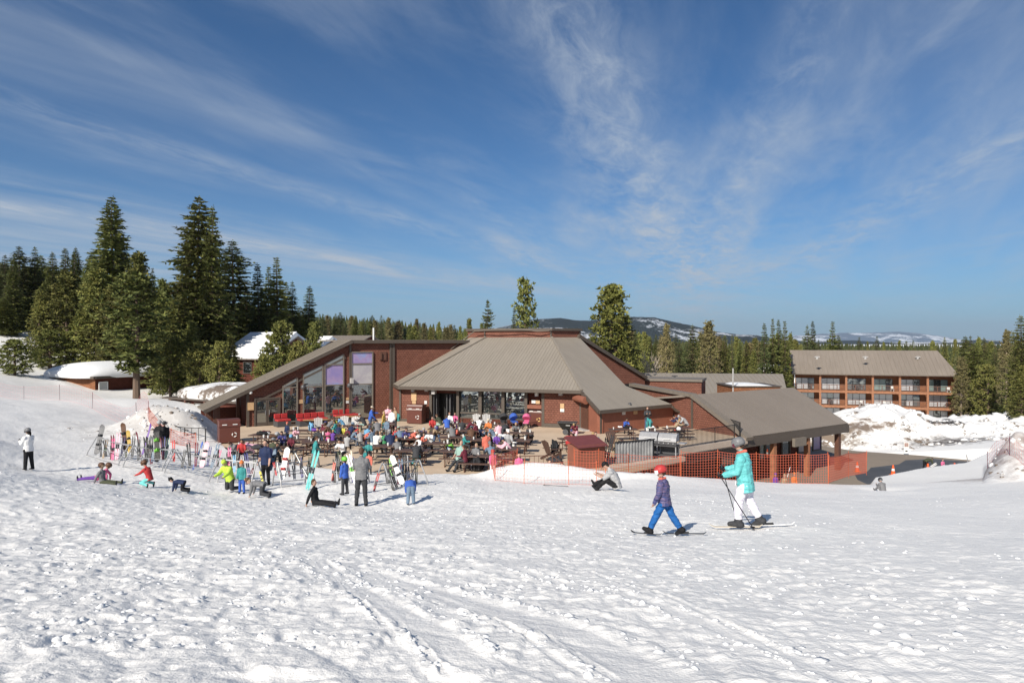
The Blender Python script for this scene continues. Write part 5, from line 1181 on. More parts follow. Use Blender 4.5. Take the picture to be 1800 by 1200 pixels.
v = G(1000, 803); t = empty('drink_cooler', v + Vector((0, 0, .72)), 0, 'red and white round drink cooler on a stand beside the cabinet', 'cooler')
small(t, 'body', c('red', .4), lambda mb: mb.lathe([(.17, 0), (.19, .02), (.19, .2), (.19, .22)], (0, 0, 0), 16)); small(t, 'tank', M['white'], lambda mb: mb.lathe([(.19, .221), (.19, .42)], (0, 0, 0), 16)); small(t, 'lid', c('red', .4), lambda mb: mb.lathe([(.2, .421), (.2, .46), (.05, .49)], (0, 0, 0), 16))
t = empty('cooler_stand', v, 0, 'small wooden post stand under the drink cooler', 'stand'); small(t, 'post', M['wood_dark'], lambda mb: mb.box((0, 0, .34), (.14, .14, .68))); small(t, 'shelf', M['wood_dark'], lambda mb: mb.box((0, 0, .70), (.46, .46, .035)))
# double gas grill
g0 = G(1158, 803); t = empty('gas_grill', g0, R(-30), 'large stainless double gas grill at the terrace corner', 'grill')
for s in (-1, 1):
    small(t, 'hood', M['steel'], lambda mb: mb.prism([(s*.55-.52, -.3, .95), (s*.55-.52, -.26, 1.15), (s*.55-.52, -.05, 1.36), (s*.55-.52, .3, 1.36), (s*.55-.52, .34, .95)], (1.04, 0, 0)))
    small(t, 'handle', M['white'], lambda mb: mb.tube([(s*.55-.2, -.33, 1.08), (s*.55+.2, -.33, 1.08)], .018, 6))
small(t, 'control_panel', M['darkgrey'], lambda mb: mb.box((0, -.33, .86), (2.2, .08, .16)))
for k in range(8): small(t, 'knob', M['steel'], lambda mb: mb.tube([(-.95+k*.27, -.38, .87), (-.95+k*.27, -.42, .87)], .035, 8))
small(t, 'cabinet', M['darkgrey'], lambda mb: (mb.box((0, 0, .72), (2.15, .6, .1)), mb.box((0, 0, .16), (2.15, .6, .05)), mb.box((0, .28, .45), (2.1, .03, .55))))
for sx in (-1, 0, 1):
    small(t, 'leg', M['steel'], lambda mb: (mb.box((sx*1.05, -.27, .42), (.05, .05, .84)), mb.box((sx*1.05, .27, .42), (.05, .05, .84))))
small(t, 'side_shelf', M['steel'], lambda mb: mb.box((1.32, 0, .88), (.45, .55, .04)))
# corrugated grey panel
wp_ = WF(G(1081, 815)[:2], G(1150, 808)[:2])
t = tag(empty('corrugated_panel', (0, 0, 0)), 'weathered grey corrugated screen between the cabinet and the grill', 'screen')
def corr(mb):
    n = int(wp_.len/.1); mb.add([wp_.pt(i*.05, z, .05+.03*math.sin(i*1.57)) for i in range(2*n) for z in (.02, 1.12)], [(2*i, 2*i+2, 2*i+3, 2*i+1) for i in range(2*n-1)])
small(t, 'sheet', mat_concrete('weathered_tin', (.13, .135, .14), (.30, .305, .31), 1.4), corr); small(t, 'frame', M['black'], lambda mb: (wp_.box(mb, 0, wp_.len, 1.12, 1.17, -.02, .1), wp_.box(mb, 0, .05, 0, 1.12, -.04, -.001), wp_.box(mb, wp_.len-.05, wp_.len, 0, 1.12, -.04, -.001)))
# railings
def railing(pts, lab, h=1.0, sp=.13, zs=None, nm='railing', mat=None):
    t = empty(nm, (0, 0, 0), 0, lab, 'railing'); pts = [Vector(p) for p in pts]; mt = mat or M['black']
    small(t, 'rail', mt, lambda mb: [(mb.bar(a+Vector((0, 0, h)), b_+Vector((0, 0, h)), .05, .035), mb.bar(a+Vector((0, 0, .1)), b_+Vector((0, 0, .1)), .03, .03)) for a, b_ in zip(pts, pts[1:])])
    def bl(mb):
        for a, b_ in zip(pts, pts[1:]):
            n = max(1, int((b_-a).length/sp))
            for i in range(1, n): q = a+(b_-a)*i/n; mb.bar(q+Vector((0, 0, .1)), q+Vector((0, 0, h)), .024, .024)
    small(t, 'balusters', mt, bl)
    for p in pts: small(t, 'post', mt, lambda mb: mb.bar(p, p+Vector((0, 0, h+.02)), .05, .05))
    return t
q0 = ter.pt(0, 0, .1); q1 = ter.pt(ter.len*.55, 0, .1); q2 = ter.pt(ter.len-1.2, 0, .1)
railing([G(1178, 790)+Vector((0, .3, 0)), q0+Vector((.35, .2, 0)), q1, q2], 'black metal railing along the terrace edge', 1.0)
railing([G(1301, 769.5), G(1268, 757)], 'short black railing section running onto the brown roof', 1.05)
railing([(-24.3, 46.5, 0), (-22.6, 44.9, 0), (-20.9, 43.6, 0), (-19.4, 43.2, 0)], 'black railing around the left patio corner below the canopy', 1.0, .5)
railing([(.2, 33.6, 0), (2.0, 33.9, 0), (3.2, 33.6, -.9)], 'brown handrail of the stairs beside the snow mound', .85, .22, mat=M['wood_dark'])
# orange nets
M['net'] = simple('orange_net', (.46, .10, .055), .6, var=.05); M['net_pale'] = simple('faded_pink_net', (.62, .22, .22), .7, var=.1); M['pole_orange'] = simple('orange_pole', (.6, .13, .05), .5)
def net(pts, h, lab, cell=.12, th=.011, mat='net', zs=None, group='orange safety nets', pole=True, sag=.06):
    t = empty('safety_net', (0, 0, 0), 0, lab, 'net', group); mb = MB(); pts = [Vector((p[0], p[1])) for p in pts]; rs = random.Random(int(abs(pts[0].x)*100))
    for i, (a, b_) in enumerate(zip(pts, pts[1:])):
        L_ = (b_-a).length; n = max(2, int(L_/cell)); rows = int(h/cell)
        def pt(k, r):
            q = a+(b_-a)*k/n; z0 = (H(q.x, q.y) if zs is None else zs[i]+(zs[i+1]-zs[i])*k/n); s = math.sin(math.pi*k/n)*sag
            return Vector((q.x, q.y, z0+.03+(h-s)*r/rows))
        g = [[pt(k, r) for r in range(rows+1)] for k in range(n+1)]
        for k in range(n+1): 
            for r in range(0, rows, max(1, rows//3)): mb.bar(g[k][r], g[k][min(rows, r+max(1, rows//3))], th, th)
        for r in range(rows+1):
            st = 3
            for k in range(0, n, st): mb.bar(g[k][r], g[min(n, k+st)][r], th*(1.6 if r in (0, rows) else 1), th*(1.6 if r in (0, rows) else 1))
    mb.build('net', M[mat], t, uv=False)
    if pole:
        for i, p in enumerate(pts):
            z0 = H(p.x, p.y) if zs is None else zs[i]; small(t, 'pole', M['pole_orange'] if mat == 'net' else c('maroon'), lambda mb: mb.tube([(p.x, p.y, z0-.1), (p.x+rs.uniform(-.05, .05), p.y, z0+h+.12)], .013, 6))
    return t
def xy(px, d): return ((px-900)/F*d, d)
net([xy(862, 33.0), xy(870, 30.2), xy(921, 29.4), xy(1000, 29.2), xy(1049, 28.8), xy(1064, 29.5)], .95, 'fine orange net across the snow mound in front of the stairs', .14, .006)
net([xy(862, 33.0), xy(908, 34.4)], 1.0, 'short orange net from the mound back towards the patio', .10, .011, zs=[.0, .0])
net([xy(1010, 32.6), xy(1052, 32.4), xy(1105, 33.0), xy(1196, 33.2)], 1.25, 'orange net in front of the cabinet and the retaining wall', .13, .012, zs=[.05, .05, -.25, -.35])
net([xy(1197, 33.2), xy(1260, 33.4), xy(1330, 33.6), xy(1400, 33.8), xy(1456, 34.2)], 1.45, 'orange net screening the lower windows behind the skier in aqua', .13, .012, zs=[-.35, -.35, -.5, -.55, -.6])
net([xy(1456, 34.2), xy(1492, 38.5), xy(1523, 42.5)], 1.3, 'right end of the orange net sloping down to the asphalt', .13, .011, zs=[-.6, -1.1, -1.7])
net([xy(-60, 66), xy(42, 61), xy(105, 57.5), xy(162, 54.5), xy(240, 48), xy(262, 44.5)], 1.2, 'long faded pink net running down the snow at the left', .28, .0045, 'net_pale', group='faded nets on the snow')
net([xy(1736, 35.5), xy(1775, 33.0), xy(1840, 30)], .8, 'faded pink net lying over the snow bank at the right', .2, .005, 'net_pale', group='faded nets on the snow')
net([xy(262, 44.5), xy(300, 42.0), xy(345, 40.6)], .8, 'orange net below the ploughed pile at the left', .14, .012)
# cones and signs on the lot
def make_cone():
    t = empty('traffic_cone', (0, 0, 0), 0, 'x', 'cone')
    small(t, 'base', c('orange', .5), lambda mb: mb.box((0, 0, .02), (.38, .38, .04))); small(t, 'body', cm(.85, .12, .03, .45), lambda mb: mb.lathe([(.15, .04), (.045, .7), (.03, .71)], (0, 0, 0), 14))
    small(t, 'band', M['white'], lambda mb: mb.lathe([(.108, .32), (.083, .47)], (0, 0, 0), 14)); return t
CN = make_cone()
for px, py, lab in ((1507, 829, 'orange traffic cone standing alone near the corner post'), (1570, 835, 'orange traffic cone at the left rim of the painted shade patch'), (1631, 832, 'orange traffic cone beside the person bending over skis'), (1678, 831, 'orange traffic cone at the right by the snow edge')):
    place(CN, G(px, py, -3.49), 0, lab, 'orange traffic cones on the lot', 1.08)
t = empty('road_sign', G(1593, 799, -3.49), 0, 'white sign with a brown panel at the foot of the dirty snow', 'sign')
small(t, 'board', M['white'], lambda mb: mb.box((0, 0, .6), (.42, .06, 1.0))); small(t, 'panel', simple('brown_panel', (.25, .08, .04), .5), lambda mb: (mb.box((0, -.035, .88), (.32, .01, .32)),)); small(t, 'mark', M['black'], lambda mb: mb.box((0, -.036, .34), (.2, .01, .1)))
small(t, 'lettering', M['white'], lambda mb: [mb.box((0, -.045, .97-i*.09), (.22, .008, .025)) for i in range(3)])
tag(small(None, 'signpost', M['steel'], lambda mb: mb.tube([G(1703, 822, -3.4), P(1699, 799, 53.5)], .04, 6)), 'leaning pale metal post at the edge of the right snow bank', 'post')
# skis, snowboards, racks
def curve_board(w, n=14, tip=.10, th=.010, tail=.03, waist=.85, L=1.0):
    mb = MB(); vs = []; fs = []
    for i in range(n+1):
        t = i/n; z = t*L; q = abs(t-.5)*2; ww = w/2*(waist+(1-waist)*q**1.5); e = min(1, min(t, 1-t)/(.5*w/L+.01)); ww *= math.sqrt(max(.05, 1-(1-e)**2))
        y = -(max(0, (t-.86)/.14)**2)*tip-(max(0, (.06-t)/.06)**2)*tail
        vs += [(-ww, y, z), (ww, y, z), (ww, y-th, z), (-ww, y-th, z)]
    for i in range(n):
        for k in range(4): fs.append((i*4+k, i*4+(k+1) % 4, i*4+4+(k+1) % 4, i*4+4+k))
    fs += [(3, 2, 1, 0), (n*4, n*4+1, n*4+2, n*4+3)]
    return mb.add(vs, fs)
def make_skis():
    t = empty('ski_pair', (0, -300, -40), 0, 'x', 'skis')
    for s in (-1, 1):
        o = curve_board(.055, 14, .035, .007).build('ski', c('black'), t); o.location = (s*.024, s*.006, 0); o.rotation_euler = (0, R(s*1.2), 0)
        small(o, 'binding', c('char'), lambda mb: mb.box((0, -.021, .49), (.035, .028, .15)))
    return t
def make_board():
    t = empty('snowboard', (0, -300, -40), 0, 'x', 'snowboard')
    curve_board(.185, 18, .04, .008, .04, .82).build('deck', c('black'), t)
    for z in (.34, .64):
        o = small(t, 'binding', c('char'), lambda mb: (mb.box((0, -.022, z), (.15, .02, .07)), mb.b8([Vector(q) for q in ((.04, -.03, z-.035), (.075, -.03, z-.035), (.075, -.03, z+.035), (.04, -.03, z+.035), (.055, -.15, z-.03), (.075, -.15, z-.03), (.075, -.15, z+.03), (.055, -.15, z+.03))]), mb.tube([(-.06, -.03, z), (-.03, -.085, z), (.04, -.09, z)], .012, 5)))
    return t
def make_single_ski():
    t = empty('ski', (0, -300, -40), 0, 'x', 'ski')
    curve_board(.058, 16, .045, .008).build('deck', c('black'), t); small(t, 'binding', c('char'), lambda mb: mb.box((0, -.021, .475), (.036, .028, .15))); return t
SK = make_skis(); SB = make_board(); S1 = make_single_ski(); PROTOS += [SK, SB, S1]
def lean(kind, pb, pt_, d, dd, col, lab, group=None, bcol='char', flip=False):
    b_ = P(pb[0], pb[1], d); tp = P(pt_[0], pt_[1], d+dd); z = (tp-b_); L_ = z.length; z.normalize(); x = Vector((0, 1, 0)).cross(z)*1; x.normalize(); y = z.cross(x)
    if flip: x, y = -x, -y
    Mx = Matrix((x, y, z)).transposed(); e = Mx.to_euler()
    src = {'ski': SK, 'board': SB, 'one': S1}[kind]
    return copy_thing(src, b_, (e.x, e.y, e.z), L_, lab, group, {'ski': c(col, .4), 'deck': c(col, .4), 'binding': c(bcol)})
def poles(pb, pt_, d, lab, col='black', dx=.07):
    t = empty('ski_poles', (0, 0, 0), 0, lab, 'ski poles')
    for s in (0, 1):
        a = P(pb[0], pb[1], d)+Vector((s*dx, 0, 0)); b_ = P(pt_[0], pt_[1], d+.3)+Vector((s*dx*.4, 0, 0)); q = (b_-a).normalized()
        small(t, 'pole', c(col, .4), lambda mb: (mb.tube([a, b_], .010, 5), mb.tube([b_-q*.02, b_+q*.12], .018, 6), mb.lathe([(.045, -.01), (.05, 0), (.02, .01)], a+q*.07, 8)))
def make_rack(A_, B_, lab):
    t = empty('ski_rack', (0, 0, 0), 0, lab, 'ski rack', 'metal ski racks on the snow'); A_ = Vector(A_); B_ = Vector(B_); u = (B_-A_); L_ = u.length; u.normalize(); n = Vector((u.y, -u.x))
    def w(s, o, z): q = A_+u*s+n*o; return Vector((q.x, q.y, H(*(A_+u*s))+z))
    for s in (0, L_):
        small(t, 'leg', M['steel'], lambda mb: mb.tube([w(s, .55, -.05), w(s, .45, .25), w(s, .18, .72), w(s, .05, .95), w(s, -.05, .95), w(s, -.18, .72), w(s, -.45, .25), w(s, -.55, -.05)], .028, 7))
    for o, z in ((.06, .90), (-.06, .90), (.30, .50), (-.30, .50), (.50, .08), (-.50, .08)):
        small(t, 'rail', M['steel'], lambda mb: mb.tube([w(0, o, z), w(L_/2, o, z), w(L_, o, z)], .017, 6))
    return t
make_rack(xy(172, 35), xy(229, 32.2), 'metal ski rack farthest left, holding the grey snowboard')
make_rack(xy(236, 31.8), xy(304, 30.0), 'metal ski rack with the black topped snowboard in the middle')
make_rack(xy(310, 29.6), xy(388, 27.6), 'metal ski rack with the pale pink snowboard')
make_rack(xy(394, 27.6), xy(452, 27.4), 'metal ski rack behind the child in yellow')
make_rack(xy(487, 26.8), xy(545, 27.6), 'metal ski rack holding the red and white snowboard')
make_rack(xy(592, 27.4), xy(640, 27.2), 'metal ski rack behind the child with the green helmet')
make_rack(xy(673, 25.6), xy(736, 27.0), 'metal ski rack holding the white snowboard')
GS = 'skis leaning on the racks'; GB = 'snowboards leaning on the racks'
lean('board', (169, 799), (181, 746), 34.4, .4, 'grey', 'grey snowboard leaning at the far left of the racks', GB)
lean('ski', (181, 806), (189, 772), 33.8, .3, 'tan', 'short pale skis right of the grey snowboard', GS, 'lime'); lean('ski', (198, 809), (200, 770), 33.3, .4, 'pink', 'pink skis on the leftmost rack', GS)
lean('ski', (205, 808), (209, 760), 33.3, .4, 'ltpink', 'pale pink skis beside the brown board', GS); lean('board', (222, 795), (216, 743), 34.0, .3, 'brown', 'narrow brown board standing on the leftmost rack', GB)
lean('board', (229, 796), (225, 756), 33.0, .3, 'gold', 'golden snowboard half behind the brown one', GB); lean('one', (248, 803), (240, 758), 32.5, .4, 'maroon', 'dark red ski leaning between the first two racks', GS)
lean('ski', (232, 806), (236, 766), 32.6, .3, 'char', 'dark skis at the left end of the second rack', GS); lean('one', (250, 800), (266, 744), 32.3, .5, 'purple', 'purple ski leaning right on the second rack', GS)
lean('board', (277, 812), (275, 752), 30.2, .5, 'black', 'black snowboard with lime bindings in the middle of the second rack', GB, 'lime')
for i, (a, b_, cl, w_) in enumerate((((262, 806), (268, 764), 'char', 'dark'), ((268, 812), (266, 768), 'steelblue', 'steel blue'), ((287, 810), (284, 768), 'maroon', 'dark red'), ((291, 806), (297, 770), 'seafoam', 'pale green'), ((258, 800), (262, 768), 'black', 'black'))):
    lean('ski', a, b_, 30.6, .4, cl, w_+' skis crowded around the black snowboard on the second rack', GS)
lean('ski', (306, 812), (305, 773), 30.0, .4, 'red', 'red tipped skis between the second and third racks', GS); lean('ski', (323, 808), (331, 780), 29.5, .3, 'ltgrey', 'grey skis at the left of the third rack', GS); lean('one', (332, 808), (328, 782), 29.3, .3, 'char', 'single dark ski on the third rack', GS)
lean('one', (339, 826), (357, 776), 28.6, .5, 'blue', 'blue tipped ski leaning across the third rack', GS); lean('board', (354, 822), (365, 776), 28.2, .4, 'ltpink', 'pale pink snowboard on the third rack', GB); lean('ski', (371, 823), (384, 780), 28.2, .4, 'steelblue', 'steel blue skis right of the pale pink snowboard', GS)
lean('ski', (380, 820), (388, 790), 29.0, .3, 'pink', 'pink skis at the right end of the third rack', GS); poles((380, 821), (383, 795), 28.0, 'thin ski poles beside the steel blue skis')
lean('ski', (412, 832), (412, 799), 27.3, .3, 'sky', 'bright blue skis behind the child in yellow', GS); lean('ski', (401, 825), (404, 786), 27.6, .4, 'pink', 'pink tipped skis left of the bright blue ones', GS); lean('ski', (419, 826), (417, 788), 27.6, .4, 'char', 'dark skis right of the bright blue ones', GS)
lean('ski', (433, 852), (446, 822), 27.0, .3, 'maroon', 'dark patterned skis between the racks left of the man in the navy shirt', GS); lean('board', (462, 848), (457, 828), 26.7, .2, 'yellow', 'yellow snowboard half behind the legs of the man in the navy shirt', GB)
lean('board', (474, 828), (485, 789), 28.2, .4, 'steelblue', 'grey blue snowboard behind the man in the navy shirt', GB); lean('board', (494, 844), (506, 786), 26.6, .5, 'white', 'white and red snowboard standing on the rack', GB, 'red')
small(lean('one', (543, 843), (516, 790), 26.4, .5, 'char', 'silver and black ski leaning left beside the red and white snowboard', GS), 'edge', M['white'], lambda mb: mb.box((0, -.0095, .5), (.02, .002, .8)))
lean('ski', (540, 861), (558, 791), 25.4, .5, 'aqua', 'long turquoise skis leaning right, behind the sitting boy', GS); lean('ski', (486, 836), (481, 812), 26.6, .3, 'red', 'short red and white skis beside the navy shirted man', GS); lean('ski', (492, 842), (488, 815), 26.5, .3, 'seafoam', 'small pale skis left of the red and white snowboard', GS)
poles((515, 836), (519, 808), 26.4, 'black ski poles right of the red and white snowboard'); poles((528, 833), (531, 806), 26.6, 'dark ski poles near the silver and black ski')
lean('ski', (598, 845), (592, 800), 26.6, .4, 'char', 'dark skis left of the child with the green helmet', GS); lean('ski', (604, 840), (596, 792), 26.8, .4, 'olive', 'olive skis behind the child with the green helmet', GS); lean('ski', (625, 850), (612, 798), 26.2, .4, 'white', 'white skis with green bindings between the child and the man', GS, 'lime'); lean('one', (622, 836), (617, 790), 26.6, .4, 'cream', 'cream ski behind the white ones', GS); lean('ski', (584, 846), (588, 812), 26.6, .3, 'coral', 'coral skis low at the left of the green helmet child', GS)
lean('ski', (657, 864), (666, 831), 25.0, .3, 'red', 'short red and white skis standing in the snow right of the man', GS)
lean('board', (708, 851), (688, 800), 25.4, .4, 'white', 'white snowboard on the right rack', GB); lean('ski', (693, 864), (680, 826), 25.2, .3, 'black', 'black skis low on the right rack', GS); lean('ski', (700, 862), (684, 822), 25.6, .3, 'char', 'dark skis under the white snowboard', GS); lean('ski', (708, 860), (704, 806), 26.0, .4, 'steelblue', 'steel blue skis right of the white snowboard', GS)
lean('ski', (712, 846), (710, 795), 26.4, .4, 'black', 'tall black skis on the right rack', GS); lean('ski', (718, 848), (714, 800), 26.6, .4, 'ltgrey', 'light grey skis near the right end of the right rack', GS); lean('one', (724, 840), (733, 820), 26.6, .2, 'char', 'dark ski at the right end of the right rack', GS); lean('ski', (688, 838), (686, 805), 26.8, .3, 'lime', 'lime skis behind the white snowboard', GS)
poles((726, 852), (722, 815), 26.6, 'dark ski poles at the right end of the right rack'); poles((685, 850), (682, 815), 25.4, 'ski poles left of the white snowboard')
lean('ski', (1063, 806), (1066, 768), 37, .3, 'black', 'black skis leaning behind the cabinet', GS); lean('ski', (1068, 808), (1077, 764), 37.2, .4, 'char', 'dark skis right of the black ones behind the cabinet', GS); lean('ski', (1074, 808), (1085, 770), 37.4, .3, 'tan', 'tan skis behind the cabinet', GS)
rs = random.Random(31)
for nm, px0, px1, pyb, pyt, d in (('leftmost rack', 176, 228, 806, 768, 33.6), ('second rack', 240, 300, 812, 770, 31), ('third rack', 312, 386, 820, 782, 28.6), ('fourth rack', 396, 452, 838, 800, 27.6), ('rack of the red and white snowboard', 488, 544, 842, 802, 27.2), ('rack behind the green helmet', 584, 636, 848, 802, 27.0), ('rightmost rack', 676, 736, 852, 806, 26.8)):
    for k, (cl, w_) in enumerate((('char', 'charcoal'), ('black', 'plain black'), ('maroon', 'wine red'), ('ltgrey', 'silver'), ('indigo', 'indigo'), ('olive', 'olive green'))[:6]):
        x_ = px0+(px1-px0)*(k+.5+rs.uniform(-.3, .3))/6; lean('ski', (x_, pyb+rs.uniform(-4, 4)), (x_+rs.uniform(-7, 7), pyt+rs.uniform(-6, 8)), d, .35, cl, w_+' skis among the gear on the '+nm, GS)
# things lying about
def blob_proto(name, cat, seed, sx, sy, sz, strap=True):
    import bmesh
    rs = random.Random(seed); bm = bmesh.new(); bmesh.ops.create_icosphere(bm, subdivisions=3, radius=1)
    for v in bm.verts:
        k = 1+.22*math.sin(v.co.x*4+seed)*math.cos(v.co.y*5)+.12*math.sin(v.co.z*9+seed*2); q = [abs(a)**.75*(1 if a > 0 else -1) for a in v.co]
        v.co = Vector((q[0]*sx*k, q[1]*sy*k, max(-.02, (q[2]+.9)*sz*k)))
    me = bpy.data.meshes.new(name); bm.to_mesh(me); bm.free(); me.materials.append(c('black')); me.polygons.foreach_set('use_smooth', [True]*len(me.polygons))
    if not strap: o = bpy.data.objects.new(name, me); COL.objects.link(o); o['category'] = cat; o.location = (0, -300, -40); return o
    t = empty(name, (0, -300, -40), 0, 'x', cat); o = bpy.data.objects.new('body', me); COL.objects.link(o); o.parent = t
    small(t, 'strap', c('char'), lambda mb: [mb.tube([(s*sx*.5, -sy*.6, sz*1.7), (s*sx*.5, -sy*1.2, sz*1.2), (s*sx*.45, -sy*1.0, sz*.3)], .022, 5) for s in (-1, 1)]); return t
BP = blob_proto('backpack', 'backpack', 3, .17, .13, .24); JK = blob_proto('jacket', 'jacket', 7, .30, .21, .09, False); PROTOS += [BP, JK]
def bag(px, py, zb, col, lab, s=1.0, rz=0):
    d = (CZ-zb)*F/(py-600); v = P(px, py, d); v.z = zb; copy_thing(BP, v, rz, s, lab, 'bags set down on the patio', {'body': c(col)})
def coat(px, py, zb, col, lab, s=1.0, rz=0):
    d = (CZ-zb)*F/(py-600); v = P(px, py, d); v.z = zb; o = copy_thing(JK, v, rz, s, lab, 'clothes piled on the tables'); o.material_slots[0].link = 'OBJECT'; o.material_slots[0].material = c(col)
bag(547, 757, .76, 'sky', 'blue bag on the table in front of the sofas', 1.0); coat(556, 757, .76, 'purple', 'purple cloth heaped beside the blue bag'); coat(565, 755, .76, 'black', 'black coat at the end of the table with the blue bag')
coat(467, 762, .76, 'maroon', 'dark red jacket on the leftmost table'); coat(462, 764, .76, 'black', 'black jacket spread on the leftmost table', 1.2); coat(497, 768, .76, 'char', 'dark clothes on the table with the pale helmet', 1.1); coat(480, 768, .76, 'brown', 'brown scarf heap beside the pale helmet', .8)
bag(790, 796, .0, 'lime', 'yellow green bag standing beside the bench of the reclining man', 1.3); bag(790, 803, .0, 'steelblue', 'blue grey bag below the yellow green one', 1.0)
bag(819, 784, .0, 'black', 'black backpack on the ground in the middle of the patio', 1.3); bag(830, 782, .0, 'char', 'dark grey bag right of the black backpack', 1.3); bag(842, 783, 0, 'black', 'black bag at the feet of the person in the red coat', 1.1)
bag(930, 777, .0, 'char', 'charcoal backpack under the table at the right of the crowd', 1.5); bag(902, 789, .0, 'white', 'white and dark backpack under the bench', 1.2); bag(838, 828, 0, 'black', 'black backpack beside the sitting girl in grey', 1.5); bag(845, 824, 0, 'black', 'second black backpack near the net by the girl in grey', 1.2)
coat(745, 762, .46, 'indigo', 'dark coat draped over the bench near the open door', 1.0); coat(893, 752, .76, 'coral', 'coral bag on the table beside the pink blanket', .8); coat(884, 768, .76, 'white', 'white cloth on the table at the right of the crowd'); coat(876, 769, .76, 'ltgrey', 'light grey cloth by the white one', .8)
coat(663, 789, .76, 'brown', 'brown bag on the near table behind the man in grey', .6); bag(735, 806, 0, 'black', 'black open bag under the near table', 1.4); coat(700, 785, .46, 'char', 'dark coat on the far bench of the near table', .9)
bag(975, 795, .32, 'black', 'black bag on the dark lounge chair', 1.3); coat(975, 812, 0, 'char', 'dark clothes on the ground before the lounge chair', 1.3); coat(1105, 752, .76, 'black', 'black gloves and coat on the table by the red brown wall', .8); coat(1090, 751, .76, 'white', 'white papers on the table by the red brown wall', .5)
bag(822, 806, 0, 'olive', 'olive bag under the reclining man', 1.0); bag(700, 740, 0, 'teal', 'teal tub on the patio by the corner of the hip roof', 1.2); coat(1144, 752, .76, 'white', 'white towel on the table behind the grill', .8); bag(1141, 752, .76, 'teal', 'teal bag on the table behind the grill', 1.2)
coat(430, 783, .76, 'pink', 'pink cloth on the table behind the racks', .9); coat(444, 786, .76, 'ltpink', 'pale pink coat on the table behind the racks', 1.0); coat(452, 788, .76, 'char', 'dark coat at the end of the table behind the racks', 1.0); coat(655, 741, .4, 'grey', 'grey box shaped bag near the blue shirted man', 1.1)
tag(MB().tube([on_snow(955, 848, 28.6, .03), on_snow(999, 854, 27.8, .03)], .012, 6).lathe([(.02, 0), (.05, .01), (.02, .03)], on_snow(957, 848, 28.6, .02), 8).build('ski_pole', c('black')), 'black ski pole lying on the snow before the fine orange net', 'ski pole')
# cups and food on the tables
rs = random.Random(9)
CUPG = 'small cups and tubs on the picnic tables'
_cup = MB().lathe([(.028, 0), (.04, .11), (.042, .12)], (0, 0, 0), 8).build('cup', M['white']); _cup.location = (0, -300, -40); _cup['category'] = 'cup'; PROTOS.append(_cup)
wn = ['crowded', 'bare', 'near', 'far']
for i, v in enumerate(TPOS):
    for k in range(rs.choice([2, 3, 3])):
        copy_thing(_cup, v+Vector((rs.uniform(-.8, .8), rs.uniform(-.3, .3), .762)), 0, rs.uniform(.9, 1.7), ['white cup', 'white tub', 'white drink cup'][k]+' on the '+' '.join(TABLES[i][3].split()[:11]), CUPG)
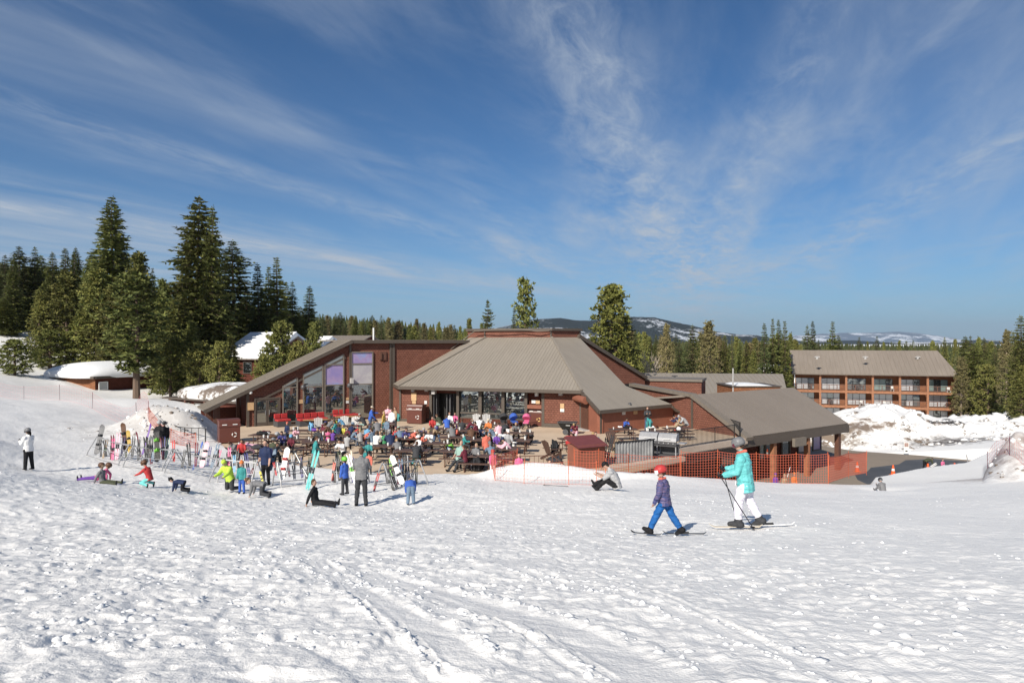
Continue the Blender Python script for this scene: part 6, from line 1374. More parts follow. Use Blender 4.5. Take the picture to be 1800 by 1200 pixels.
# ---------------------------------------------------------------- people
def V3(p, ab=0, side=0): p = R(p); ab = R(ab); return Vector((math.sin(ab)*side, math.cos(ab)*math.sin(p), -math.cos(ab)*math.cos(p)))
def body_mesh(pose, puff=.02, headk=1.0, vox=.022, fine=False, hairlen=0, long_coat=False, hood=False, boots=1.0, glove=False, short=False):
    """skeleton -> overlapping tapered limbs -> one continuous voxel surface, clothing by region"""
    parts = []; mb = MB()
    def limb(pts, rads, tg, flat=None, lat=None, blunt=False):
        pts = [Vector(p) for p in pts]
        # rounded ends
        a, b_ = pts[0], pts[-1]; ra, rb = rads[0], rads[-1]; ta = (pts[1]-a).normalized(); tb = (b_-pts[-2]).normalized()
        P_ = ([a-ta*ra*.06, a-ta*ra*.03] if blunt else [a-ta*ra*.9, a-ta*ra*.6])+pts+[b_+tb*rb*.6, b_+tb*rb*.9]; Q = ([ra*.85, ra*.96] if blunt else [ra*.35, ra*.78])+list(rads)+[rb*.78, rb*.35]
        n = 12; vs = []; fs = []; lat_ = Vector(lat) if lat is not None else None; fl = flat or 1.0
        pr = None
        for i, p in enumerate(P_):
            t = (P_[min(i+1, len(P_)-1)]-P_[max(i-1, 0)]).normalized()
            x = lat_ if lat_ is not None else (pr or Vector((1, 0, 0)))
            x = (x-t*x.dot(t))
            if x.length < .2: x = t.cross(Vector((0, 1, 0)))
            x.normalize(); pr = x; y = t.cross(x)
            for k in range(n): q = 2*math.pi*k/n; vs.append(p+x*math.cos(q)*Q[i]*fl+y*math.sin(q)*Q[i])
        for i in range(len(P_)-1):
            for k in range(n): fs.append((i*n+k, i*n+(k+1) % n, (i+1)*n+(k+1) % n, (i+1)*n+k))
        fs.append(tuple(range(n-1, -1, -1))); fs.append(tuple((len(P_)-1)*n+k for k in range(n))); mb.add(vs, fs)
        for i in range(len(pts)-1): parts.append((pts[i], pts[i+1], (rads[i]+rads[i+1])/2*(1+fl)/2, tg))
    hp = pose['hp']; ln = R(pose.get('lean', 0)); ln2 = R(pose.get('lean2', pose.get('lean', 0)))
    Pv = Vector((0, 0, hp)); d1 = Vector((0, math.sin(ln), math.cos(ln))); d2 = Vector((0, math.sin(ln2), math.cos(ln2)))
    W = Pv+d1*.18; Ch = W+d2*.20; Sh = Ch+d2*.12; Nk = Sh+d2*.07; ar = pose.get('arms'); lg = pose.get('legs'); tw = R(pose.get('twist', 0)); X = Vector((1, 0, 0))
    limb([Pv-d1*(.20 if long_coat else .10), Pv+d1*.02, W], [.135+puff*1.15, .125+puff, .112+puff], 0, 1.36, X, True)
    limb([W, Ch, Sh], [.112+puff, .13+puff, .095+puff*.6], 0, 1.45, X)
    limb([Sh-d2*.02, Nk+d2*.01], [.075+puff*.6, .055+puff*.3], 0, 1.2, X)
    limb([Nk, Nk+d2*.07], [.055, .053], 2)
    hpch = ln2+R(pose.get('head', 0)); hd = Vector((0, math.sin(hpch), math.cos(hpch))); fw = Vector((0, math.cos(hpch), -math.sin(hpch)))
    yaw = R(pose.get('yaw', 0)); fw = Matrix.Rotation(yaw, 3, 'Z') @ fw
    Hc = Nk+d2*.05+hd*.14*headk; k = headk; hx = hd.cross(fw)*-1
    limb([Hc-hd*.055*k+fw*.015*k, Hc+hd*.03*k, Hc+hd*.05*k-fw*.01*k], [.072*k, .086*k, .08*k], 2, .93, hx)
    limb([Hc-hd*.085*k+fw*.035*k, Hc-hd*.06*k+fw*.04*k], [.035*k, .045*k], 2)                       # jaw
    limb([Hc+fw*.088*k-hd*.0*k, Hc+fw*.103*k-hd*.022*k], [.012*k, .016*k], 2)                       # nose
    limb([Hc+hd*.045*k-fw*.022*k, Hc+hd*.055*k-fw*.02*k], [.09*k, .085*k], 3, .98, hx)              # hair cap
    limb([Hc-fw*.035*k+hd*.03*k, Hc-fw*.045*k-hd*.03*k], [.078*k, .068*k], 3, 1.0, hx)
    if hairlen: limb([Hc-fw*.04*k, Hc-fw*.06*k-hd*.12, Hc-fw*.07-hd*(.12+hairlen)], [.075*k, .07*k, .035*k], 3, 1.3, hx)
    for s in (-1, 1): limb([Hc+hx*s*.078*k-hd*.02*k-fw*.005*k, Hc+hx*s*.080*k+hd*.012*k-fw*.01*k], [.012*k, .014*k], 2)
    if fine:
        for s in (-1, 1): limb([Hc+hx*s*.03*k+fw*.078*k+hd*.012*k, Hc+hx*s*.034*k+fw*.077*k+hd*.012*k], [.010*k, .010*k], 3)
        limb([Hc-hx*.022*k+fw*.077*k-hd*.05*k, Hc+hx*.022*k+fw*.077*k-hd*.05*k], [.008*k, .008*k], 2)
    if hood: limb([Sh+d2*.03-Vector((0, math.cos(ln2), 0))*.07, Sh-d2*.06-Vector((0, math.cos(ln2), 0))*.11], [.085, .05], 0, 1.5, X)
    hands = []
    for i, s in enumerate((-1, 1)):
        a = ar[i]; sh = Sh-d2*.015+X*s*(.165+puff*.4); ud = V3(a[0], a[1], s); el = sh+ud*.28
        fd = V3(a[0]+a[2], a[1]*.6-a[3], s); wr = el+fd*.25
        limb([sh, sh+ud*.14, el], [.062+puff, .056+puff*.9, .048+puff*.8], 0); limb([el, el+fd*.12, wr], [.048+puff*.8, .043+puff*.7, .034+puff*.55] if not short else [.043, .040, .030], 2 if short else 0)
        ht = 5 if glove else 2; gr = .006 if glove else 0
        pal = wr+fd*.085; lat = fd.cross(Vector((0, 0, 1)) if abs(fd.z) < .8 else Vector((0, 1, 0))).normalized(); bend_ = (fd*.6+(V3(a[0]+a[2]+60, 0, s)-fd)*.5).normalized()
        limb([wr, wr+fd*.05, pal], [.028+gr, .030+gr, .031+gr], ht, 1.25, lat)
        if fine:
            for f_, (o, l) in enumerate(((-.030, .062), (-.010, .075), (.011, .070), (.031, .055))):
                p0 = pal+lat*o; p1 = p0+fd*l*.5+bend_*l*.15; p2 = p1+bend_*l*.5; limb([p0-fd*.01, p1, p2], [.0095+gr, .009+gr, .0075+gr], ht)
            t0 = wr+fd*.03-lat*.034; limb([t0, t0-lat*.024+fd*.02, t0-lat*.03+fd*.048+bend_*.012], [.012+gr, .0105+gr, .009+gr], ht)
        else: limb([pal, pal+bend_*.06], [.028+gr, .02], ht, 1.2, lat)
        hands.append(wr+fd*.10)
    feet = []
    for i, s in enumerate((-1, 1)):
        l = lg[i]; hip = Pv-d1*.02+X*s*.085; td = V3(l[0], l[1], s); kn = hip+td*.43; sd = V3(l[0]-l[2], l[1]*.9+(l[3] if len(l) > 3 else 0), s); an = kn+sd*.41
        pk = puff*.8
        limb([hip, hip+td*.2, kn], [.092+pk, .08+pk, .06+pk], 1); limb([kn, kn+sd*.15, an], [.06+pk, .056+pk, .045+pk*1.0], 1)
        fp = R(l[0]-l[2]); toe = Vector((0, math.cos(fp), math.sin(fp))) if 'toe' not in pose else V3(pose['toe'][i]+90, 0, s)
        if pose.get('toe') is None: toe = Vector((0, math.cos(fp), math.sin(fp)))
        b0 = boots; limb([an-sd*.06, an+sd*.01], [.052*b0, .052*b0], 4)
        limb([an+sd*.035-toe*.05, an+sd*.035+toe*.06, an+sd*.045+toe*.17], [.046*b0, .045*b0, .034*b0], 4, 1.05, X)
        feet.append(an+sd*.07)
    me = bpy.data.meshes.new('person'); me.from_pydata(mb.v, [], mb.f); me.update()
    o = bpy.data.objects.new('tmp', me); COL.objects.link(o)
    m = o.modifiers.new('r', 'REMESH'); m.mode = 'VOXEL'; m.voxel_size = vox; m.use_smooth_shade = True
    m = o.modifiers.new('s', 'SMOOTH'); m.factor = .5; m.iterations = 2 if not fine else 3
    dg = bpy.context.evaluated_depsgraph_get(); out = bpy.data.meshes.new_from_object(o.evaluated_get(dg)); bpy.data.objects.remove(o); out.name = 'person'
    nv = len(out.vertices); co = np.empty(nv*3, np.float32); out.vertices.foreach_get('co', co); co = co.reshape(-1, 3)
    np_ = len(out.polygons); cen = np.empty(np_*3, np.float32); out.polygons.foreach_get('center', cen); cen = cen.reshape(-1, 3)
    best = np.full(np_, 1e9); tg = np.zeros(np_, np.int32)
    tor = np.zeros(np_, bool)
    for ip, (a, b_, r, t) in enumerate(parts):
        a = np.array(a); b_ = np.array(b_); ab = b_-a; q = np.clip(((cen-a)@ab)/max(ab@ab, 1e-9), 0, 1); d = np.linalg.norm(cen-a-q[:, None]*ab, axis=1)-r
        w = d < best; best[w] = d[w]; tg[w] = t; tor[w] = ip < 2
    hh = (cen-np.array(Pv))@np.array(d1); tg[tor & (hh < -(.20 if long_coat else .10)-.012)] = 1
    if fine:    # folds in the cloth, real relief
        out.polygons.foreach_set('use_smooth', np.ones(np_, bool)); nr = np.empty(nv*3, np.float32); out.vertices.foreach_get('normal', nr); nr = nr.reshape(-1, 3)
        A_ = co[:, 0]*7+co[:, 1]*5; B2 = co[:, 2]*13+co[:, 0]*3; f1 = smooth_noise(A_+2*smooth_noise(co[:, 2]*6, co[:, 0]*6, 4), B2, 51); f2 = smooth_noise(A_*2.3, B2*2.1+co[:, 1]*9, 52)
        vt = np.zeros(nv, bool); lv = np.empty(len(out.loops), np.int32); out.loops.foreach_get('vertex_index', lv); ls = np.empty(np_, np.int32); lt = np.empty(np_, np.int32); out.polygons.foreach_get('loop_start', ls); out.polygons.foreach_get('loop_total', lt)
        keep = np.repeat((tg <= 1), lt); vt[lv[keep]] = True; vt[lv[~keep]] = False
        co2 = co+nr*((np.abs(f1)*-.050+.010+f2*.014)*vt)[:, None]*min(1, puff*26+.15); out.vertices.foreach_set('co', co2.ravel().astype(np.float32))
    out.materials.clear()
    for k in range(6): out.materials.append(c('black'))
    out.polygons.foreach_set('material_index', tg); out.polygons.foreach_set('use_smooth', np.ones(np_, bool)); out.update()
    return dict(me=out, head=Hc, hd=hd, fw=fw, hx=hx, k=headk, top=float(co[:, 2].max()), low=float(co[:, 2].min()), hands=hands, feet=feet)
POSE = {
 'stand': dict(hp=.93, lean=2, arms=[(0, 9, 18, 5), (6, 9, 22, 5)], legs=[(2, 4, 3), (-2, 4, 3)]),
 'hold': dict(hp=.93, lean=0, head=18, arms=[(22, 14, 95, 32), (26, 14, 90, 34)], legs=[(1, 5, 2), (-2, 5, 3)]),
 'walk': dict(hp=.90, lean=8, head=6, arms=[(28, 8, 25, 0), (-20, 8, 15, 0)], legs=[(-20, 3, 10), (22, 3, 14)]),
 'sit': dict(hp=.52, lean=4, lean2=10, head=6, arms=[(25, 10, 60, 12), (30, 10, 55, 12)], legs=[(84, 8, 84), (84, 6, 80)]),
 'sitf': dict(hp=.52, lean=20, lean2=38, head=-8, arms=[(48, 10, 62, 18), (55, 10, 50, 18)], legs=[(84, 10, 95), (84, 8, 88)]),
 'sitd': dict(hp=.52, lean=24, lean2=44, head=25, arms=[(40, 14, 70, 22), (40, 12, 78, 22)], legs=[(84, 10, 92), (84, 8, 70)]),
 'recl': dict(hp=.50, lean=-22, lean2=-14, head=8, arms=[(5, 24, 50, 10), (0, 26, 45, 10)], legs=[(62, 8, 18), (58, 9, 12)]),
 'ground': dict(hp=.13, lean=-14, lean2=-4, head=5, arms=[(-30, 16, 12, 0), (-26, 16, 10, 0)], legs=[(88, 9, 4), (90, 10, 8)]),
 'groundf': dict(hp=.13, lean=12, lean2=30, head=22, arms=[(50, 8, 58, 18), (46, 8, 66, 18)], legs=[(120, 12, 74), (112, 14, 50)]),
 'kneel': dict(hp=.46, lean=18, lean2=26, head=10, arms=[(45, 10, 25, 5), (40, 10, 35, 5)], legs=[(8, 9, 94), (2, 9, 88)]),
 'heel': dict(hp=.30, lean=12, lean2=24, head=8, arms=[(48, 8, 20, 5), (60, 8, 15, 5)], legs=[(62, 10, 140), (66, 12, 142)]),
 'crawl': dict(hp=.42, lean=78, lean2=88, head=-35, arms=[(4, 8, 8, 0), (10, 10, 6, 0)], legs=[(5, 8, 88), (20, 8, 104)]),
 'bend': dict(hp=.88, lean=62, lean2=84, head=10, arms=[(5, 8, 10, 4), (14, 8, 12, 4)], legs=[(-6, 5, 4), (4, 5, 8)]),
 'lie': dict(hp=.13, lean=-62, lean2=-40, head=20, arms=[(-40, 20, 40, 0), (-36, 18, 45, 0)], legs=[(89, 7, 2), (86, 10, 0)]),
 'reach': dict(hp=.93, lean=8, head=4, arms=[(70, 8, 15, 5), (10, 10, 40, 8)], legs=[(6, 5, 6), (-8, 5, 6)]),
}
BODY = {}
def body(pose, **kw):
    k = (pose,)+tuple(sorted(kw.items()))
    if k not in BODY: BODY[k] = body_mesh(POSE[pose], **kw)
    return BODY[k]
_hg = {}
def headgear_mesh(kind):
    if kind in _hg: return _hg[kind]
    mb = MB(); n = 14
    if kind == 'helmet':
        mb.lathe([(.112, -.03), (.118, .02), (.112, .065), (.09, .102), (.05, .125), (.01, .13)], (0, -.008, .018), n, .93, 1.08)
        mb.lathe([(.119, .0), (.121, .012), (.119, .02)], (0, -.008, .012), n, .93, 1.08)
    elif kind == 'beanie':
        mb.lathe([(.098, .0), (.104, .03), (.100, .07), (.078, .105), (.04, .125), (.005, .13)], (0, -.012, .02), n, .95, 1.05); mb.lathe([(.03, .0), (.032, .02), (.02, .045)], (0, -.012, .14), 8)
    elif kind == 'cap':
        mb.lathe([(.096, .02), (.098, .05), (.085, .09), (.05, .112), (.01, .118)], (0, -.01, .018), n, .95, 1.05); mb.prism([(-.06, .07, .035), (.06, .07, .035), (.045, .165, .02), (-.045, .165, .02)], (0, 0, .012))
    elif kind == 'hat':
        mb.lathe([(.17, .03), (.172, .037), (.10, .045), (.095, .10), (.06, .115), (.01, .118)], (0, -.01, .025), n, .95, 1.05)
    o = mb.build(kind, c('black'), smooth=True, uv=False); me = o.data; bpy.data.objects.remove(o)
    g = MB(); pts = [(.107*math.sin(R(a)), .107*math.cos(R(a))-.008+.012, .022) for a in range(-62, 63, 12)]
    vs = []; fs = []
    for i, p in enumerate(pts): vs += [(p[0], p[1], -.022), (p[0]*1.08, p[1]*1.08, -.016), (p[0]*1.08, p[1]*1.08, .045), (p[0], p[1], .052)]
    for i in range(len(pts)-1):
        for k in range(4): fs.append((i*4+k, i*4+(k+1) % 4, i*4+4+(k+1) % 4, i*4+4+k))
    fs += [(3, 2, 1, 0), tuple(len(vs)-4+k for k in range(4))]; g.add(vs, fs); go = g.build('goggles', c('black'), smooth=False, uv=False); gm = go.data; bpy.data.objects.remove(go)
    _hg[kind] = (me, gm); return _hg[kind]
def person(loc, rz, pose, size, top, pants, hair, label, skin='skin', hg=None, hgc='black', gog=None, shoes='black', group=None, name='person', dz=0, **kw):
    B_ = body(pose, **kw); s = size/1.75
    o = bpy.data.objects.new(name, B_['me']); COL.objects.link(o); o.location = Vector(loc)-Vector((0, 0, B_['low']*s))+Vector((0, 0, dz)); o.rotation_euler = (0, 0, R(rz)); o.scale = (s,)*3
    for i, m in enumerate((top, pants, skin, hair, shoes, 'black')):
        o.material_slots[i].link = 'OBJECT'; o.material_slots[i].material = c(m) if isinstance(m, str) else m
    tag(o, label, 'person', group)
    if hg:
        me, gm = headgear_mesh(hg); h = bpy.data.objects.new(hg, me); COL.objects.link(h); h.parent = o
        Mx = Matrix((B_['hx'], B_['fw'], B_['hd'])).transposed(); h.rotation_euler = Mx.to_euler(); h.location = B_['head']+B_['hd']*(-.004 if hg == 'helmet' else .012); h.scale = (B_['k']*(1.10 if hg == 'helmet' else 1.03),)*3
        h.material_slots[0].link = 'OBJECT'; h.material_slots[0].material = c(hgc, .35 if hg == 'helmet' else .7)
        if gog:
            g = bpy.data.objects.new('goggles', gm); COL.objects.link(g); g.parent = h; g.material_slots[0].link = 'OBJECT'; g.material_slots[0].material = c(gog, .15)
    return o, B_, s
GP = 'people on the patio'
def pat(px, py, pose, size, rz, top, pants, hair, label, zf=0, **kw):
    """patio person whose head top is seen at (px,py)"""
    B_ = body(pose, **{k: v for k, v in kw.items() if k in ('puff', 'headk', 'hairlen', 'hood', 'long_coat', 'boots', 'short')}); s = size/1.75
    zt = zf+(B_['top']-min(B_['low'], 0) if pose not in ('sit', 'sitf', 'sitd', 'recl') else B_['top'])*s+(.1*s if kw.get('hg') in ('helmet', 'beanie') else 0)
    d = (CZ-zt)*F/(py-600); v = P(px, py, d); v.z = zf
    if pose in ('sit', 'sitf', 'sitd', 'recl'):   # seat on the bench at .46 whatever the body size
        v.z = .46-(.52-.13)*s+B_['low']*s
    return person(v, rz, pose, size, top, pants, hair, label, group=GP, **kw)
kid = dict(headk=1.18)
PEOPLE = [
 (505, 740, 'stand', 1.15, 170, 'navy', 'char', 'hbrown', 'child in a coral beanie and dark blue jacket standing near the small red sofa', dict(hg='beanie', hgc='coral', **kid)),
 (443, 777, 'sitd', 1.6, 120, 'ltpink', 'grey', 'hbrown', 'person in pale pink leaning over the table behind the racks', {}),
 (425, 775, 'sit', 1.5, 200, 'red', 'black', 'hblack', 'person in a red jacket sitting behind the bright blue skis', {}),
 (417, 777, 'sitd', 1.6, 150, 'grey', 'char', 'hbrown', 'person in grey hunched at the table behind the racks', {}),
 (471, 780, 'sit', 1.6, 190, 'indigo', 'black', 'hblack', 'person in dark blue behind the man in the navy shirt', {}),
 (481, 779, 'sitf', 1.6, 230, 'char', 'black', 'hblack', 'person in charcoal beside the one in dark blue behind the rack', {}),
 (553, 766, 'walk', 1.55, -60, 'teal', 'grey', 'hbrown', 'person in a teal jacket walking across the near patio', dict(headk=1.08)),
 (512, 766, 'sit', 1.3, 190, 'maroon', 'black', 'hbrown', 'child in a pale blue helmet and dark jacket on a bench', dict(hg='helmet', hgc='sky', **kid)),
 (576, 735, 'sitf', 1.75, -60, 'grey', 'cream', 'hbrown', 'man in a grey shirt leaning over the crowded table', {}),
 (595, 749, 'sitf', 1.5, 10, 'navy', 'denim', 'hbrown', 'person in a navy jacket seen from behind at the crowded table', {}),
 (577, 759, 'sit', 1.15, 20, 'pink', 'purple', 'hbrown', 'child in a pink jacket at the left end of the crowded table', kid),
 (585, 761, 'sit', 1.1, 0, 'purple', 'purple', 'blond', 'child in purple next to the child in pink', kid),
 (603, 751, 'sit', 1.2, 180, 'yellow', 'navy', 'blond', 'blond child in a yellow vest facing the slope', kid),
 (612, 755, 'sit', 1.2, 170, 'maroon', 'black', 'hblack', 'child in dark red at the right end of the crowded table', kid),
 (604, 735, 'sitd', 1.6, 100, 'sky', 'black', 'hbrown', 'person in a bright blue jacket bending over the table', {}),
 (594, 738, 'sitd', 1.5, 80, 'yellow', 'black', 'hbrown', 'person in pale yellow bending beside the bright blue jacket', {}),
 (629, 745, 'stand', 1.2, 190, 'red', 'cream', 'hbrown', 'child in a red shirt and red hat standing among the tables', dict(hg='beanie', hgc='maroon', **kid)),
 (641, 729, 'sitf', 1.7, 70, 'char', 'seafoam', 'hbrown', 'man in a grey cap and dark jacket sitting below the lavender window', dict(hg='cap', hgc='ltgrey')),
 (651, 714, 'reach', 1.75, -70, 'blue', 'denim', 'hbrown', 'man in a blue shirt standing below the lavender window', dict(hg='cap', hgc='cream')),
 (675, 722, 'stand', 1.6, 80, 'gold', 'teal', 'blond', 'blond woman in gold and teal standing by the corner of the hip roof', dict(hairlen=.1)),
 (682, 712, 'hold', 1.7, 200, 'ltpink', 'denim', 'hbrown', 'man in a pale pink shirt standing against the wall corner', {}),
 (689, 718, 'stand', 1.65, 160, 'white', 'maroon', 'hblack', 'woman in a white top beside the man in pale pink', dict(hairlen=.1)),
 (695, 715, 'stand', 1.6, 130, 'tan', 'char', 'hbrown', 'person in tan closest to the wall corner', {}),
 (680, 734, 'stand', 1.3, 160, 'steelblue', 'grey', 'hbrown', 'child in a grey blue snowsuit standing by the free table', kid),
 (646, 751, 'sit', 1.5, 10, 'sky', 'navy', 'hbrown', 'person in a light blue shirt with back to the slope', {}),
 (634, 758, 'sit', 1.3, 40, 'ltgrey', 'grey', 'blond', 'blond child in light grey next to the light blue shirt', kid),
 (655, 756, 'sit', 1.5, 60, 'steelblue', 'navy', 'hbrown', 'person in steel blue right of the light blue shirt', {}),
 (661, 760, 'sit', 1.6, -20, 'white', 'black', 'hbrown', 'long haired woman in a white jacket at the near tables', dict(hairlen=.16)),
 (669, 763, 'sit', 1.2, 170, 'cream', 'black', 'blond', 'small child in cream between the white jacket and the green one', kid),
 (676, 764, 'sit', 1.2, 20, 'green', 'black', 'hbrown', 'child in a green shirt beside the big navy coat', kid),
 (687, 758, 'sitf', 1.85, 20, 'navy', 'char', 'grey', 'large man in a navy coat and grey cap seen from behind', dict(hg='cap', hgc='ltgrey', puff=.04)),
 (697, 753, 'sit', 1.4, 170, 'red', 'red', 'maroon', 'child in a red jacket opposite the man in the grey green cap', kid),
 (705, 753, 'sitf', 1.7, 30, 'steelblue', 'char', 'hbrown', 'man in a grey green cap and blue grey vest', dict(hg='cap', hgc='seafoam')),
 (648, 774, 'sit', 1.4, 190, 'teal', 'char', 'hbrown', 'child with a dark hat in teal behind the standing man', dict(hg='beanie', hgc='char', **kid)),
 (639, 783, 'stand', 1.25, 180, 'teal', 'char', 'hbrown', 'child in a teal helmet half hidden by the standing man', dict(hg='helmet', hgc='teal', gog='black', **kid)),
 (649, 790, 'stand', 1.15, 170, 'coral', 'char', 'hbrown', 'child in an orange jacket right behind the standing man', dict(hg='helmet', hgc='black', **kid)),
 (760, 734, 'sit', 1.55, 190, 'red', 'olive', 'hbrown', 'person in a bright red top sitting left of the open door', {}),
 (775, 730, 'sitf', 1.6, 60, 'olive', 'seafoam', 'hbrown', 'person in grey green next to the bright blue jacket at the door', {}),
 (786, 732, 'sitf', 1.75, 10, 'blue', 'black', 'hbrown', 'person in a bright blue jacket seen from behind near the door', {}),
 (790, 725, 'sit', 1.7, 190, 'white', 'navy', 'hbrown', 'man in white facing the slope behind the bright blue jacket', {}),
 (800, 727, 'sit', 1.5, 180, 'pink', 'purple', 'hbrown', 'person in a bright pink jacket near the open door', {}),
 (796, 746, 'sitf', 1.8, 20, 'grey', 'char', 'hblack', 'dark haired person in a grey hoodie with back to the slope', dict(hood=True)),
 (804, 753, 'sitd', 1.5, 150, 'coral', 'black', 'hbrown', 'person in coral bent over a knee beside the grey hoodie', {}),
 (745, 766, 'sit', 1.15, 190, 'coral', 'grey', 'hbrown', 'small child in salmon at the bare middle table', kid),
 (737, 770, 'sit', 1.3, 150, 'white', 'char', 'hbrown', 'child in a white hat and dark vest at the near table', dict(hg='hat', hgc='white', **kid)),
 (731, 780, 'sitf', 1.65, 0, 'char', 'teal', 'hbrown', 'person in a charcoal hoodie and teal trousers on the near bench', dict(hood=True)),
 (807, 777, 'recl', 1.8, 150, 'seafoam', 'char', 'skin', 'bald man in a seafoam shirt reclining with legs stretched out', dict(short=True)),
 (841, 736, 'sitf', 1.6, -10, 'white', 'black', 'hblack', 'dark haired person in white and maroon near the grey chairs', {}),
 (838, 744, 'sit', 1.5, 60, 'maroon', 'char', 'hblack', 'person in a dark red jacket next to the white one', {}),
 (859, 738, 'sit', 1.6, 170, 'orange', 'tan', 'hbrown', 'man in an orange shirt and pale cap facing the slope', dict(hg='cap', hgc='cream')),
 (877, 744, 'sit', 1.6, 20, 'ltpink', 'char', 'hbrown', 'person wrapped in a pale pink blanket at the table', {}),
 (886, 742, 'sitf', 1.7, -10, 'char', 'black', 'hblack', 'person in a dark striped coat right of the pink blanket', {}),
 (907, 743, 'sitf', 1.65, 180, 'grey', 'char', 'blond', 'blond person in a grey shirt at the right end table', {}),
 (855, 758, 'stand', 1.55, 10, 'coral', 'char', 'hblack', 'dark haired person in a long coral red coat standing with back to the slope', dict(long_coat=True, hood=True)),
 (863, 764, 'sit', 1.3, 120, 'black', 'char', 'hbrown', 'child in black next to the coral red coat', kid),
 (873, 761, 'sit', 1.35, 180, 'purple', 'char', 'hbrown', 'child with a white hat in purple behind the grey beanie', dict(hg='beanie', hgc='white', **kid)),
 (834, 783, 'recl', 1.55, 150, 'grey', 'grey', 'blond', 'girl in light grey sitting with legs stretched near the patio edge', dict(hairlen=.1)),
 (865, 778, 'sitf', 1.6, 20, 'steelblue', 'denim', 'grey', 'person in a grey beanie and jeans with back to the slope', dict(hg='beanie', hgc='grey')),
 (818, 786, 'sit', 1.5, 60, 'maroon', 'char', 'hbrown', 'person in maroon between the reclining man and the girl in grey', {}),
 (1012, 745, 'sitd', 1.6, 160, 'maroon', 'ltpink', 'blond', 'person in a patterned dark pink shawl by the black cart', {}),
 (1016, 763, 'sitf', 1.6, 100, 'navy', 'white', 'hbrown', 'person in navy leaning on the table behind the cabinet', {}),
 (1046, 760, 'sit', 1.7, 190, 'steelblue', 'denim', 'hbrown', 'person in a light blue shirt and sunglasses behind the cabinet', {}),
 (1054, 762, 'sitf', 1.7, 70, 'olive', 'black', 'blond', 'person in a grey green jacket behind the cabinet', {}),
 (1099, 737, 'sitf', 1.4, 190, 'blue', 'black', 'hblack', 'child in a violet blue and pink jacket at the table by the red brown wall', kid),
 (1138, 714, 'hold', 1.7, 180, 'char', 'denim', 'hbrown', 'woman in dark top holding a pale bundle by the red brown wall', {}),
 (1139, 742, 'stand', 1.0, 190, 'teal', 'teal', 'hblack', 'small child in teal in front of the woman by the wall', kid),
 (1207, 731, 'sitd', 1.75, 90, 'ltgrey', 'char', 'grey', 'man in a pale grey shirt bent over the corner table', dict(hg='cap', hgc='ltgrey')),
 (1196, 733, 'sitd', 1.6, 60, 'navy', 'red', 'hblack', 'person in navy and white at the corner table', {}),
 (1186, 739, 'sitf', 1.4, -90, 'tan', 'char', 'blond', 'child in tan at the left of the corner table', kid)]
EXTRA = [(560, 752), (569, 744), (583, 745), (591, 741), (614, 743), (618, 760), (610, 766), (520, 752), (664, 741), (656, 738), (712, 752), (720, 757), (746, 752), (757, 756), (768, 748), (812, 738), (822, 741), (828, 750), (815, 765), (848, 750), (870, 752), (893, 756), (897, 768), (700, 776), (478, 770), (498, 758), (640, 762), (1004, 757), (602, 772)]
_tc = ['char', 'navy', 'grey', 'black', 'maroon', 'steelblue', 'olive', 'white', 'brown', 'ltgrey', 'indigo', 'tan', 'teal', 'ltpink', 'coral']; _tn = dict(char='charcoal', steelblue='steel blue', ltgrey='light grey', indigo='dark indigo', ltpink='pale pink')
rs = random.Random(12)
for i, (px, py) in enumerate(EXTRA):
    t_ = _tc[(i*4) % 15]; ps = ['sit', 'sitf', 'sitd'][i % 3]; near = min(range(len(TABLES)), key=lambda k: (TABLES[k][0]-px)**2+(TABLES[k][1]-py)**2*2)
    hgk = [None, 'cap', 'beanie', None, 'helmet'][i % 5]; hn = {None: 'bare headed', 'cap': 'capped', 'beanie': 'woolly hatted', 'helmet': 'helmeted'}[hgk]
    kw = dict(hg=hgk, hgc=_tc[(i*7+3) % 13]) if hgk else {}
    PEOPLE.append((px, py, ps, rs.choice([1.35, 1.6, 1.7, 1.75]), rs.choice([0, 10, 20, -20, 170, 185, 200, 90, -90]), t_, rs.choice(['black', 'char', 'denim', 'grey']), rs.choice(['hbrown', 'hblack', 'blond', 'hbrown']), hn+' person in '+_tn.get(t_, t_)+' '+{'sit': 'sitting upright', 'sitf': 'leaning forward', 'sitd': 'bent low'}[ps]+' at the '+' '.join(TABLES[near][3].split()[:5]), kw))
for px, py, pose, size, rz, top, pants, hair, lab, kw in PEOPLE: pat(px, py, pose, size, rz, top, pants, hair, lab, skin='skin2' if hair == 'hblack' and px % 2 else 'skin', **kw)
for px, py, top, hair, lab, zf in ((912, 795, 'pink', 'hblack', 'girl in a pink top standing at the brown handrail', -.15), (966, 807, 'seafoam', 'hblack', 'child climbing the stairs behind the snow mound, in a grey green top', -1.0), (988, 812, 'maroon', 'maroon', 'child with dark red hair on the stairs beside the mound', -1.15)):
    B_ = body('stand', headk=1.15); s = 1.35/1.75; zt = zf+(B_['top']-B_['low'])*s; d = (CZ-zt)*F/(py-600); v = P(px, py, d); v.z = zf; person(v, 190, 'stand', 1.35, top, 'char', hair, lab, headk=1.15)
person(P(866, 838, 32.6).xy.to_3d()+Vector((0, 0, .05)), 200, 'stand', 1.2, 'pink', 'white', 'hbrown', 'child in pink and white standing at the end of the net', hg='helmet', hgc='red', **kid)
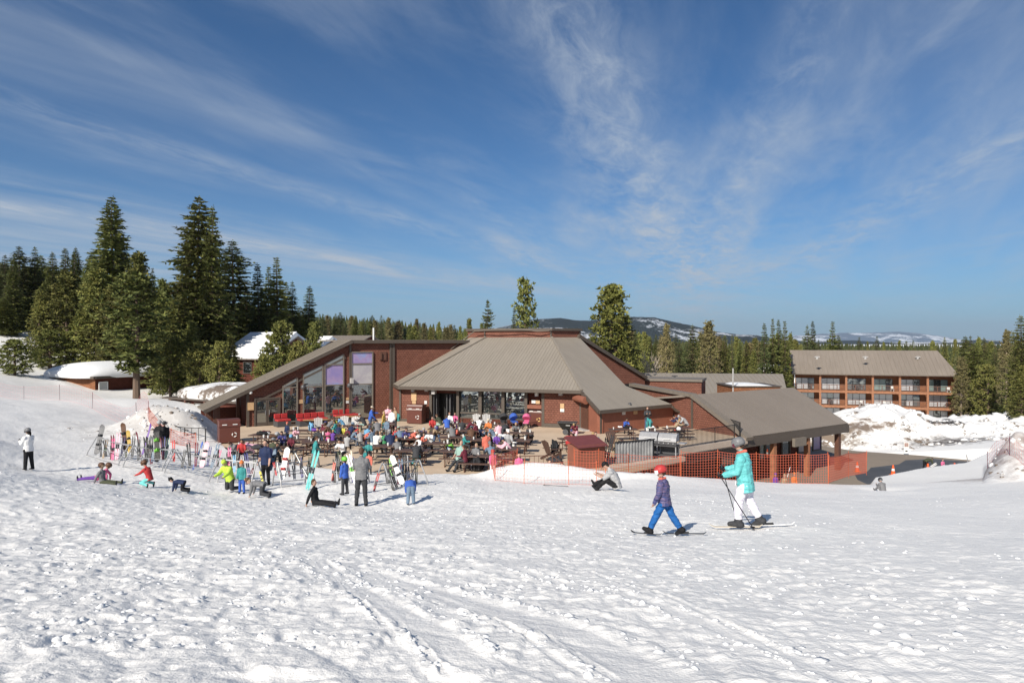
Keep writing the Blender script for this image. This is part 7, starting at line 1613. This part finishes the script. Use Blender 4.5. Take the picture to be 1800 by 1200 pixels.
# on the snow
def sn(px, py, d, pose, size, rz, top, pants, hair, label, dz=0, **kw): return person(on_snow(px, py, d), rz, pose, size, top, pants, hair, label, dz=dz, **kw)
sn(50, 826, 28.7, 'hold', 1.68, 75, 'white', 'black', 'hblack', 'woman in a white jacket, black trousers and grey helmet standing at the far left', hg='helmet', hgc='grey', gog='black', glove=True, hairlen=.12, puff=.03)
sn(172, 849, 25.4, 'lie', 1.25, 100, 'pink', 'purple', 'hbrown', 'child in pink and purple sprawled on the snow behind the one in grey', hg='helmet', hgc='brown', **kid)
sn(181, 850, 24.8, 'ground', 1.25, -95, 'grey', 'olive', 'hbrown', 'child in a grey top sitting with legs stretched to the right', hg='helmet', hgc='brown', gog='tan', **kid)
sn(263, 857, 24.2, 'heel', 1.25, 80, 'red', 'aqua', 'hbrown', 'child in a red top and turquoise trousers kneeling on the snow', hg='helmet', hgc='brown', gog='tan', **kid)
sn(322, 866, 23.8, 'crawl', .95, 90, 'navy', 'black', 'black', 'toddler in a dark hooded snowsuit crawling on the snow', hg='beanie', hgc='black', headk=1.3, puff=.04)
sn(404, 868, 25.2, 'kneel', 1.5, 160, 'neon', 'char', 'neon', 'person in a neon yellow jacket kneeling beside a small child', puff=.04, hood=True, hg='beanie', hgc='neon')
sn(425, 866, 25.0, 'stand', 1.08, 180, 'teal', 'blue', 'orange', 'small child in teal and blue with an orange beanie', hg='beanie', hgc='orange', headk=1.3, puff=.03)
sn(467, 853, 28.0, 'stand', 1.8, 170, 'navy', 'black', 'hblack', 'man in a navy t-shirt and black trousers standing by the racks', skin='skin', short=True)
sn(462, 874, 24.4, 'crawl', 1.25, 85, 'grey', 'char', 'tan', 'child in grey with a brown beanie crawling below the man in navy', hg='beanie', hgc='brown', headk=1.2, puff=.04)
sn(555, 889, 21.0, 'ground', 1.35, -95, 'black', 'black', 'hbrown', 'boy in black sitting on the snow with legs stretched right', headk=1.1, vox=.016)
sn(606, 869, 23.6, 'stand', 1.2, 60, 'blue', 'char', 'hbrown', 'child with a bright green helmet and blue jacket', hg='helmet', hgc='lime', boots=1.25, headk=1.2, puff=.03)
sn(635, 889, 22.0, 'hold', 1.80, 0, 'grey', 'char', 'hbrown', 'man in a grey sweater and dark trousers seen from behind', vox=.011, fine=True)
sn(722, 886, 22.4, 'bend', 1.1, 10, 'blue', 'steelblue', 'hbrown', 'child in a blue and orange jacket crouching with back to the camera', hg='beanie', hgc='tan', headk=1.15, puff=.05)
sn(1084, 862, 23.4, 'groundf', 1.78, 80, 'ltgrey', 'black', 'hblack', 'man in a grey t-shirt and black cap sitting on the snow looking at a phone', hg='cap', hgc='black', vox=.013, fine=True, puff=.03, short=True)
person(on_snow(1553, 867, 31), 0, 'groundf', 1.15, 'grey', 'grey', 'grey', 'small figure in a grey snowsuit sitting at the rim of the snow', hg='helmet', hgc='char', **kid)
sn(281, 812, 37.0, 'hold', 1.75, 180, 'black', 'char', 'hblack', 'person in a black jacket and silver helmet behind the second rack', hg='helmet', hgc='ltgrey')
sn(289, 812, 37.4, 'stand', 1.7, 200, 'black', 'char', 'hblack', 'second person in a dark helmet behind the second rack', hg='helmet', hgc='char')
v = G(1627, 830, -3.49); person(v, -70, 'bend', 1.6, 'olive', 'black', 'hblack', 'person in a dark jacket bending over white skis on the asphalt')
lean('ski', (1622, 829), (1646, 814), 52.0, .1, 'white', 'white and dark skis held by the bending person'); v = G(1657, 830, -3.49); person(v, 180, 'stand', .95, 'pink', 'pink', 'hbrown', 'small child in pink standing on the painted shade patch', **kid)
lean('ski', (1662, 820), (1655, 811), 52.0, .1, 'white', 'small white skis carried beside the child in pink')
for px, py, tp, lab in ((1363, 834, 'purple', 'child in a lilac hat behind the orange net, leftmost of three'), (1379, 836, 'tan', 'child in a tan coat behind the orange net, middle of three'), (1396, 833, 'orange', 'child in orange behind the net, rightmost of three')):
    B_ = body('stand', headk=1.18); person(P(px, py, 36.5)-Vector((0, 0, 1.05)), 180, 'stand', 1.05, tp, 'char', 'hbrown', lab, hg='beanie', hgc=tp, headk=1.18)
lean('one', (1384, 838), (1389, 820), 36.4, .1, 'white', 'white ski tip sticking up behind the orange net')
# ---------------------------------------------------------------- the two skiers in front
POSE['skiw'] = dict(hp=.89, lean=5, lean2=9, head=12, arms=[(14, 8, 58, 4), (20, 10, 62, 6)], legs=[(16, 3, 16), (-10, 4, 18)])
POSE['skib'] = dict(hp=.86, lean=4, lean2=8, head=4, yaw=25, arms=[(4, 12, 22, 0), (-6, 14, 20, 0)], legs=[(27, 8, 6), (-24, 8, 8)])
def hexmat(name, cols, sc=(2, 2, 22), rough=.6):
    m, nt, N, L, b = newmat(name); tc = N.new('ShaderNodeTexCoord'); mp = N.new('ShaderNodeMapping'); mp.inputs['Scale'].default_value = sc; L.new(tc.outputs['Object'], mp.inputs[0])
    n = noise(N, L, mp.outputs[0], 1.0, 3, .7); L.new(ramp(N, L, n, cols), b.inputs['Base Color']); b.inputs['Roughness'].default_value = rough; bump(N, L, noise(N, L, tc.outputs['Object'], 14, 4), b, .7, .02); return m
stripe = hexmat('blue_striped_jacket', [(.38, (.018, .025, .09)), (.47, (.06, .07, .20)), (.53, (.16, .10, .16)), (.6, (.03, .05, .16))])
aqua = hexmat('aqua_jacket', [(.3, (.10, .42, .43)), (.7, (.14, .52, .52))], (6, 6, 6), .55)
wht = hexmat('lilac_white_trousers', [(.3, (.66, .63, .72)), (.7, (.78, .76, .82))], (5, 5, 5))
loc = on_snow(1310, 926, 13.4)
o, B_, s = person(loc, 62, 'skiw', 1.66, aqua, wht, 'hbrown', 'woman skier in an aqua jacket, white trousers and grey helmet', hg='helmet', hgc='grey', gog='maroon', vox=.0095, fine=True, puff=.038, long_coat=True, hood=True, boots=1.6, glove=True, dz=0, shoes='char')
small(o, 'pocket_patch', c('white'), lambda mb: mb.box(Vector((-.20, -.02, .80)), (.012, .10, .085)))
small(o, 'ski_pass', c('white'), lambda mb: mb.box(Vector((-.13, .165, .86)), (.06, .012, .085)))
small(o, 'collar', c('coral'), lambda mb: mb.tube([B_['head']-B_['hd']*.155+B_['fw']*.075, B_['head']-B_['hd']*.15-B_['hx']*.08, B_['head']-B_['hd']*.16-B_['fw']*.09, B_['head']-B_['hd']*.15+B_['hx']*.08, B_['head']-B_['hd']*.155+B_['fw']*.075], .032, 8))
def world_pt(o, p): return Matrix.LocRotScale(o.location, o.rotation_euler, o.scale) @ Vector(p)
def worn_ski(o, foot, rz, L_, col, lab, grp, pitch=0, dz=0.0, back=.45):
    f = world_pt(o, foot); d = Vector((-math.sin(R(rz)), math.cos(R(rz)), 0)); gz = lambda q: H(q.x, q.y)
    a = f-d*L_*back; b_ = f+d*L_*(1-back); a.z = gz(a)+.035+dz; b_.z = gz(b_)+.035+dz; z = (b_-a).normalized(); x = z.cross(Vector((0, 0, 1))).normalized()*-1; y = z.cross(x)
    if y.z > 0: x, y = -x, -y
    Mx = Matrix((x, y, z)).transposed(); e = Mx.to_euler()
    return copy_thing(S1, a, (e.x, e.y, e.z), (L_*1.35, L_*1.35, L_), lab, grp, {'deck': c(col, .4), 'binding': c('char')})
worn_ski(o, B_['feet'][0], 84, 1.02, 'cream', 'pale wooden toned ski on the near foot of the skier in aqua', 'skis of the skier in aqua')
worn_ski(o, B_['feet'][1], 80, 1.0, 'white', 'pale ski on the far foot of the skier in aqua', 'skis of the skier in aqua', back=.62)
for i, k in enumerate((0, 1)):
    hnd = world_pt(o, B_['hands'][i]); tip = hnd+Vector((.55-.25*i, -.35+.3*i, 0)); tip.z = H(tip.x, tip.y)+.01; q = (hnd-tip).normalized()
    t = empty('ski_pole', (0, 0, 0), 0, ['black ski pole planted behind in the near hand of the skier in aqua', 'black ski pole in the far hand of the skier in aqua'][i], 'ski pole')
    small(t, 'shaft', c('black', .3), lambda mb: mb.tube([tip, hnd-q*.06], .009, 6)); small(t, 'grip', c('char'), lambda mb: mb.tube([hnd-q*.06, hnd+q*.09], .017, 7)); small(t, 'basket', c('black'), lambda mb: mb.lathe([(.045, 0), (.05, .005), (.02, .015)], tip+q*.06, 9))
loc = on_snow(1168, 939, 12.5)
o, B_, s = person(loc, 58, 'skib', 1.18, stripe, cm(.015, .10, .31), 'hbrown', 'small boy skier in a striped blue jacket, blue trousers and red helmet', hg='helmet', hgc='red', gog='white', vox=.0105, fine=True, headk=1.24, puff=.04, hood=True, boots=1.6, dz=0)
small(o, 'collar', c('coral'), lambda mb: mb.tube([B_['head']-B_['hd']*.18+B_['fw']*.08, B_['head']-B_['hd']*.175-B_['hx']*.085, B_['head']-B_['hd']*.18-B_['fw']*.09, B_['head']-B_['hd']*.175+B_['hx']*.085, B_['head']-B_['hd']*.18+B_['fw']*.08], .034, 8))
worn_ski(o, B_['feet'][0], 40, .72, 'char', 'short dark ski on the left foot of the boy', 'skis of the small boy', back=.4); worn_ski(o, B_['feet'][1], 82, .78, 'char', 'short dark ski with a red edge on the right foot of the boy', 'skis of the small boy', back=.55)
# loose helmets
hm, gm = headgear_mesh('helmet')
for px, py, zb, col, lab in ((487, 764, .80, 'ltgrey', 'pale grey helmet lying on the left table'), (1193, 755, .80, 'white', 'white helmet hanging at the corner table'), (528, 741, .1, 'white', 'white helmet on the ground beside the long red sofa')):
    d = (CZ-zb)*F/(py-600); h = bpy.data.objects.new('helmet', hm); COL.objects.link(h); h.location = P(px, py, d); h.scale = (1.3,)*3; h.material_slots[0].link = 'OBJECT'; h.material_slots[0].material = c(col, .35); tag(h, lab, 'helmet')
# drop prototypes that were only copied
for p_ in PROTOS:
    def rm(o):
        for ch in list(o.children): rm(ch)
        bpy.data.objects.remove(o)
    rm(p_)
for lst in TP.values():
    for p_ in lst:
        if id(p_) not in _used:
            for ch in list(p_.children): bpy.data.objects.remove(ch)
            bpy.data.objects.remove(p_)
# ---------------------------------------------------------------- loose snow: clods on the slope, chunks on the ploughed banks
def clods(name, label, pts, sizes, mat, seed, flat=.6):
    import bmesh
    rs = np.random.RandomState(seed); bm = bmesh.new(); bmesh.ops.create_icosphere(bm, subdivisions=1, radius=1)
    bv_ = np.array([v.co[:] for v in bm.verts]); bf = np.array([[v.index for v in f.verts] for f in bm.faces]); bm.free(); nb_ = len(bv_); n = len(pts)
    sc = sizes[:, None, None]*rs.uniform(.6, 1.3, (n, 1, 3))*np.array([1, 1, flat]); V = bv_[None]*(1+rs.uniform(-.28, .28, (n, nb_, 1)))*sc+pts[:, None, :]
    Fc = (bf[None]+(np.arange(n)*nb_)[:, None, None]).reshape(-1, 3).astype(np.int32); V = V.reshape(-1, 3)
    me = bpy.data.meshes.new(name); me.vertices.add(len(V)); me.vertices.foreach_set('co', V.ravel()); me.loops.add(Fc.size); me.loops.foreach_set('vertex_index', Fc.ravel())
    me.polygons.add(len(Fc)); me.polygons.foreach_set('loop_start', np.arange(len(Fc), dtype=np.int32)*3); me.polygons.foreach_set('loop_total', np.full(len(Fc), 3, np.int32)); me.update(calc_edges=True)
    me.materials.append(mat); o = bpy.data.objects.new(name, me); COL.objects.link(o); return tag(o, label, kind='stuff')
def scatter(n, seed, fn, s0, s1, pw=2.5, sink=.15):
    rs = np.random.RandomState(seed); x, y = fn(rs, n); s = s0+(s1-s0)*rs.uniform(0, 1, len(x))**pw; z = terrain(x, y)-s*sink; return np.stack([x, y, z], 1), s
def f_near(rs, n):
    d = 4+22*rs.uniform(0, 1, n)**1.3; a = np.radians(rs.uniform(-39, 39, n)); x = d*np.tan(a); k = smooth_noise(x/1.3, d/1.3, 91) > -.05-.0*x; k &= rs.uniform(0, 1, n) < np.clip(.85-(x+4)/22, .25, 1); return x[k], d[k]
def f_track(rs, n):
    xs = []; ys = []
    for w_, dep, tr in TRACKS[:3]:
        for q in range(n//3): i = rs.randint(len(tr)-1); t = rs.uniform(); sg = rs.choice([-1, 1]); (ax, ay), (bx, by) = tr[i], tr[i+1]; l = math.hypot(bx-ax, by-ay)+1e-6; o_ = sg*w_*rs.uniform(1.0, 1.5); xs.append(ax+(bx-ax)*t-(by-ay)/l*o_); ys.append(ay+(by-ay)*t+(bx-ax)/l*o_)
    return np.array(xs), np.array(ys)
def f_bank(rs, n):
    x = rs.uniform(29, 66, n); y = rs.uniform(62, 84, n)**1.0; k = (poly_sd(x, y, COURT) > .4) & (smooth_noise(x/3, y/3, 93) > -.1); return x[k], y[k]
def f_pile(rs, n): return rs.normal(-22.6, 2.4, n), rs.normal(44.2, 1.5, n)
def f_rbank(rs, n): y = rs.uniform(31, 46, n); return y*.70+rs.uniform(0, 2.5, n), y
_a = [scatter(5600, 1, f_near, .010, .046), scatter(480, 2, f_track, .010, .042)]
clods('snow_clods', 'small loose clods of snow strewn over the trampled slope', np.vstack([q[0] for q in _a]), np.concatenate([q[1] for q in _a]), M['snow_roof'], 5)
_a = [scatter(1500, 3, f_bank, .08, .50, 2.2), scatter(160, 4, f_pile, .04, .20), scatter(160, 6, f_rbank, .04, .18)]
clods('snow_chunks', 'broken chunks of dirty snow on the ploughed banks', np.vstack([q[0] for q in _a]), np.concatenate([q[1] for q in _a]), M['snow_dirty'], 6, .75)
# ---------------------------------------------------------------- thin mountain air
hz_m = bpy.data.materials.new('haze'); hz_m.use_nodes = True; _n = hz_m.node_tree; _n.nodes.clear()
_o = _n.nodes.new('ShaderNodeOutputMaterial'); _v = _n.nodes.new('ShaderNodeVolumePrincipled'); _v.inputs['Color'].default_value = (.75, .86, 1, 1); _v.inputs['Density'].default_value = .00004; _v.inputs['Anisotropy'].default_value = .2
_n.links.new(_v.outputs[0], _o.inputs['Volume'])
hz_o = MB().box((0, 0, 160), (41000, 41000, 680)).build('haze', hz_m, uv=False); tag(hz_o, kind='stuff')
